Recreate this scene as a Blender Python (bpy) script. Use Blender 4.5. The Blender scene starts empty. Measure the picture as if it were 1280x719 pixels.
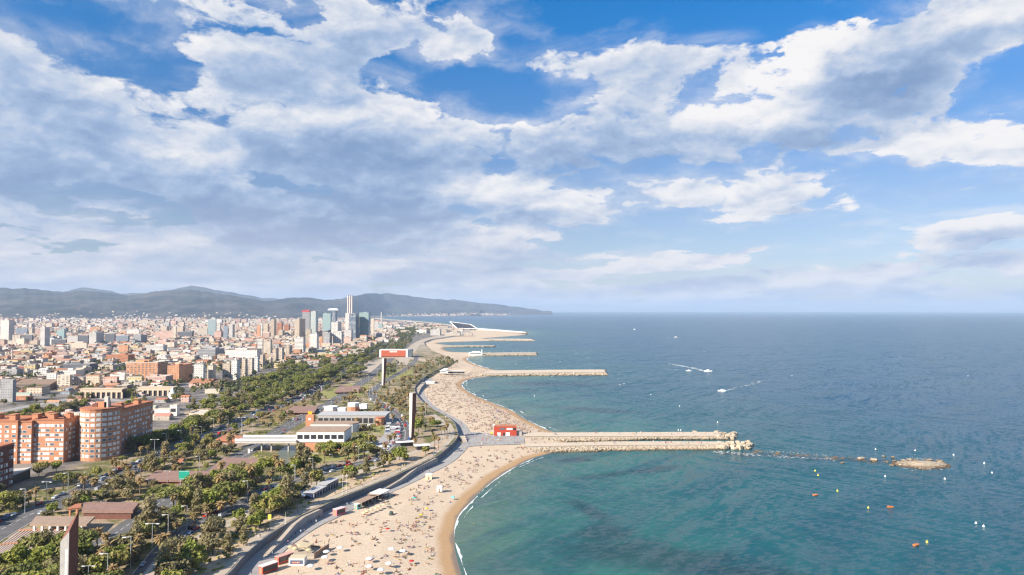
import bpy, bmesh, math, random
import numpy as np
from mathutils import Vector, Matrix, noise as mnoise
from mathutils.geometry import tessellate_polygon

# ------------------------------------------------------------------ camera
F, CX, CY, HOR, CAMH = 855.0, 640.0, 359.5, 388.5, 120.0
R = math.radians
scene = bpy.context.scene
COL = scene.collection
cam_data = bpy.data.cameras.new('camera')
cam_data.sensor_width = 36.0
cam_data.lens = 36.0 * F / 1280.0
cam_data.clip_start = 1.0
cam_data.clip_end = 200000.0
cam = bpy.data.objects.new('camera', cam_data)
COL.objects.link(cam)
PITCH = math.atan((HOR - CY) / F)
cam.location = (0, 0, CAMH)
cam.rotation_euler = (math.pi / 2 + PITCH, 0, 0)
scene.camera = cam

# ------------------------------------------------------------------ render settings
SUN_EL, SUN_AZ = 31.0, 232.0          # azimuth clockwise from the view direction (+Y)
SKY_STRENGTH = 0.11
HAZE_DENSITY = 3.4e-5
scene.view_settings.view_transform = 'Standard'
scene.view_settings.look = 'None'
scene.view_settings.gamma = 1.0
scene.view_settings.use_curve_mapping = False
scene.view_settings.exposure = 1.08
scene.render.engine = 'CYCLES'
cy = scene.cycles
cy.use_denoising = True
try:
    cy.denoiser = 'OPENIMAGEDENOISE'
    cy.denoising_input_passes = 'RGB_ALBEDO_NORMAL'
    cy.denoising_prefilter = 'ACCURATE'
except Exception:
    pass
cy.max_bounces = 5
cy.diffuse_bounces = 2
cy.glossy_bounces = 2
cy.transmission_bounces = 2
cy.transparent_max_bounces = 8
cy.volume_bounces = 0
cy.use_adaptive_sampling = False
cy.caustics_reflective = False
cy.caustics_refractive = False
cy.pixel_filter_type = 'BLACKMAN_HARRIS'
cy.filter_width = 1.3

# ------------------------------------------------------------------ node helper
class NT:
    def __init__(self, tree):
        self.t = tree
    def n(self, kind, **kw):
        nd = self.t.nodes.new(kind)
        for k, v in kw.items():
            setattr(nd, k, v)
        return nd
    def put(self, sock, v):
        if isinstance(v, bpy.types.NodeSocket):
            self.t.links.new(v, sock)
        elif v is not None:
            if hasattr(sock, 'default_value'):
                try:
                    sock.default_value = v
                except Exception:
                    sock.default_value = tuple(v) + (1.0,)
    def m(self, op, a, b=None, c=None, clamp=False):
        nd = self.n('ShaderNodeMath', operation=op, use_clamp=clamp)
        self.put(nd.inputs[0], a); self.put(nd.inputs[1], b); self.put(nd.inputs[2], c)
        return nd.outputs[0]
    def v(self, op, a, b=None):
        nd = self.n('ShaderNodeVectorMath', operation=op)
        self.put(nd.inputs[0], a); self.put(nd.inputs[1], b)
        return nd.outputs[0]
    def comb(self, x=0.0, y=0.0, z=0.0):
        nd = self.n('ShaderNodeCombineXYZ')
        self.put(nd.inputs[0], x); self.put(nd.inputs[1], y); self.put(nd.inputs[2], z)
        return nd.outputs[0]
    def sep(self, v):
        nd = self.n('ShaderNodeSeparateXYZ'); self.put(nd.inputs[0], v)
        return nd.outputs
    def ss(self, x, a, b, lo=0.0, hi=1.0, kind='SMOOTHSTEP'):
        nd = self.n('ShaderNodeMapRange', interpolation_type=kind)
        self.put(nd.inputs[0], x); self.put(nd.inputs[1], a); self.put(nd.inputs[2], b)
        self.put(nd.inputs[3], lo); self.put(nd.inputs[4], hi)
        return nd.outputs[0]
    def mix(self, f, a, b, blend='MIX'):
        nd = self.n('ShaderNodeMix', data_type='RGBA', blend_type=blend)
        self.put(nd.inputs[0], f); self.put(nd.inputs[6], a); self.put(nd.inputs[7], b)
        return nd.outputs[2]
    def noise(self, vec, scale, detail=3.0, rough=0.5, dist=0.0, dims='3D'):
        nd = self.n('ShaderNodeTexNoise', noise_dimensions=dims)
        self.put(nd.inputs['Vector'], vec)
        nd.inputs['Scale'].default_value = scale
        nd.inputs['Detail'].default_value = detail
        nd.inputs['Roughness'].default_value = rough
        nd.inputs['Distortion'].default_value = dist
        return nd.outputs[0]
    def map(self, vec, loc=(0, 0, 0), rot=(0, 0, 0), scale=(1, 1, 1), kind='POINT'):
        nd = self.n('ShaderNodeMapping', vector_type=kind)
        self.put(nd.inputs[0], vec)
        nd.inputs[1].default_value = loc; nd.inputs[2].default_value = rot; nd.inputs[3].default_value = scale
        return nd.outputs[0]

# ------------------------------------------------------------------ world: Nishita sky with a cloud deck in world directions
def az_el(px, py):
    cx, c_y = (px - CX) / F, (CY - py) / F
    d = Vector((cx, math.cos(PITCH) - c_y * math.sin(PITCH), math.sin(PITCH) + c_y * math.cos(PITCH))).normalized()
    return math.atan2(d.x, d.y), math.asin(d.z)

def build_world():
    world = bpy.data.worlds.new('World')
    scene.world = world
    world.use_nodes = True
    t = world.node_tree
    t.nodes.clear()
    N = NT(t)
    tc = N.n('ShaderNodeTexCoord')
    D = N.v('NORMALIZE', tc.outputs['Generated'])
    x, y, z = N.sep(D)
    az = N.m('ARCTAN2', x, y)
    el = N.m('ARCSINE', z)
    sph = N.comb(az, el, 0.0)

    def field(blobs):
        # (px, py, rx, ry, weight): soft patches of the deck at an azimuth and elevation of the sky
        acc = None
        for (bx, by, rx, ry, w) in blobs:
            a, e = az_el(bx, by)
            ra, re = rx / F * math.cos(a) ** 2, ry / F * math.cos(a)
            g = N.n('ShaderNodeTexGradient', gradient_type='SPHERICAL')
            N.put(g.inputs[0], N.map(sph, loc=(-a / ra, -e / re, 0), scale=(1 / ra, 1 / re, 1)))
            s = g.outputs['Fac']
            s = N.m('SMOOTH_MIN', s, 1.0, 0.2)
            acc = N.m('MULTIPLY', s, w) if acc is None else N.m('MULTIPLY_ADD', s, w, acc)
        return acc

    def deck(dvec, c, off=0.0):
        sx, sy, sz = N.sep(dvec)
        den = N.m('ADD', N.m('MAXIMUM', sz, 0.0), c)
        return N.comb(N.m('ADD', N.m('DIVIDE', sx, den), off), N.m('DIVIDE', sy, den), off)

    cover = field([
        # open blue
        (745, 5, 300, 66, -0.50), (600, 8, 120, 36, -0.16), (905, 15, 120, 40, -0.20),
        (110, 22, 170, 40, -0.15), (205, 95, 50, 34, -0.15), (20, 20, 80, 30, -0.05),
        (570, 104, 170, 44, -0.22), (660, 126, 120, 34, -0.24), (975, 92, 64, 38, -0.28), (960, 40, 60, 30, -0.08),
        (1262, 80, 95, 40, -0.36), (1235, 14, 80, 26, -0.16), (640, 60, 44, 22, -0.10),
        (1190, 212, 150, 26, -0.12), (1010, 288, 300, 36, -0.20), (870, 212, 110, 20, -0.12),
        (1130, 330, 330, 40, -0.08), (1000, 345, 500, 50, 0.10), (1250, 258, 110, 30, -0.16), (700, 300, 120, 24, -0.08), (800, 345, 200, 30, -0.12),
        # cloud banks
        (390, 70, 230, 90, 0.17), (140, 130, 270, 95, 0.32), (820, 78, 200, 62, 0.30), (1110, 62, 190, 90, 0.26),
        (560, 60, 90, 44, 0.13), (300, 250, 520, 120, 0.27), (520, 170, 330, 80, 0.20), (860, 172, 290, 72, 0.32), (1160, 160, 230, 50, 0.24),
        (960, 236, 210, 40, 0.22), (740, 255, 170, 40, 0.17), (1205, 285, 150, 30, 0.30), (1215, 238, 90, 18, 0.28), (1105, 260, 60, 12, 0.20),
        (250, 335, 560, 70, 0.24), (860, 376, 190, 12, 0.22), (1190, 323, 150, 14, 0.20), (690, 325, 190, 44, 0.13), (500, 358, 900, 44, 0.22), (30, 75, 110, 60, 0.10),
    ])
    dark = field([
        (240, 268, 470, 78, 0.42), (560, 215, 330, 62, 0.24), (800, 190, 260, 50, 0.26), (395, 88, 170, 70, 0.28),
        (60, 95, 150, 46, 0.22), (170, 160, 160, 44, 0.16), (1090, 85, 150, 62, 0.20), (470, 265, 240, 40, 0.20), (960, 250, 170, 24, 0.14),
        (1215, 298, 120, 18, 0.24), (930, 195, 220, 40, 0.18),
        # sunlit crests
        (430, 140, 330, 40, -0.30), (900, 140, 150, 52, -0.30), (1010, 120, 120, 60, -0.34), (230, 205, 130, 40, -0.30), (570, 235, 130, 26, -0.38),
        (600, 60, 120, 44, -0.24), (820, 60, 170, 40, -0.24), (200, 60, 120, 44, -0.20), (1190, 165, 160, 34, -0.26), (1180, 280, 130, 20, -0.30),
        (300, 312, 560, 40, -0.22), (900, 236, 90, 22, -0.30), (690, 248, 80, 18, -0.24), (60, 310, 200, 30, -0.16), (400, 345, 420, 36, -0.14), (860, 374, 190, 12, -0.40),
    ])
    q = deck(D, 0.15, 3.7)
    warp = N.n('ShaderNodeTexNoise'); N.put(warp.inputs['Vector'], N.v('MULTIPLY', D, (1.0, 1.0, 1.9))); warp.inputs['Scale'].default_value = 9.0; warp.inputs['Detail'].default_value = 5.0; warp.inputs['Roughness'].default_value = 0.6
    wv = N.v('SUBTRACT', warp.outputs['Color'], (0.5, 0.5, 0.5))
    q0 = N.v('ADD', q, N.v('MULTIPLY', wv, (0.34, 0.5, 0.0)))
    q1 = N.v('ADD', deck(N.v('ADD', D, (-0.012, 0.0, 0.030)), 0.15, 3.7), N.v('MULTIPLY', wv, (0.34, 0.5, 0.0)))
    nz = lambda v: N.noise(v, 2.0, 5.0, 0.52)
    n0, n1 = nz(q0), nz(q1)
    # billows: rounded heads at several sizes, and fine ragged edges
    def billow(dv):
        w = N.v('ADD', N.v('MULTIPLY', dv, (1.0, 1.0, 1.8)), N.v('MULTIPLY', wv, (0.10, 0.10, 0.10)))
        vo = N.n('ShaderNodeTexVoronoi', feature='F1', normalize=True)
        N.put(vo.inputs['Vector'], w)
        vo.inputs['Scale'].default_value = 5.6; vo.inputs['Detail'].default_value = 3.0; vo.inputs['Roughness'].default_value = 0.46
        vo.inputs['Lacunarity'].default_value = 2.2
        return N.m('SUBTRACT', 1.0, vo.outputs['Distance'])
    fine = lambda dv: N.noise(N.v('MULTIPLY', dv, (1.0, 1.0, 1.7)), 26.0, 6.0, 0.62)
    up2 = N.v('ADD', D, (-0.006, 0.0, 0.012))
    v0, v1 = billow(D), billow(up2)
    b0, b1 = fine(D), fine(up2)
    # clearer on the sunny side of the sky
    cover = N.m('ADD', cover, N.ss(N.m('ABSOLUTE', az), 0.8, 1.3, 0.0, -0.22))
    body = N.m('ADD', N.m('MULTIPLY_ADD', n0, 1.75, -0.375), cover)
    dens = N.m('ADD', body, N.m('ADD', N.m('MULTIPLY_ADD', v0, 0.55, -0.40), N.m('MULTIPLY_ADD', b0, 0.20, -0.10)))
    alpha = N.ss(dens, 0.455, 0.56)
    veil = N.m('MULTIPLY', N.ss(N.noise(N.v('MULTIPLY', D, (1.0, 1.0, 2.4)), 5.0, 7.0, 0.6, 0.8), 0.36, 0.72), N.ss(body, 0.20, 0.50, 0.0, 0.60))
    alpha = N.m('MAXIMUM', alpha, veil)
    rim = N.m('MULTIPLY', N.m('SUBTRACT', n0, n1), 2.0)
    puff = N.m('ADD', N.m('MULTIPLY', N.m('SUBTRACT', v0, v1), 1.9), N.m('MULTIPLY_ADD', v0, 0.55, -0.41))
    grain = N.m('MULTIPLY', N.m('SUBTRACT', b0, b1), 0.6)
    bil = N.m('ADD', puff, grain)
    thick = N.ss(dens, 0.46, 0.95, 0.30, -0.34, 'LINEAR')
    lit = N.m('ADD', N.m('ADD', N.m('ADD', N.m('ADD', rim, bil), thick), 0.50), N.m('MULTIPLY', dark, -0.88))
    lit = N.ss(lit, -0.10, 1.05)
    ramp = N.n('ShaderNodeValToRGB')
    N.put(ramp.inputs[0], lit)
    els = ramp.color_ramp.elements
    while len(els) < 4:
        els.new(0.5)
    for e, (p, c) in zip(els, ((0.0, (0.235, 0.355, 0.585, 1)), (0.36, (0.41, 0.535, 0.755, 1)), (0.68, (0.66, 0.72, 0.84, 1)), (1.0, (1.0, 0.975, 0.97, 1)))):
        e.position = p; e.color = c
    cloud = ramp.outputs[0]
    # warm, pale air low down
    low = N.ss(el, 0.015, 0.18, 1.0, 0.0)
    warm = N.m('MULTIPLY', low, N.ss(az, -0.2, 0.55, 0.55, 0.25))
    cloud = N.mix(warm, cloud, (0.78, 0.735, 0.75, 1))
    sky = N.n('ShaderNodeTexSky', sky_type='NISHITA')
    sky.sun_disc = False
    sky.sun_elevation = R(SUN_EL)
    sky.sun_rotation = R(SUN_AZ)
    sky.altitude = 120.0
    sky.air_density = 1.0; sky.dust_density = 0.6; sky.ozone_density = 3.0
    hi = N.ss(el, 0.10, 0.46)
    tint = N.mix(hi, (0.46, 0.44, 0.49, 1), (0.0, 0.43, 0.72, 1))
    blue = N.mix(1.0, sky.outputs[0], tint, 'MULTIPLY')
    k = 0.455 / SKY_STRENGTH
    col = N.mix(alpha, blue, N.mix(1.0, cloud, (k, k, k, 1), 'MULTIPLY'))
    bg = N.n('ShaderNodeBackground')
    N.put(bg.inputs[0], col)
    bg.inputs[1].default_value = SKY_STRENGTH
    out = N.n('ShaderNodeOutputWorld')
    t.links.new(bg.outputs[0], out.inputs[0])
    world.cycles.sampling_method = 'MANUAL'
    world.cycles.sample_map_resolution = 512

build_world()
_e, _a = R(SUN_EL), R(SUN_AZ)
SUN_DIR = Vector((math.sin(_a) * math.cos(_e), math.cos(_a) * math.cos(_e), math.sin(_e)))
sun_data = bpy.data.lights.new('sun', 'SUN')
sun_data.energy = 5.0
sun_data.angle = R(0.53)
sun_data.color = (1.0, 0.90, 0.77)
sun = bpy.data.objects.new('sun', sun_data)
COL.objects.link(sun)
sun.rotation_euler = (-SUN_DIR).to_track_quat('-Z', 'Y').to_euler()
sun.location = (-400, -300, 500)

# ------------------------------------------------------------------ places: a photo pixel (1280 wide) to the point it shows at height z
def G(px, py, z=0.0):
    cx, c_y = (px - CX) / F, (CY - py) / F
    dx, dy, dz = cx, math.cos(PITCH) - c_y * math.sin(PITCH), math.sin(PITCH) + c_y * math.cos(PITCH)
    if dz > -1e-4:
        dz = -1e-4
    t = (z - CAMH) / dz
    return Vector((dx * t, dy * t, z))
def height_at(Y, py):
    # height of what shows at row py, Y metres ahead
    a = PITCH + math.atan((CY - py) / F)
    return CAMH + Y * math.tan(a)
def to_px(v):
    c, s = math.cos(PITCH), math.sin(PITCH)
    y, z = v[1], v[2] - CAMH
    d = y * c + z * s
    u = -y * s + z * c
    return CX + F * v[0] / d, CY - F * u / d

SEA_Z, BEACH_Z, LAND_Z = 0.0, 2.0, 6.0
rnd = random.Random(11)

# ------------------------------------------------------------------ mesh helper
class MB:
    def __init__(self):
        self.v, self.f, self.mi, self.uv, self.col = [], [], [], [], []
        self.cur = (1, 1, 1, 1)
    def face(self, pts, mi=0, uv=None):
        b = len(self.v)
        self.v += [tuple(p) for p in pts]
        self.f.append(tuple(range(b, b + len(pts))))
        self.mi.append(mi)
        self.uv.append(uv if uv else [(0.0, 0.0)] * len(pts))
        self.col.append(self.cur)
    def prism(self, poly, z0, z1, mi=0, top=True, topmi=None, bottom=False, vb=0.0):
        # poly counter-clockwise in plan
        n, u = len(poly), 0.0
        for i in range(n):
            a, b = poly[i], poly[(i + 1) % n]
            L = math.hypot(b[0] - a[0], b[1] - a[1])
            self.face([(a[0], a[1], z0), (b[0], b[1], z0), (b[0], b[1], z1), (a[0], a[1], z1)], mi,
                      [(u, vb), (u + L, vb), (u + L, vb + z1 - z0), (u, vb + z1 - z0)])
            u += math.ceil(L / 3.0) * 3.0
        if top:
            self.face([(p[0], p[1], z1) for p in poly], mi if topmi is None else topmi)
        if bottom:
            self.face([(p[0], p[1], z0) for p in reversed(poly)], mi)
    def box(self, x0, x1, y0, y1, z0, z1, mi=0, bottom=True):
        self.prism([(x0, y0), (x1, y0), (x1, y1), (x0, y1)], z0, z1, mi, bottom=bottom)
    def rbox(self, cx, cy, w, d, z0, z1, rot=0.0, mi=0, topmi=None, bottom=True):
        self.prism(rect(cx, cy, w, d, rot), z0, z1, mi, topmi=topmi, bottom=bottom)
    def tube(self, p, q, r0, r1=None, n=6, mi=0, cap=True):
        p, q = Vector(p), Vector(q)
        r1 = r0 if r1 is None else r1
        d = (q - p).normalized()
        a = d.orthogonal().normalized(); b = d.cross(a)
        ring = lambda c, r: [c + (a * math.cos(2 * math.pi * k / n) + b * math.sin(2 * math.pi * k / n)) * r for k in range(n)]
        A, B = ring(p, r0), ring(q, r1)
        for k in range(n):
            self.face([A[k], A[(k + 1) % n], B[(k + 1) % n], B[k]], mi)
        if cap:
            self.face(B, mi); self.face(A[::-1], mi)
    def mesh(self, name, mats=(), smooth=False, uv=False, col=False):
        me = bpy.data.meshes.new(name)
        me.from_pydata(self.v, [], self.f)
        for m_ in mats:
            me.materials.append(m_)
        if len(mats) > 1:
            me.polygons.foreach_set('material_index', self.mi)
        if uv:
            l = me.uv_layers.new(name='UVMap')
            l.data.foreach_set('uv', [c for q in self.uv for p in q for c in p])
        if col:
            a = me.color_attributes.new('tone', 'FLOAT_COLOR', 'CORNER')
            a.data.foreach_set('color', [c for q, k in zip(self.f, self.col) for _ in q for c in k])
        if smooth:
            me.polygons.foreach_set('use_smooth', [True] * len(me.polygons))
        me.update()
        return me

def rect(cx, cy, w, d, rot=0.0):
    c, s = math.cos(rot), math.sin(rot)
    return [(cx + x * c - y * s, cy + x * s + y * c) for x, y in ((-w / 2, -d / 2), (w / 2, -d / 2), (w / 2, d / 2), (-w / 2, d / 2))]

def link(name, me, parent=None, loc=None, mat=None, colour=None):
    o = bpy.data.objects.new(name, me)
    COL.objects.link(o)
    if parent is not None:
        o.parent = parent
    if loc is not None:
        o.location = loc
    if mat is not None and me is not None and len(me.materials) == 0:
        me.materials.append(mat)
    if colour is not None:
        o.color = (*colour[:3], 1.0)
    return o

def weld(me, dist=1e-4):
    bm = bmesh.new(); bm.from_mesh(me)
    bmesh.ops.remove_doubles(bm, verts=bm.verts, dist=dist)
    bm.to_mesh(me); bm.free()
    return me

# every thing is registered; labels that must single one out are written at the end, from look and place
PENDING = []
def thing(name, category, loc=(0, 0, 0), rot=0.0, label=None, group=None, look=None, mesh=None, scale=None, pos=None):
    o = bpy.data.objects.new(name, mesh)
    COL.objects.link(o)
    o.location = loc
    o.rotation_euler = (0, 0, rot)
    if scale is not None:
        o.scale = scale if hasattr(scale, '__len__') else (scale,) * 3
    o['category'] = category
    if group:
        o['group'] = group
    if label:
        o['label'] = label
    if look:
        PENDING.append((o, look, Vector(pos if pos is not None else loc)))
    return o
def setting(name, me, mat=None, kind='structure'):
    o = link(name, me, mat=mat)
    o['kind'] = kind
    return o
def copy_children(src, dst):
    for ch in CHILDREN.get(src.name, ()):
        c = ch.copy(); COL.objects.link(c); c.parent = dst
        yield c
CHILDREN = {}
def part(parent, name, me, mat=None, colour=None, loc=None):
    o = link(name, me, parent=parent, loc=loc, mat=mat, colour=colour)
    CHILDREN.setdefault(parent.name, []).append(o)
    return o

# polygons in plan
def in_poly(x, y, poly):
    c, n = False, len(poly)
    for i in range(n):
        x1, y1 = poly[i][0], poly[i][1]; x2, y2 = poly[i - 1][0], poly[i - 1][1]
        if (y1 > y) != (y2 > y) and x < (x2 - x1) * (y - y1) / (y2 - y1) + x1:
            c = not c
    return c
def seg_dist(x, y, line):
    best = 1e9
    for a, b in zip(line[:-1], line[1:]):
        dx, dy = b[0] - a[0], b[1] - a[1]
        t = max(0, min(1, ((x - a[0]) * dx + (y - a[1]) * dy) / (dx * dx + dy * dy + 1e-9)))
        best = min(best, math.hypot(x - a[0] - dx * t, y - a[1] - dy * t))
    return best
def smooth_line(pts, k=4):
    # Catmull-Rom through the points
    P = [Vector(p) for p in pts]
    out = []
    for i in range(len(P) - 1):
        p0, p1, p2, p3 = P[max(i - 1, 0)], P[i], P[i + 1], P[min(i + 2, len(P) - 1)]
        for j in range(k):
            t = j / k
            out.append(0.5 * ((2 * p1) + (p2 - p0) * t + (2 * p0 - 5 * p1 + 4 * p2 - p3) * t * t + (3 * p1 - p0 - 3 * p2 + p3) * t ** 3))
    out.append(P[-1])
    return out
def offset_line(line, d):
    out = []
    for i, p in enumerate(line):
        a, b = line[max(i - 1, 0)], line[min(i + 1, len(line) - 1)]
        t = Vector((b[0] - a[0], b[1] - a[1])).normalized()
        dd = d[i] if hasattr(d, '__len__') else d
        out.append(Vector((p[0] + t.y * dd, p[1] - t.x * dd, p[2] if len(p) > 2 else 0)))
    return out
def ribbon(line, w0, w1, z, name, mat, kind='structure'):
    # strip between offsets w0 and w1 of a line (to its right is positive)
    A, B = offset_line(line, w0), offset_line(line, w1)
    m = MB()
    u = 0.0
    for i in range(len(line) - 1):
        L = (A[i + 1] - A[i]).length
        m.face([(A[i].x, A[i].y, z), (B[i].x, B[i].y, z), (B[i + 1].x, B[i + 1].y, z), (A[i + 1].x, A[i + 1].y, z)], 0,
               [(u, 0), (u, 1), (u + L, 1), (u + L, 0)])
        u += L
    return setting(name, weld(m.mesh(name, [mat], uv=True)), kind=kind)
def sheet(poly, z, name, mat, kind='structure'):
    pts = [Vector((p[0], p[1], z)) for p in poly]
    tris = tessellate_polygon([pts])
    me = bpy.data.meshes.new(name)
    me.from_pydata([tuple(p) for p in pts], [], [tuple(t) for t in tris])
    bm = bmesh.new(); bm.from_mesh(me)
    bmesh.ops.recalc_face_normals(bm, faces=bm.faces)
    if bm.faces and sum(f.normal.z * f.calc_area() for f in bm.faces) < 0:
        bmesh.ops.reverse_faces(bm, faces=bm.faces)
    bm.to_mesh(me); bm.free()
    me.materials.append(mat)
    return setting(name, me, kind=kind)

# ------------------------------------------------------------------ the shoreline and the promenade edge, traced on the ground
SHORE_PX = [(690, 950), (604, 800), (584, 745), (577, 719), (571.5, 700), (568.5, 685), (568.5, 668), (572, 652), (581, 636), (597, 618), (617, 601),
            (641, 585.5), (666, 573), (690, 566.5), (704, 565), (712, 558), (712, 547), (700, 541.5), (690, 539.5), (670, 531), (655, 523), (640, 513.5), (620, 505.5),
            (600, 497.5), (586, 490), (578.5, 484), (577.5, 479.5), (584, 475), (597, 471.6), (617, 470), (650, 469), (650, 464),
            (622, 463), (605, 459.5), (592, 455), (584, 450.8), (583, 448), (590, 446), (604, 444.6), (622, 444.0), (622, 441.6),
            (600, 441), (580, 440.5), (564, 440), (556, 437.6), (553.5, 435), (562, 434), (578, 433.8), (578, 432.4), (560, 431.5), (548, 430.2), (545, 428.8),
            (560, 427.6), (590, 426.8), (622, 425.8), (622, 424.2), (600, 423.4), (622, 421.6), (650, 419.4), (662, 417.6), (655, 414.4), (600, 411.2),
            (588, 409.2), (560, 405.6), (535, 402.6), (510, 400.6), (492, 399.6), (479, 398.6), (474, 397.6), (482, 396.7), (505, 396.2), (560, 395.7),
            (610, 395.0), (640, 394.3), (655, 393.6), (668, 392.2)]
SHORE = [G(x, y, 0.0) for x, y in SHORE_PX]
SHORE_S = smooth_line(SHORE[:14], 4) + SHORE[14:17] + smooth_line(SHORE[17:30], 4) + [SHORE[30]] + smooth_line(SHORE[31:40], 3) + smooth_line(SHORE[40:48], 3) + SHORE[48:]
SEA_POLY = [(p.x, p.y) for p in SHORE_S] + [(90000.0, 60000.0), (90000.0, -3000.0), (SHORE_S[0].x, -3000.0)]

EDGE_PX = [(60, 940), (190, 800), (247, 750), (286.5, 716), (303, 697), (323, 678.5), (338, 667.5), (347, 662), (374, 646), (397, 636), (420, 625), (460, 609), (494, 595),
           (518.6, 583.5), (543.6, 572), (560, 559.5), (569, 550.5), (572.5, 544), (571.5, 538), (568, 529), (563.5, 524.5), (558, 520.4), (550, 516), (540, 510.5), (529, 503),
           (521, 494), (518.5, 487), (522, 479), (533, 470), (545, 463), (560, 455.5), (566, 450.5), (560, 446), (546, 440.5), (536, 435.5), (531, 431), (530, 427.5), (540, 424), (570, 419.5), (590, 416.4), (585, 412.6),
           (560, 407.0), (535, 403.6), (505, 401.4), (488, 400.2), (472, 398.9), (466, 397.8)]
EDGE = [G(x, y, LAND_Z) for x, y in EDGE_PX]
EDGE_S = smooth_line(EDGE[:29], 4) + EDGE[29:]
BEDS = []
for (bx, by, rx, ry, rot) in ((830, 700, 60, 24, -22), (752, 668, 16, 20, -50), (738, 640, 9, 26, 20), (905, 712, 40, 10, -10), (716, 575, 20, 9, 10), (735, 512, 90, 22, -25), (690, 480, 120, 40, -10), (640, 488, 45, 18, 0), (790, 590, 55, 10, 25), (985, 570.5, 75, 9, -12), (1085, 576, 60, 9, -8)):
    _p = G(bx, by, 0)
    BEDS.append((_p.x, _p.y, rx, ry, R(rot)))

# ------------------------------------------------------------------ materials
def new_mat(name):
    m = bpy.data.materials.new(name)
    m.use_nodes = True
    t = m.node_tree
    t.nodes.clear()
    N = NT(t)
    bsdf = N.n('ShaderNodeBsdfPrincipled')
    out = N.n('ShaderNodeOutputMaterial')
    t.links.new(bsdf.outputs[0], out.inputs[0])
    bsdf.inputs['Roughness'].default_value = 0.85
    bsdf.inputs['Specular IOR Level'].default_value = 0.25
    return m, N, bsdf
def plain(name, col, var=0.12, scale=0.6, rough=0.85, spec=0.25, metallic=0.0, objcol=False, stretch=(1, 1, 1)):
    m, N, b = new_mat(name)
    tc = N.n('ShaderNodeTexCoord')
    f = N.noise(N.map(tc.outputs['Object'], scale=stretch), scale, 5.0, 0.6)
    k = N.ss(f, 0.3, 0.7, 1 - var, 1 + var, 'LINEAR')
    base = N.n('ShaderNodeObjectInfo').outputs['Color'] if objcol else (*col, 1)
    c = N.mix(1.0, base, N.comb(k, k, k), 'MULTIPLY')
    N.put(b.inputs['Base Color'], c)
    b.inputs['Roughness'].default_value = rough
    b.inputs['Specular IOR Level'].default_value = spec
    b.inputs['Metallic'].default_value = metallic
    return m
def world_pos(N):
    return N.n('ShaderNodeNewGeometry').outputs['Position']

M = {}
M['painted'] = plain('painted', (1, 1, 1), 0.07, 0.8, objcol=True, rough=0.7)
M['white'] = plain('white_paint', (0.74, 0.72, 0.68), 0.06)
M['grey_concrete'] = plain('grey_concrete', (0.36, 0.34, 0.32), 0.16, 0.35)
M['pale_concrete'] = plain('pale_concrete', (0.50, 0.46, 0.41), 0.12, 0.3)
M['dark'] = plain('dark_opening', (0.035, 0.035, 0.04), 0.2, 1.0, rough=0.35, spec=0.5)
M['glass'] = plain('window_glass', (0.10, 0.13, 0.16), 0.3, 0.9, rough=0.12, spec=0.6)
M['metal'] = plain('galvanised_metal', (0.48, 0.49, 0.50), 0.1, 1.0, rough=0.45, spec=0.5)
M['brick'] = plain('orange_brick', (0.48, 0.225, 0.125), 0.12, 0.5)
M['brick_and_shade'] = plain('dark_brick_and_shade', (0.17, 0.075, 0.055), 0.16, 0.5)  # dark brick walls; also the shade painted on pylons, slab tower and house end
M['tile'] = plain('roof_tile', (0.40, 0.165, 0.09), 0.16, 0.7)
M['red'] = plain('red_cladding', (0.40, 0.055, 0.03), 0.08, 0.6)
M['wood'] = plain('weathered_wood', (0.33, 0.22, 0.145), 0.2, 1.4)
M['asphalt'] = plain('asphalt', (0.120, 0.115, 0.112), 0.18, 0.15)
M['paving'] = plain('grey_paving', (0.31, 0.295, 0.28), 0.12, 0.12)
M['path'] = plain('beige_path', (0.40, 0.335, 0.26), 0.12, 0.2)
M['line_paint'] = plain('road_paint', (0.62, 0.62, 0.60), 0.1, 1.0)
M['bark'] = plain('bark', (0.11, 0.085, 0.06), 0.25, 2.0)
M['palm_bark'] = plain('palm_bark', (0.17, 0.125, 0.085), 0.25, 3.0)
M['rock'] = plain('breakwater_stone', (0.40, 0.33, 0.25), 0.35, 0.25)

def mat_sand():
    m, N, b = new_mat('beach_sand')
    p = world_pos(N)
    at = N.n('ShaderNodeAttribute', attribute_name='shore')
    d = at.outputs['Fac']
    n1 = N.noise(p, 0.9, 6.0, 0.65)
    n2 = N.noise(p, 0.035, 4.0, 0.55)
    dry = N.mix(N.ss(n1, 0.36, 0.64), (0.47, 0.365, 0.26, 1), (0.575, 0.47, 0.355, 1))
    dry = N.mix(N.ss(n2, 0.3, 0.7, 0.0, 0.30), dry, (0.47, 0.335, 0.22, 1))
    tr = N.noise(N.map(p, rot=(0, 0, R(14)), scale=(0.9, 26.0, 1.0), kind='TEXTURE'), 0.9, 3.0, 0.55, 0.6)
    dry = N.mix(N.m('MULTIPLY', N.ss(tr, 0.60, 0.68), N.ss(n2, 0.40, 0.6, 0.0, 0.55)), dry, (0.42, 0.30, 0.20, 1))
    dd = N.m('ADD', d, N.m('MULTIPLY_ADD', n2, 6.0, -3.0))
    damp = N.mix(N.ss(n1, 0.3, 0.7), (0.36, 0.225, 0.115, 1), (0.43, 0.275, 0.145, 1))
    c = N.mix(N.ss(dd, 6.0, 12.0), damp, dry)
    c = N.mix(N.ss(dd, 0.5, 3.6), (0.20, 0.145, 0.10, 1), c)
    N.put(b.inputs['Base Color'], c)
    N.put(b.inputs['Roughness'], N.ss(dd, 0.5, 4.0, 0.35, 0.95))
    bp = N.n('ShaderNodeBump'); bp.inputs['Strength'].default_value = 0.45; bp.inputs['Distance'].default_value = 0.25
    N.put(bp.inputs['Height'], n1); N.put(b.inputs['Normal'], bp.outputs[0])
    return m
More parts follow.
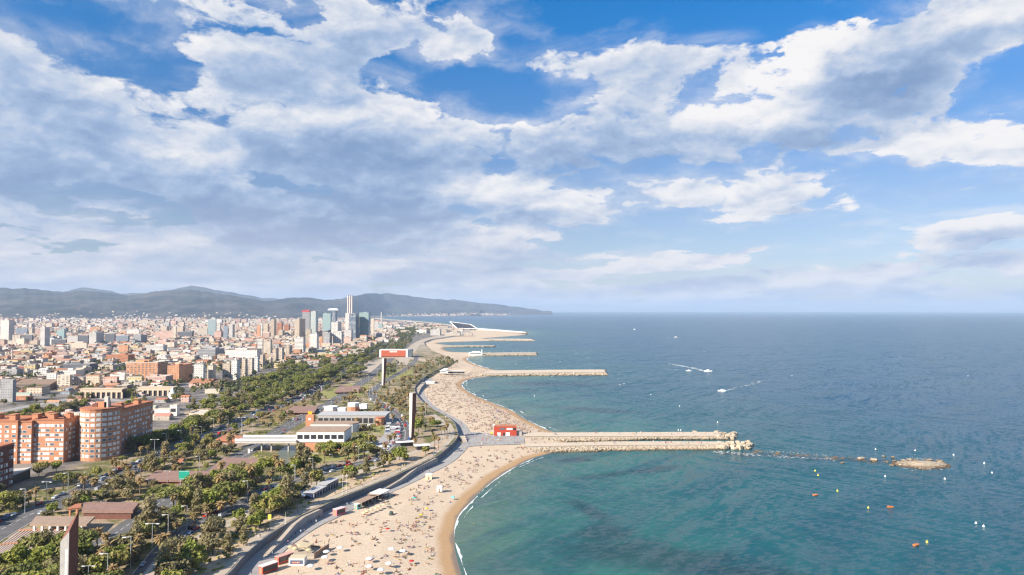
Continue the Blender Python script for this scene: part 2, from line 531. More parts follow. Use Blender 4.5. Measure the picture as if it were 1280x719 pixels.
def mat_ground():
    # park soil, dry grass and paved city ground, by place
    m, N, b = new_mat('land')
    p = world_pos(N)
    n1 = N.noise(p, 0.045, 5.0, 0.6)
    n2 = N.noise(p, 0.5, 5.0, 0.65)
    n3 = N.noise(p, 0.011, 3.0, 0.5)
    soil = N.mix(N.ss(n2, 0.3, 0.7), (0.24, 0.175, 0.115, 1), (0.40, 0.31, 0.215, 1))
    grass = N.mix(N.ss(n2, 0.3, 0.7), (0.075, 0.085, 0.026, 1), (0.175, 0.155, 0.055, 1))
    park = N.mix(N.ss(n1, 0.44, 0.56), soil, grass)
    city = N.mix(N.ss(n1, 0.4, 0.6), (0.10, 0.095, 0.09, 1), (0.24, 0.205, 0.175, 1))
    sx, sy, sz = N.sep(p)
    # the avenue divides park (seaward) and city
    side = N.ss(N.m('ADD', sx, N.m('MULTIPLY_ADD', n3, 40.0, -20.0)), -335.0, -310.0)
    far = N.ss(sy, 1500.0, 2600.0)
    park = N.mix(far, park, N.mix(N.ss(n3, 0.4, 0.6), (0.30, 0.26, 0.21, 1), (0.44, 0.38, 0.30, 1)))
    N.put(b.inputs['Base Color'], N.mix(side, city, park))
    b.inputs['Roughness'].default_value = 0.95
    return m
def mat_sea():
    m, N, b = new_mat('sea_water')
    p = world_pos(N)
    at = N.n('ShaderNodeAttribute', attribute_name='shore')
    d = at.outputs['Fac']
    big = N.noise(p, 0.0045, 4.0, 0.55, 0.5)
    mid = N.noise(N.map(p, rot=(0, 0, R(50)), scale=(2.4, 0.7, 1.0), kind='TEXTURE'), 0.016, 5.0, 0.6, 0.8)
    dn = N.m('ADD', d, N.m('MULTIPLY_ADD', big, 90.0, -45.0))
    c = N.mix(N.ss(dn, -10.0, 60.0), (0.090, 0.140, 0.096, 1), (0.032, 0.122, 0.102, 1))
    c = N.mix(N.ss(dn, 30.0, 190.0), c, (0.006, 0.076, 0.092, 1))
    c = N.mix(N.ss(dn, 140.0, 520.0), c, (0.002, 0.054, 0.110, 1))
    c = N.mix(N.ss(mid, 0.35, 0.68, 0.0, 0.6), c, (0.003, 0.050, 0.078, 1))
    # sea-grass beds on the bottom
    sx, sy, sz = N.sep(p)
    def bed(cx, cy_, rx, ry, rot):
        v = N.map(p, loc=(cx, cy_, 0), rot=(0, 0, rot), scale=(rx, ry, 1000.0), kind='TEXTURE')
        return N.m('LENGTH', v) if False else N.n('ShaderNodeVectorMath', operation='LENGTH')
    acc = None
    for (cx, cy_, rx, ry, rot) in BEDS:
        ln = N.n('ShaderNodeVectorMath', operation='LENGTH')
        N.put(ln.inputs[0], N.map(p, loc=(cx, cy_, 0), rot=(0, 0, rot), scale=(rx, ry, 1000.0), kind='TEXTURE'))
        s = N.ss(N.m('ADD', ln.outputs['Value'], N.m('MULTIPLY_ADD', N.noise(p, 0.028, 5.0, 0.62, 0.5), 2.2, -1.1)), 0.35, 1.25, 1.0, 0.0)
        acc = s if acc is None else N.m('MAXIMUM', acc, s)
    c = N.mix(N.m('MULTIPLY', acc, 0.55), c, (0.012, 0.024, 0.038, 1))
    # broken wave tops
    w = N.noise(N.map(p, rot=(0, 0, R(30)), scale=(1.6, 0.5, 1.0), kind='TEXTURE'), 0.085, 4.0, 0.62, 0.6)
    caps = N.m('MULTIPLY', N.ss(w, 0.735, 0.765), N.ss(N.noise(p, 0.35, 3.0, 0.6), 0.48, 0.60))
    c = N.mix(N.m('MULTIPLY', caps, 0.4), c, (0.7, 0.74, 0.75, 1))
    N.put(b.inputs['Base Color'], c)
    b.inputs['Roughness'].default_value = 0.24
    b.inputs['IOR'].default_value = 1.333
    b.inputs['Specular IOR Level'].default_value = 0.17
    # slopes of swell and chop, taken straight from noise so that far waves keep their tilt
    def slope(rot, sc, scale, k, detail=3.0):
        nd = N.n('ShaderNodeTexNoise')
        N.put(nd.inputs['Vector'], N.map(p, rot=(0, 0, R(rot)), scale=(sc[0], sc[1], 1.0), kind='TEXTURE'))
        nd.inputs['Scale'].default_value = scale; nd.inputs['Detail'].default_value = detail; nd.inputs['Roughness'].default_value = 0.6; nd.inputs['Distortion'].default_value = 0.4
        return N.v('MULTIPLY', N.v('SUBTRACT', nd.outputs['Color'], (0.5, 0.5, 0.5)), (k, k, 0.0))
    side = N.ss(N.noise(p, 0.006, 2.0, 0.5), 0.42, 0.58)
    sw = N.n('ShaderNodeMix', data_type='VECTOR')
    N.put(sw.inputs[0], side); N.put(sw.inputs[4], slope(56, (3.6, 0.62), 0.085, 0.55)); N.put(sw.inputs[5], slope(-48, (3.0, 0.62), 0.085, 0.5))
    tot = N.v('ADD', N.v('ADD', sw.outputs[1], slope(20, (1.6, 0.8), 0.33, 0.7)), N.v('ADD', slope(40, (2.4, 0.8), 0.022, 0.22), (0.0, 0.0, 1.0)))
    N.put(b.inputs['Normal'], N.v('NORMALIZE', tot))
    return m
def mat_facade(name, attr, pu, pv, wu, wv, glass=(0.12, 0.12, 0.13), band=False, gloss=0.4):
    # punched windows (or bands) repeated in metres along a wall; wall colour from the object or its 'tone'
    m, N, b = new_mat(name)
    uvn = N.n('ShaderNodeUVMap'); uvn.uv_map = 'UVMap'
    u, v, _ = N.sep(uvn.outputs[0])
    oi = N.n('ShaderNodeObjectInfo')
    wall = N.n('ShaderNodeAttribute', attribute_name='tone').outputs['Color'] if attr else oi.outputs['Color']
    rv = 0.5 if attr else oi.outputs['Random']
    fu = N.m('FRACT', N.m('DIVIDE', u, N.m('MULTIPLY_ADD', rv, pu * 0.5, pu * 0.75)))
    fv = N.m('FRACT', N.m('DIVIDE', v, pv))
    edge = lambda f, w: N.m('LESS_THAN', N.m('ABSOLUTE', N.m('SUBTRACT', f, 0.5)), w / 2)
    a = edge(fv, wv)
    if not band:
        a = N.m('MULTIPLY', a, edge(fu, wu))
    # not on roofs (flat faces) and not on the ground floor line
    gz = N.sep(N.n('ShaderNodeNewGeometry').outputs['Normal'])[2]
    a = N.m('MULTIPLY', a, N.m('LESS_THAN', N.m('ABSOLUTE', gz), 0.5))
    pane = N.noise(N.comb(N.m('FLOOR', N.m('DIVIDE', u, pu)), N.m('FLOOR', N.m('DIVIDE', v, pv)), rv), 7.3, 0.0)
    g = N.mix(N.ss(pane, 0.52, 0.62), (*glass, 1), (0.36, 0.34, 0.31, 1)) if not band else (*glass, 1)
    grime = N.ss(N.noise(world_pos(N), 0.10, 4.0, 0.6), 0.3, 0.7, 0.86, 1.08, 'LINEAR')
    w = N.mix(1.0, wall, N.comb(grime, grime, grime), 'MULTIPLY')
    N.put(b.inputs['Base Color'], N.mix(a, w, g))
    N.put(b.inputs['Roughness'], N.ss(a, 0, 1, 0.8, gloss, 'LINEAR'))
    return m
M['fa_dots'] = mat_facade('facade_windows', False, 3.6, 3.1, 0.40, 0.42)
M['fa_bands'] = mat_facade('facade_bands', False, 3.6, 3.4, 0.5, 0.32, glass=(0.11, 0.12, 0.14), band=True)
M['fa_balcony'] = mat_facade('facade_balconies', False, 5.2, 3.0, 0.62, 0.52)
M['fa_glass'] = mat_facade('facade_curtain_wall', False, 3.0, 3.8, 0.86, 0.80, glass=(0.24, 0.35, 0.35), gloss=0.2)  # pane colour raised to include the sky it reflects
M['fa_blueglass'] = mat_facade('facade_dark_curtain_wall', False, 3.0, 3.8, 0.90, 0.84, glass=(0.07, 0.11, 0.16), gloss=0.2)
M['fa_tone'] = mat_facade('facade_many', True, 3.6, 3.1, 0.42, 0.44)
M['roof'] = plain('roof', (1, 1, 1), 0.18, 0.25, objcol=True, rough=0.9)

def mat_leaf(name, cols, trans=0.25):
    m, N, b = new_mat(name)
    oi = N.n('ShaderNodeObjectInfo')
    at = N.n('ShaderNodeAttribute', attribute_name='tone').outputs['Fac']
    r = oi.outputs['Random']
    ramp = N.n('ShaderNodeValToRGB')
    N.put(ramp.inputs[0], N.m('ADD', N.m('MULTIPLY', r, 0.62), N.m('MULTIPLY', at, 0.38)))
    e = ramp.color_ramp.elements
    while len(e) < len(cols):
        e.new(0.5)
    for i, c in enumerate(cols):
        e[i].position = i / (len(cols) - 1); e[i].color = (*c, 1)
    N.put(b.inputs['Base Color'], ramp.outputs[0])
    b.inputs['Roughness'].default_value = 0.75
    tr = N.n('ShaderNodeBsdfTranslucent')
    N.put(tr.inputs[0], ramp.outputs[0])
    mx = N.n('ShaderNodeMixShader')
    mx.inputs[0].default_value = trans
    N.t.links.new(b.outputs[0], mx.inputs[1]); N.t.links.new(tr.outputs[0], mx.inputs[2])
    o = [n for n in N.t.nodes if n.type == 'OUTPUT_MATERIAL'][0]
    N.t.links.new(mx.outputs[0], o.inputs[0])
    return m
M['leaf'] = mat_leaf('broad_leaves', [(0.152, 0.180, 0.036), (0.248, 0.288, 0.053), (0.330, 0.324, 0.071), (0.358, 0.295, 0.110), (0.351, 0.374, 0.077)], 0.35)
M['pine'] = mat_leaf('pine_needles', [(0.117, 0.132, 0.039), (0.179, 0.194, 0.049), (0.241, 0.238, 0.067), (0.275, 0.238, 0.083)], 0.25)
M['frond'] = mat_leaf('palm_fronds', [(0.200, 0.168, 0.058), (0.312, 0.222, 0.094), (0.400, 0.270, 0.120), (0.237, 0.198, 0.066)], 0.3)
M['olive'] = mat_leaf('olive_leaves', [(0.163, 0.150, 0.070), (0.237, 0.210, 0.098), (0.288, 0.234, 0.120), (0.213, 0.210, 0.078)], 0.3)
M['citytree'] = mat_leaf('far_leaves', [(0.081, 0.096, 0.034), (0.138, 0.142, 0.046), (0.188, 0.168, 0.060)], 0.2)

# ------------------------------------------------------------------ ground, beach, sea, hills
_sx = np.array([p[0] for p in SEA_POLY]); _sy = np.array([p[1] for p in SEA_POLY])
def shore_signed(X, Y):
    # distance to the shoreline: positive on land, negative at sea
    X = X.astype(np.float64); Y = Y.astype(np.float64)
    best = np.full(X.shape, 1e18)
    ns = len(SHORE_S)
    for i in range(ns - 1):
        ax, ay, bx, by = SHORE_S[i].x, SHORE_S[i].y, SHORE_S[i + 1].x, SHORE_S[i + 1].y
        dx, dy = bx - ax, by - ay
        t = np.clip(((X - ax) * dx + (Y - ay) * dy) / (dx * dx + dy * dy + 1e-12), 0, 1)
        best = np.minimum(best, (X - ax - dx * t) ** 2 + (Y - ay - dy * t) ** 2)
    inside = np.zeros(X.shape, bool)
    n = len(_sx)
    for i in range(n):
        x1, y1, x2, y2 = _sx[i], _sy[i], _sx[i - 1], _sy[i - 1]
        c = (y1 > Y) != (y2 > Y)
        with np.errstate(divide='ignore', invalid='ignore'):
            xi = (x2 - x1) * (Y - y1) / (y2 - y1 + 1e-30) + x1
        inside ^= c & (X < xi)
    d = np.sqrt(best)
    return np.where(inside, -d, d)

def grid_mesh(name, X, Y, Z, attr, keep=None):
    h, w = X.shape
    co = np.stack([X, Y, Z], -1).reshape(-1, 3)
    idx = np.arange(h * w).reshape(h, w)
    q = np.stack([idx[:-1, :-1], idx[:-1, 1:], idx[1:, 1:], idx[1:, :-1]], -1).reshape(-1, 4)
    if keep is not None:
        k = keep.reshape(-1)
        q = q[k[q].any(1)]
        used = np.unique(q)
        re = np.full(h * w, -1); re[used] = np.arange(len(used))
        co, q, attr = co[used], re[q], attr.reshape(-1)[used]
    me = bpy.data.meshes.new(name)
    me.from_pydata(co.tolist(), [], q.tolist())
    a = me.attributes.new('shore', 'FLOAT', 'POINT')
    a.data.foreach_set('value', np.asarray(attr, np.float32).reshape(-1))
    me.polygons.foreach_set('use_smooth', [True] * len(me.polygons))
    me.update()
    return me

def view_grid(px0, px1, nx, rows):
    # a grid that is fine near and coarse far
    xs = np.linspace(px0, px1, nx)
    Yd = np.array([G(CX, r, 0).y for r in rows])
    X = np.outer(Yd, (xs - CX) / F)
    Y = np.repeat(Yd[:, None], nx, 1)
    return X, Y

rows = np.concatenate([np.arange(950, 560, -3.0), np.arange(560, 470, -1.5), np.arange(470, 430, -0.8), np.arange(430, 396, -0.45), np.arange(396, 390.2, -0.3), [390.0, 389.7, 389.5]])
X, Y = view_grid(-60, 1480, 420, rows)
D = shore_signed(X, Y)
sea = grid_mesh('sea', X, Y, np.zeros_like(X), np.clip(-D, -50, 3000), keep=(D < 60))
M['sea'] = mat_sea(); M['sand'] = mat_sand(); M['land'] = mat_ground()
setting('sea', sea, M['sea'])
# open water past the grid on both sides
sb = MB()
sb.face([(-90000, -2000, -3.2), (90000, -2000, -3.2), (90000, 110000, -3.2), (-90000, 110000, -3.2)])
sea_floor = setting('sea_bed', sb.mesh('sea_bed', [plain('sea_bed', (0.02, 0.09, 0.12), 0.1, 0.01)]))

rows_b = np.concatenate([np.arange(950, 540, -2.2), np.arange(540, 470, -1.2), np.arange(470, 425, -0.7), np.arange(425, 397, -0.5)])
X, Y = view_grid(180, 740, 300, rows_b)
D = shore_signed(X, Y)
Zb = np.where(D > 0, np.clip(D * 0.055, 0, BEACH_Z), np.clip(D * 0.05, -1.8, 0))
nz = np.array([mnoise.noise(Vector((x * 0.07, y * 0.07, 0))) for x, y in zip(X.reshape(-1), Y.reshape(-1))]).reshape(X.shape)
Zb = Zb + np.where(D > 14, nz * 0.16 - 0.02, 0)
ledge = [(p.x, p.y) for p in EDGE_S]
setting('beach', grid_mesh('beach', X, Y, Zb, D, keep=(D > -30) & (D < 420)), M['sand'])

# terrace: park and city ground, one sheet out to the foot of the hills
land_poly = [(p.x, p.y) for p in EDGE_S] + [G(466, 397.0, LAND_Z)[:2], (-2600, 15500), (-19000, 15500), (-19000, -200), (EDGE_S[0].x, -200)]
sheet(land_poly, LAND_Z, 'park_ground', M['land'])
# far coast beyond the bay
far = [G(x, y, 1.5)[:2] for x, y in ((466, 397.2), (482, 396.5), (505, 396.1), (560, 395.6), (610, 394.9), (640, 394.2), (655, 393.6), (668, 392.3))]
sheet(far + [(900, 32000), (-9000, 32000), (-9000, 13000)], 2.4, 'far_coast_land', M['land'])

def hills(name, prof, Yf, Yt, Yb, mat, seed, zfoot, n=190, rows_n=26, rough=1.0):
    xs = np.linspace(prof[0][0], prof[-1][0], n)
    ys = np.interp(xs, [p[0] for p in prof], [p[1] for p in prof])
    ys = ys + np.array([1.5 * mnoise.noise(Vector((q * 0.055, seed, 0))) + 0.9 * mnoise.noise(Vector((q * 0.14, seed, 2))) for q in xs])
    V, Fc = [], []
    for j in range(rows_n):
        t = j / (rows_n - 1)
        for i in range(n):
            yf = np.interp(xs[i], [p[0] for p in Yf], [p[1] for p in Yf]); yt = np.interp(xs[i], [p[0] for p in Yt], [p[1] for p in Yt])
            s = t / 0.72
            Yd = yf + (yt - yf) * s if s <= 1 else yt + (Yb - yt) * (s - 1) / 0.39
            x = (xs[i] - CX) / F * Yd
            top = height_at(yt, ys[i])
            prf = (s ** 1.55) if s <= 1 else max(0, 1 - (s - 1) * 2.4)
            nn = mnoise.fractal(Vector((x * 0.0007 + seed, Yd * 0.00042, seed)), 1.0, 2.0, 5)
            rid = abs(mnoise.noise(Vector((x * 0.0011 - seed, Yd * 0.0003, 3.1 * seed))))
            amp = math.sin(min(s, 1) * math.pi) if s <= 1 else 0.4
            z = zfoot + (top - zfoot) * prf + rough * (nn * 95 - rid * 130 + 30) * amp * min(1, top / 380)
            V.append((x, Yd, max(z, zfoot - 3 if j else zfoot - 3)))
    for j in range(rows_n - 1):
        for i in range(n - 1):
            a = j * n + i
            Fc.append((a, a + 1, a + n + 1, a + n))
    me = bpy.data.meshes.new(name); me.from_pydata(V, [], Fc)
    me.polygons.foreach_set('use_smooth', [True] * len(Fc))
    return setting(name, me, mat)

def mat_hill():
    m, N, b = new_mat('hill_scrub_relief')
    p = world_pos(N)
    n1 = N.noise(p, 0.0022, 6.0, 0.62); n2 = N.noise(p, 0.011, 5.0, 0.65)
    c = N.mix(N.ss(n1, 0.35, 0.65), (0.014, 0.020, 0.020, 1), (0.080, 0.070, 0.056, 1))  # scrub and bare ground; the strong patches also paint in relief shading
    c = N.mix(N.ss(n2, 0.58, 0.72, 0, 0.7), c, (0.24, 0.19, 0.14, 1))
    N.put(b.inputs['Base Color'], c); b.inputs['Roughness'].default_value = 1.0
    return m
M['hill'] = mat_hill()
HILL_PX = [(-460, 368), (-380, 363), (-300, 360.5), (-220, 364), (-140, 363), (-60, 361), (0, 359.5), (40, 361), (75, 364.5), (100, 362.8), (130, 364.8), (160, 369), (190, 365), (222, 361.4), (248, 362.5), (270, 366), (300, 371.5), (330, 376.5), (345, 375), (365, 371.5), (385, 372.5), (405, 374.5),
           (425, 374), (440, 370), (458, 366.5), (478, 366), (500, 368.5), (525, 371), (548, 374), (570, 376.2), (590, 378.4), (612, 379.5), (632, 382), (655, 385.6), (690, 389)]
FOOT = [(-460, 7600), (-140, 7600), (300, 8200), (440, 10500), (480, 15600), (700, 21000)]
TOP = [(-460, 11800), (-140, 11800), (330, 12500), (440, 15000), (480, 19000), (700, 24500)]
HILLS = hills('hills', HILL_PX, FOOT, TOP, 27500, M['hill'], 3.3, LAND_Z + 1.0, n=560, rows_n=64, rough=1.25)
BACK_PX = [(60, 386), (85, 362.5), (102, 358.8), (125, 361.5), (150, 366), (200, 365), (222, 358.6), (240, 357), (262, 359), (285, 364), (330, 372), (600, 384)]
hills('far_hills', BACK_PX, [(60, 15500), (600, 15500)], [(60, 18500), (600, 18500)], 23000, M['hill'], 7.7, 2.0, n=110, rows_n=12, rough=0.5)

# air: one closed box of thin haze round everything
hz = MB(); hz.box(-70000, 70000, -1500, 70000, -4.5, 840)
hm = bpy.data.materials.new('haze_air'); hm.use_nodes = True
ht = hm.node_tree; ht.nodes.clear()
HN = NT(ht)
pv = HN.n('ShaderNodeVolumePrincipled')
pv.inputs['Color'].default_value = (0.56, 0.74, 1.0, 1)
pv.inputs['Density'].default_value = HAZE_DENSITY
pv.inputs['Anisotropy'].default_value = 0.0
ho = HN.n('ShaderNodeOutputMaterial')
ht.links.new(pv.outputs[0], ho.inputs['Volume'])
hme = weld(hz.mesh('haze', [hm]))
haze = setting('haze', hme, kind='stuff')

# ------------------------------------------------------------------ roads, promenade, walls, breakwaters, foam
def px_line(pts, z=LAND_Z, k=3):
    return smooth_line([G(x, y, z) for x, y in pts], k)
KEEP_OUT = []       # (line, half width) roads where no tree stands
def road(name, pts, width, mat, z=LAND_Z + 0.05, k=3, marks=None, kerb=False):
    line = px_line(pts, LAND_Z, k)
    ribbon(line, -width / 2, width / 2, z, name, M[mat])
    KEEP_OUT.append((line, width / 2))
    if marks:
        # dashed lane paint
        dense = smooth_line(line, 3)
        m = MB(); acc = 0
        for off in marks:
            o = offset_line(dense, off)
            for i in range(0, len(o) - 1):
                p, q = o[i], o[i + 1]
                L = (q - p).length
                if L < 0.1: continue
                d = (q - p) / L
                s = 0.0
                while s < L:
                    a, b = p + d * s, p + d * min(s + 4.0, L)
                    nrm = Vector((d.y, -d.x, 0)) * 0.14
                    m.face([(a - nrm)[:2] + (z + 0.02,), (b - nrm)[:2] + (z + 0.02,), (b + nrm)[:2] + (z + 0.02,), (a + nrm)[:2] + (z + 0.02,)])
                    s += 12.0
        if m.f:
            setting(name + '_markings', m.mesh(name + '_markings', [M['line_paint']]))
    if kerb:
        for side in (-1, 1):
            a = offset_line(line, side * width / 2); b = offset_line(line, side * (width / 2 + 0.35))
            m = MB()
            for i in range(len(line) - 1):
                m.face([(a[i].x, a[i].y, z + 0.13), (b[i].x, b[i].y, z + 0.13), (b[i + 1].x, b[i + 1].y, z + 0.13), (a[i + 1].x, a[i + 1].y, z + 0.13)])
                m.face([(a[i].x, a[i].y, z), (a[i + 1].x, a[i + 1].y, z), (a[i + 1].x, a[i + 1].y, z + 0.13), (a[i].x, a[i].y, z + 0.13)])
            setting('kerb', m.mesh('kerb', [M['pale_concrete']]))
    return line

AVENUE = [(-60, 700), (20, 652), (90, 621), (125, 603), (155, 592), (202, 570), (247, 549), (290, 534), (313, 522), (357, 504), (380, 496.5), (402, 484), (420, 474), (440, 461), (458, 449), (470, 440), (480, 432), (487, 424), (492, 416)]
MOTOR = [(120, 690), (180, 648), (230, 613), (262, 594), (290, 576), (320, 558), (352, 537.5), (388, 517), (413, 504), (432, 492), (450, 480), (466, 468), (480, 456), (490, 448)]
PARKRD = [(160, 745), (185, 715), (215, 678), (240, 659), (290, 636), (341, 609), (367, 600.5), (402, 591), (430, 584), (458, 577.5), (480, 571), (497, 562), (505, 550), (506, 538), (501, 526), (490, 514), (476, 505), (466, 497), (468, 487), (486, 474), (505, 463), (518, 452), (522, 443)]
avenue = road('avenue', AVENUE, 18, 'asphalt', marks=(0,), kerb=True)
motor = road('sunken_motorway', MOTOR, 17, 'asphalt', marks=(-3.5, 3.5), z=LAND_Z + 0.06)
parkrd = road('park_road', PARKRD, 11, 'asphalt', z=LAND_Z + 0.07, kerb=True, marks=(0.0,))
road('railway_bed', [(-40, 523), (40, 507), (110, 496), (150, 501), (190, 494), (225, 483), (262, 474)], 13, 'paving', z=LAND_Z + 0.045)
road('city_road', [(-40, 540), (60, 511), (110, 504.5), (160, 503), (200, 497), (240, 487), (300, 478), (345, 468), (370, 458)], 9, 'asphalt', z=LAND_Z + 0.04)
road('footpath', [(172, 745), (200, 704), (225, 683), (252, 671), (300, 647), (345, 622), (400, 603), (450, 590), (495, 574), (540, 556), (556, 542), (552, 528), (540, 518)], 7.5, 'path', z=LAND_Z + 0.08)
road('park_path', [(392, 568), (420, 561), (445, 554), (452, 548)], 3.5, 'path', z=LAND_Z + 0.085)
road('promenade_top', [(180, 800), (236, 750), (277, 716), (295, 697), (315, 679), (333, 665), (366, 645), (412, 624), (452, 608.5), (486, 594.5), (511, 583), (535, 572), (552, 560), (562, 550), (565, 543), (564, 536), (560, 529)], 5.0, 'path', z=LAND_Z + 0.09)
road('car_park', [(470, 566), (486, 552), (494, 540), (492, 528), (482, 518)], 20, 'paving', z=LAND_Z + 0.055)
road('esplanade', [(458, 466), (470, 452), (500, 448), (522, 449), (540, 452)], 34, 'path', z=LAND_Z + 0.05)
road('far_promenade', [(500, 456), (512, 440), (524, 428), (545, 421), (575, 416)], 30, 'path', z=LAND_Z + 0.052)

# lawns and earth patches
M['lawn'] = plain('lawn', (0.24, 0.23, 0.075), 0.3, 0.25)
M['dry_grass'] = plain('dry_grass', (0.235, 0.165, 0.07), 0.3, 0.3)
M['pond'] = plain('pond_green', (0.115, 0.13, 0.085), 0.15, 0.05, rough=0.3, spec=0.5)
M['earth'] = plain('bare_earth', (0.44, 0.33, 0.22), 0.2, 0.25)
def patch(name, pts, mat, z=LAND_Z + 0.03, k=3):
    line = smooth_line([G(x, y, LAND_Z) for x, y in pts + [pts[0]]], k)
    sheet(line[:-1], z, name, M[mat])
patch('lawn', [(385, 570), (400, 564), (440, 556), (478, 552), (482, 558), (455, 570), (420, 576), (390, 576)], 'lawn')
patch('lawn', [(345, 620), (330, 606), (352, 590), (385, 584), (395, 590), (365, 598)], 'lawn')
patch('lawn', [(460, 536), (480, 531), (492, 536), (486, 541), (464, 541)], 'lawn')
patch('lawn', [(140, 612), (175, 600), (195, 606), (160, 624), (130, 628)], 'dry_grass')
patch('lawn', [(400, 490), (440, 480), (460, 482), (450, 496), (415, 500)], 'lawn')
patch('lawn', [(470, 467), (500, 462), (520, 464), (500, 472), (474, 474)], 'lawn')
patch('pond', [(343, 573), (350, 563), (362, 557), (372, 560), (366, 574), (356, 580)], 'pond')
patch('earth', [(205, 760), (290, 705), (345, 655), (420, 618), (490, 590), (555, 556), (550, 548), (480, 584), (400, 610), (330, 645), (265, 690), (190, 760)], 'earth', z=LAND_Z + 0.02)
patch('earth', [(320, 524), (350, 510), (385, 500), (378, 514), (345, 530)], 'dry_grass')
patch('earth', [(230, 516), (270, 506), (290, 510), (270, 518), (240, 524)], 'earth')
patch('earth', [(70, 486), (110, 482), (140, 488), (100, 494)], 'earth')
patch('earth', [(15, 486), (50, 480), (60, 488), (20, 494)], 'earth')

# promenade wall: upper edge of the terrace down to the lower walk
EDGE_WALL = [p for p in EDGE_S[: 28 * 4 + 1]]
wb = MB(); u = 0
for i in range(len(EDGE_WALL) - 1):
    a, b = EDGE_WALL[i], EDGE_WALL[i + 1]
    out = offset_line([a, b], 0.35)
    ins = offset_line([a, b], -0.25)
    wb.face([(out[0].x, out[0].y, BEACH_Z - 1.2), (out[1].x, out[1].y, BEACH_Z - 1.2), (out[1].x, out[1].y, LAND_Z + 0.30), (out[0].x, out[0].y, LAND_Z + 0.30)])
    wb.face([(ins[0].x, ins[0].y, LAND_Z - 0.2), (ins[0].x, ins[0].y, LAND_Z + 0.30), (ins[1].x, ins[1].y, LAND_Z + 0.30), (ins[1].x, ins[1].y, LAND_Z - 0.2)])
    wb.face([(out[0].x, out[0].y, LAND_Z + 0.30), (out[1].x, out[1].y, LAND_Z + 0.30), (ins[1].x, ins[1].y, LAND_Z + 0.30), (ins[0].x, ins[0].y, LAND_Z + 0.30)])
thing('retaining_wall', 'wall', label='long curved grey concrete retaining wall between the park terrace and the beach walk', mesh=wb.mesh('retaining_wall', [plain('shaded_concrete', (0.19, 0.187, 0.185), 0.14, 0.3)]))  # concrete toned darker to carry the shade on the wall face
# terrace bank where there is no wall
sk = MB()
for a, b in zip(EDGE_S[28 * 4:-1], EDGE_S[28 * 4 + 1:]):
    o0, o1 = offset_line([a, b], 9.0)
    sk.face([(o0.x, o0.y, BEACH_Z - 1.5), (o1.x, o1.y, BEACH_Z - 1.5), (b.x, b.y, LAND_Z), (a.x, a.y, LAND_Z)])
setting('park_bank', sk.mesh('park_bank', [M['land']]))

# lower walk and plaza
WALK_W = [13.0] * len(EDGE_WALL)
A = offset_line(EDGE_WALL, 0.3); B = offset_line(EDGE_WALL, 13.0)
wk = MB()
for i in range(len(EDGE_WALL) - 1):
    wk.face([(A[i].x, A[i].y, BEACH_Z + 0.25), (B[i].x, B[i].y, BEACH_Z + 0.25), (B[i + 1].x, B[i + 1].y, BEACH_Z + 0.25), (A[i + 1].x, A[i + 1].y, BEACH_Z + 0.25)])
    wk.face([(B[i].x, B[i].y, BEACH_Z - 0.6), (B[i + 1].x, B[i + 1].y, BEACH_Z - 0.6), (B[i + 1].x, B[i + 1].y, BEACH_Z + 0.25), (B[i].x, B[i].y, BEACH_Z + 0.25)])
setting('beach_walk', wk.mesh('beach_walk', [M['paving']]))
plaza = [G(x, y, BEACH_Z)[:2] for x, y in ((572, 562), (585, 559), (600, 557.2), (640, 556.2), (656, 555.6), (655, 546), (640, 544.5), (618, 542.2), (600, 541.3), (582, 540), (572, 548))]
sheet(plaza, BEACH_Z + 0.30, 'plaza', M['paving'])

# ramps from the walk up to the terrace
def ramp(pts, zs, w, label):
    line = [G(x, y, z) for (x, y), z in zip(pts, zs)]
    r = offset_line(line, w)
    root = thing('beach_ramp', 'ramp', loc=(0, 0, 0), label=label)
    top, side = MB(), MB()
    for i in range(len(line) - 1):
        top.face([line[i], r[i], r[i + 1], line[i + 1]])
        for P in (line, r):
            q0, q1 = P[i], P[i + 1]
            side.face([(q0.x, q0.y, BEACH_Z - 0.5), (q1.x, q1.y, BEACH_Z - 0.5), (q1.x, q1.y, q1.z + 0.6), (q0.x, q0.y, q0.z + 0.6)])
    part(root, 'ramp_deck', top.mesh('ramp_deck', [M['path']]))
    part(root, 'ramp_wall', side.mesh('ramp_wall', [M['grey_concrete']]))
ramp([(325.5, 696), (336, 685), (350, 669.5), (362, 656), (375, 646.2), (397, 636.4)], [2.3, 3.2, 4.6, 5.6, 6.12, 6.12], 3.4, 'pale concrete ramp rising from the beach walk beside the red container bars')
ramp([(466, 617), (482, 609), (498, 599.5), (518, 584.4), (543, 572.6)], [2.3, 3.3, 4.4, 5.4, 6.08], 3.0, 'pale concrete ramp climbing from the beach walk beyond the thatched beach bar')
ramp([(577, 553), (575, 548.5), (574, 545)], [2.4, 3.8, 5.6], 5, 'short pale ramp between the two curved wall ends at the plaza')
ramp([(515, 502), (516.5, 493), (520.5, 485), (527, 478)], [2.4, 3.6, 5.0, 6.08], 7, 'curved grey ramp behind the tall curved blade pylon')

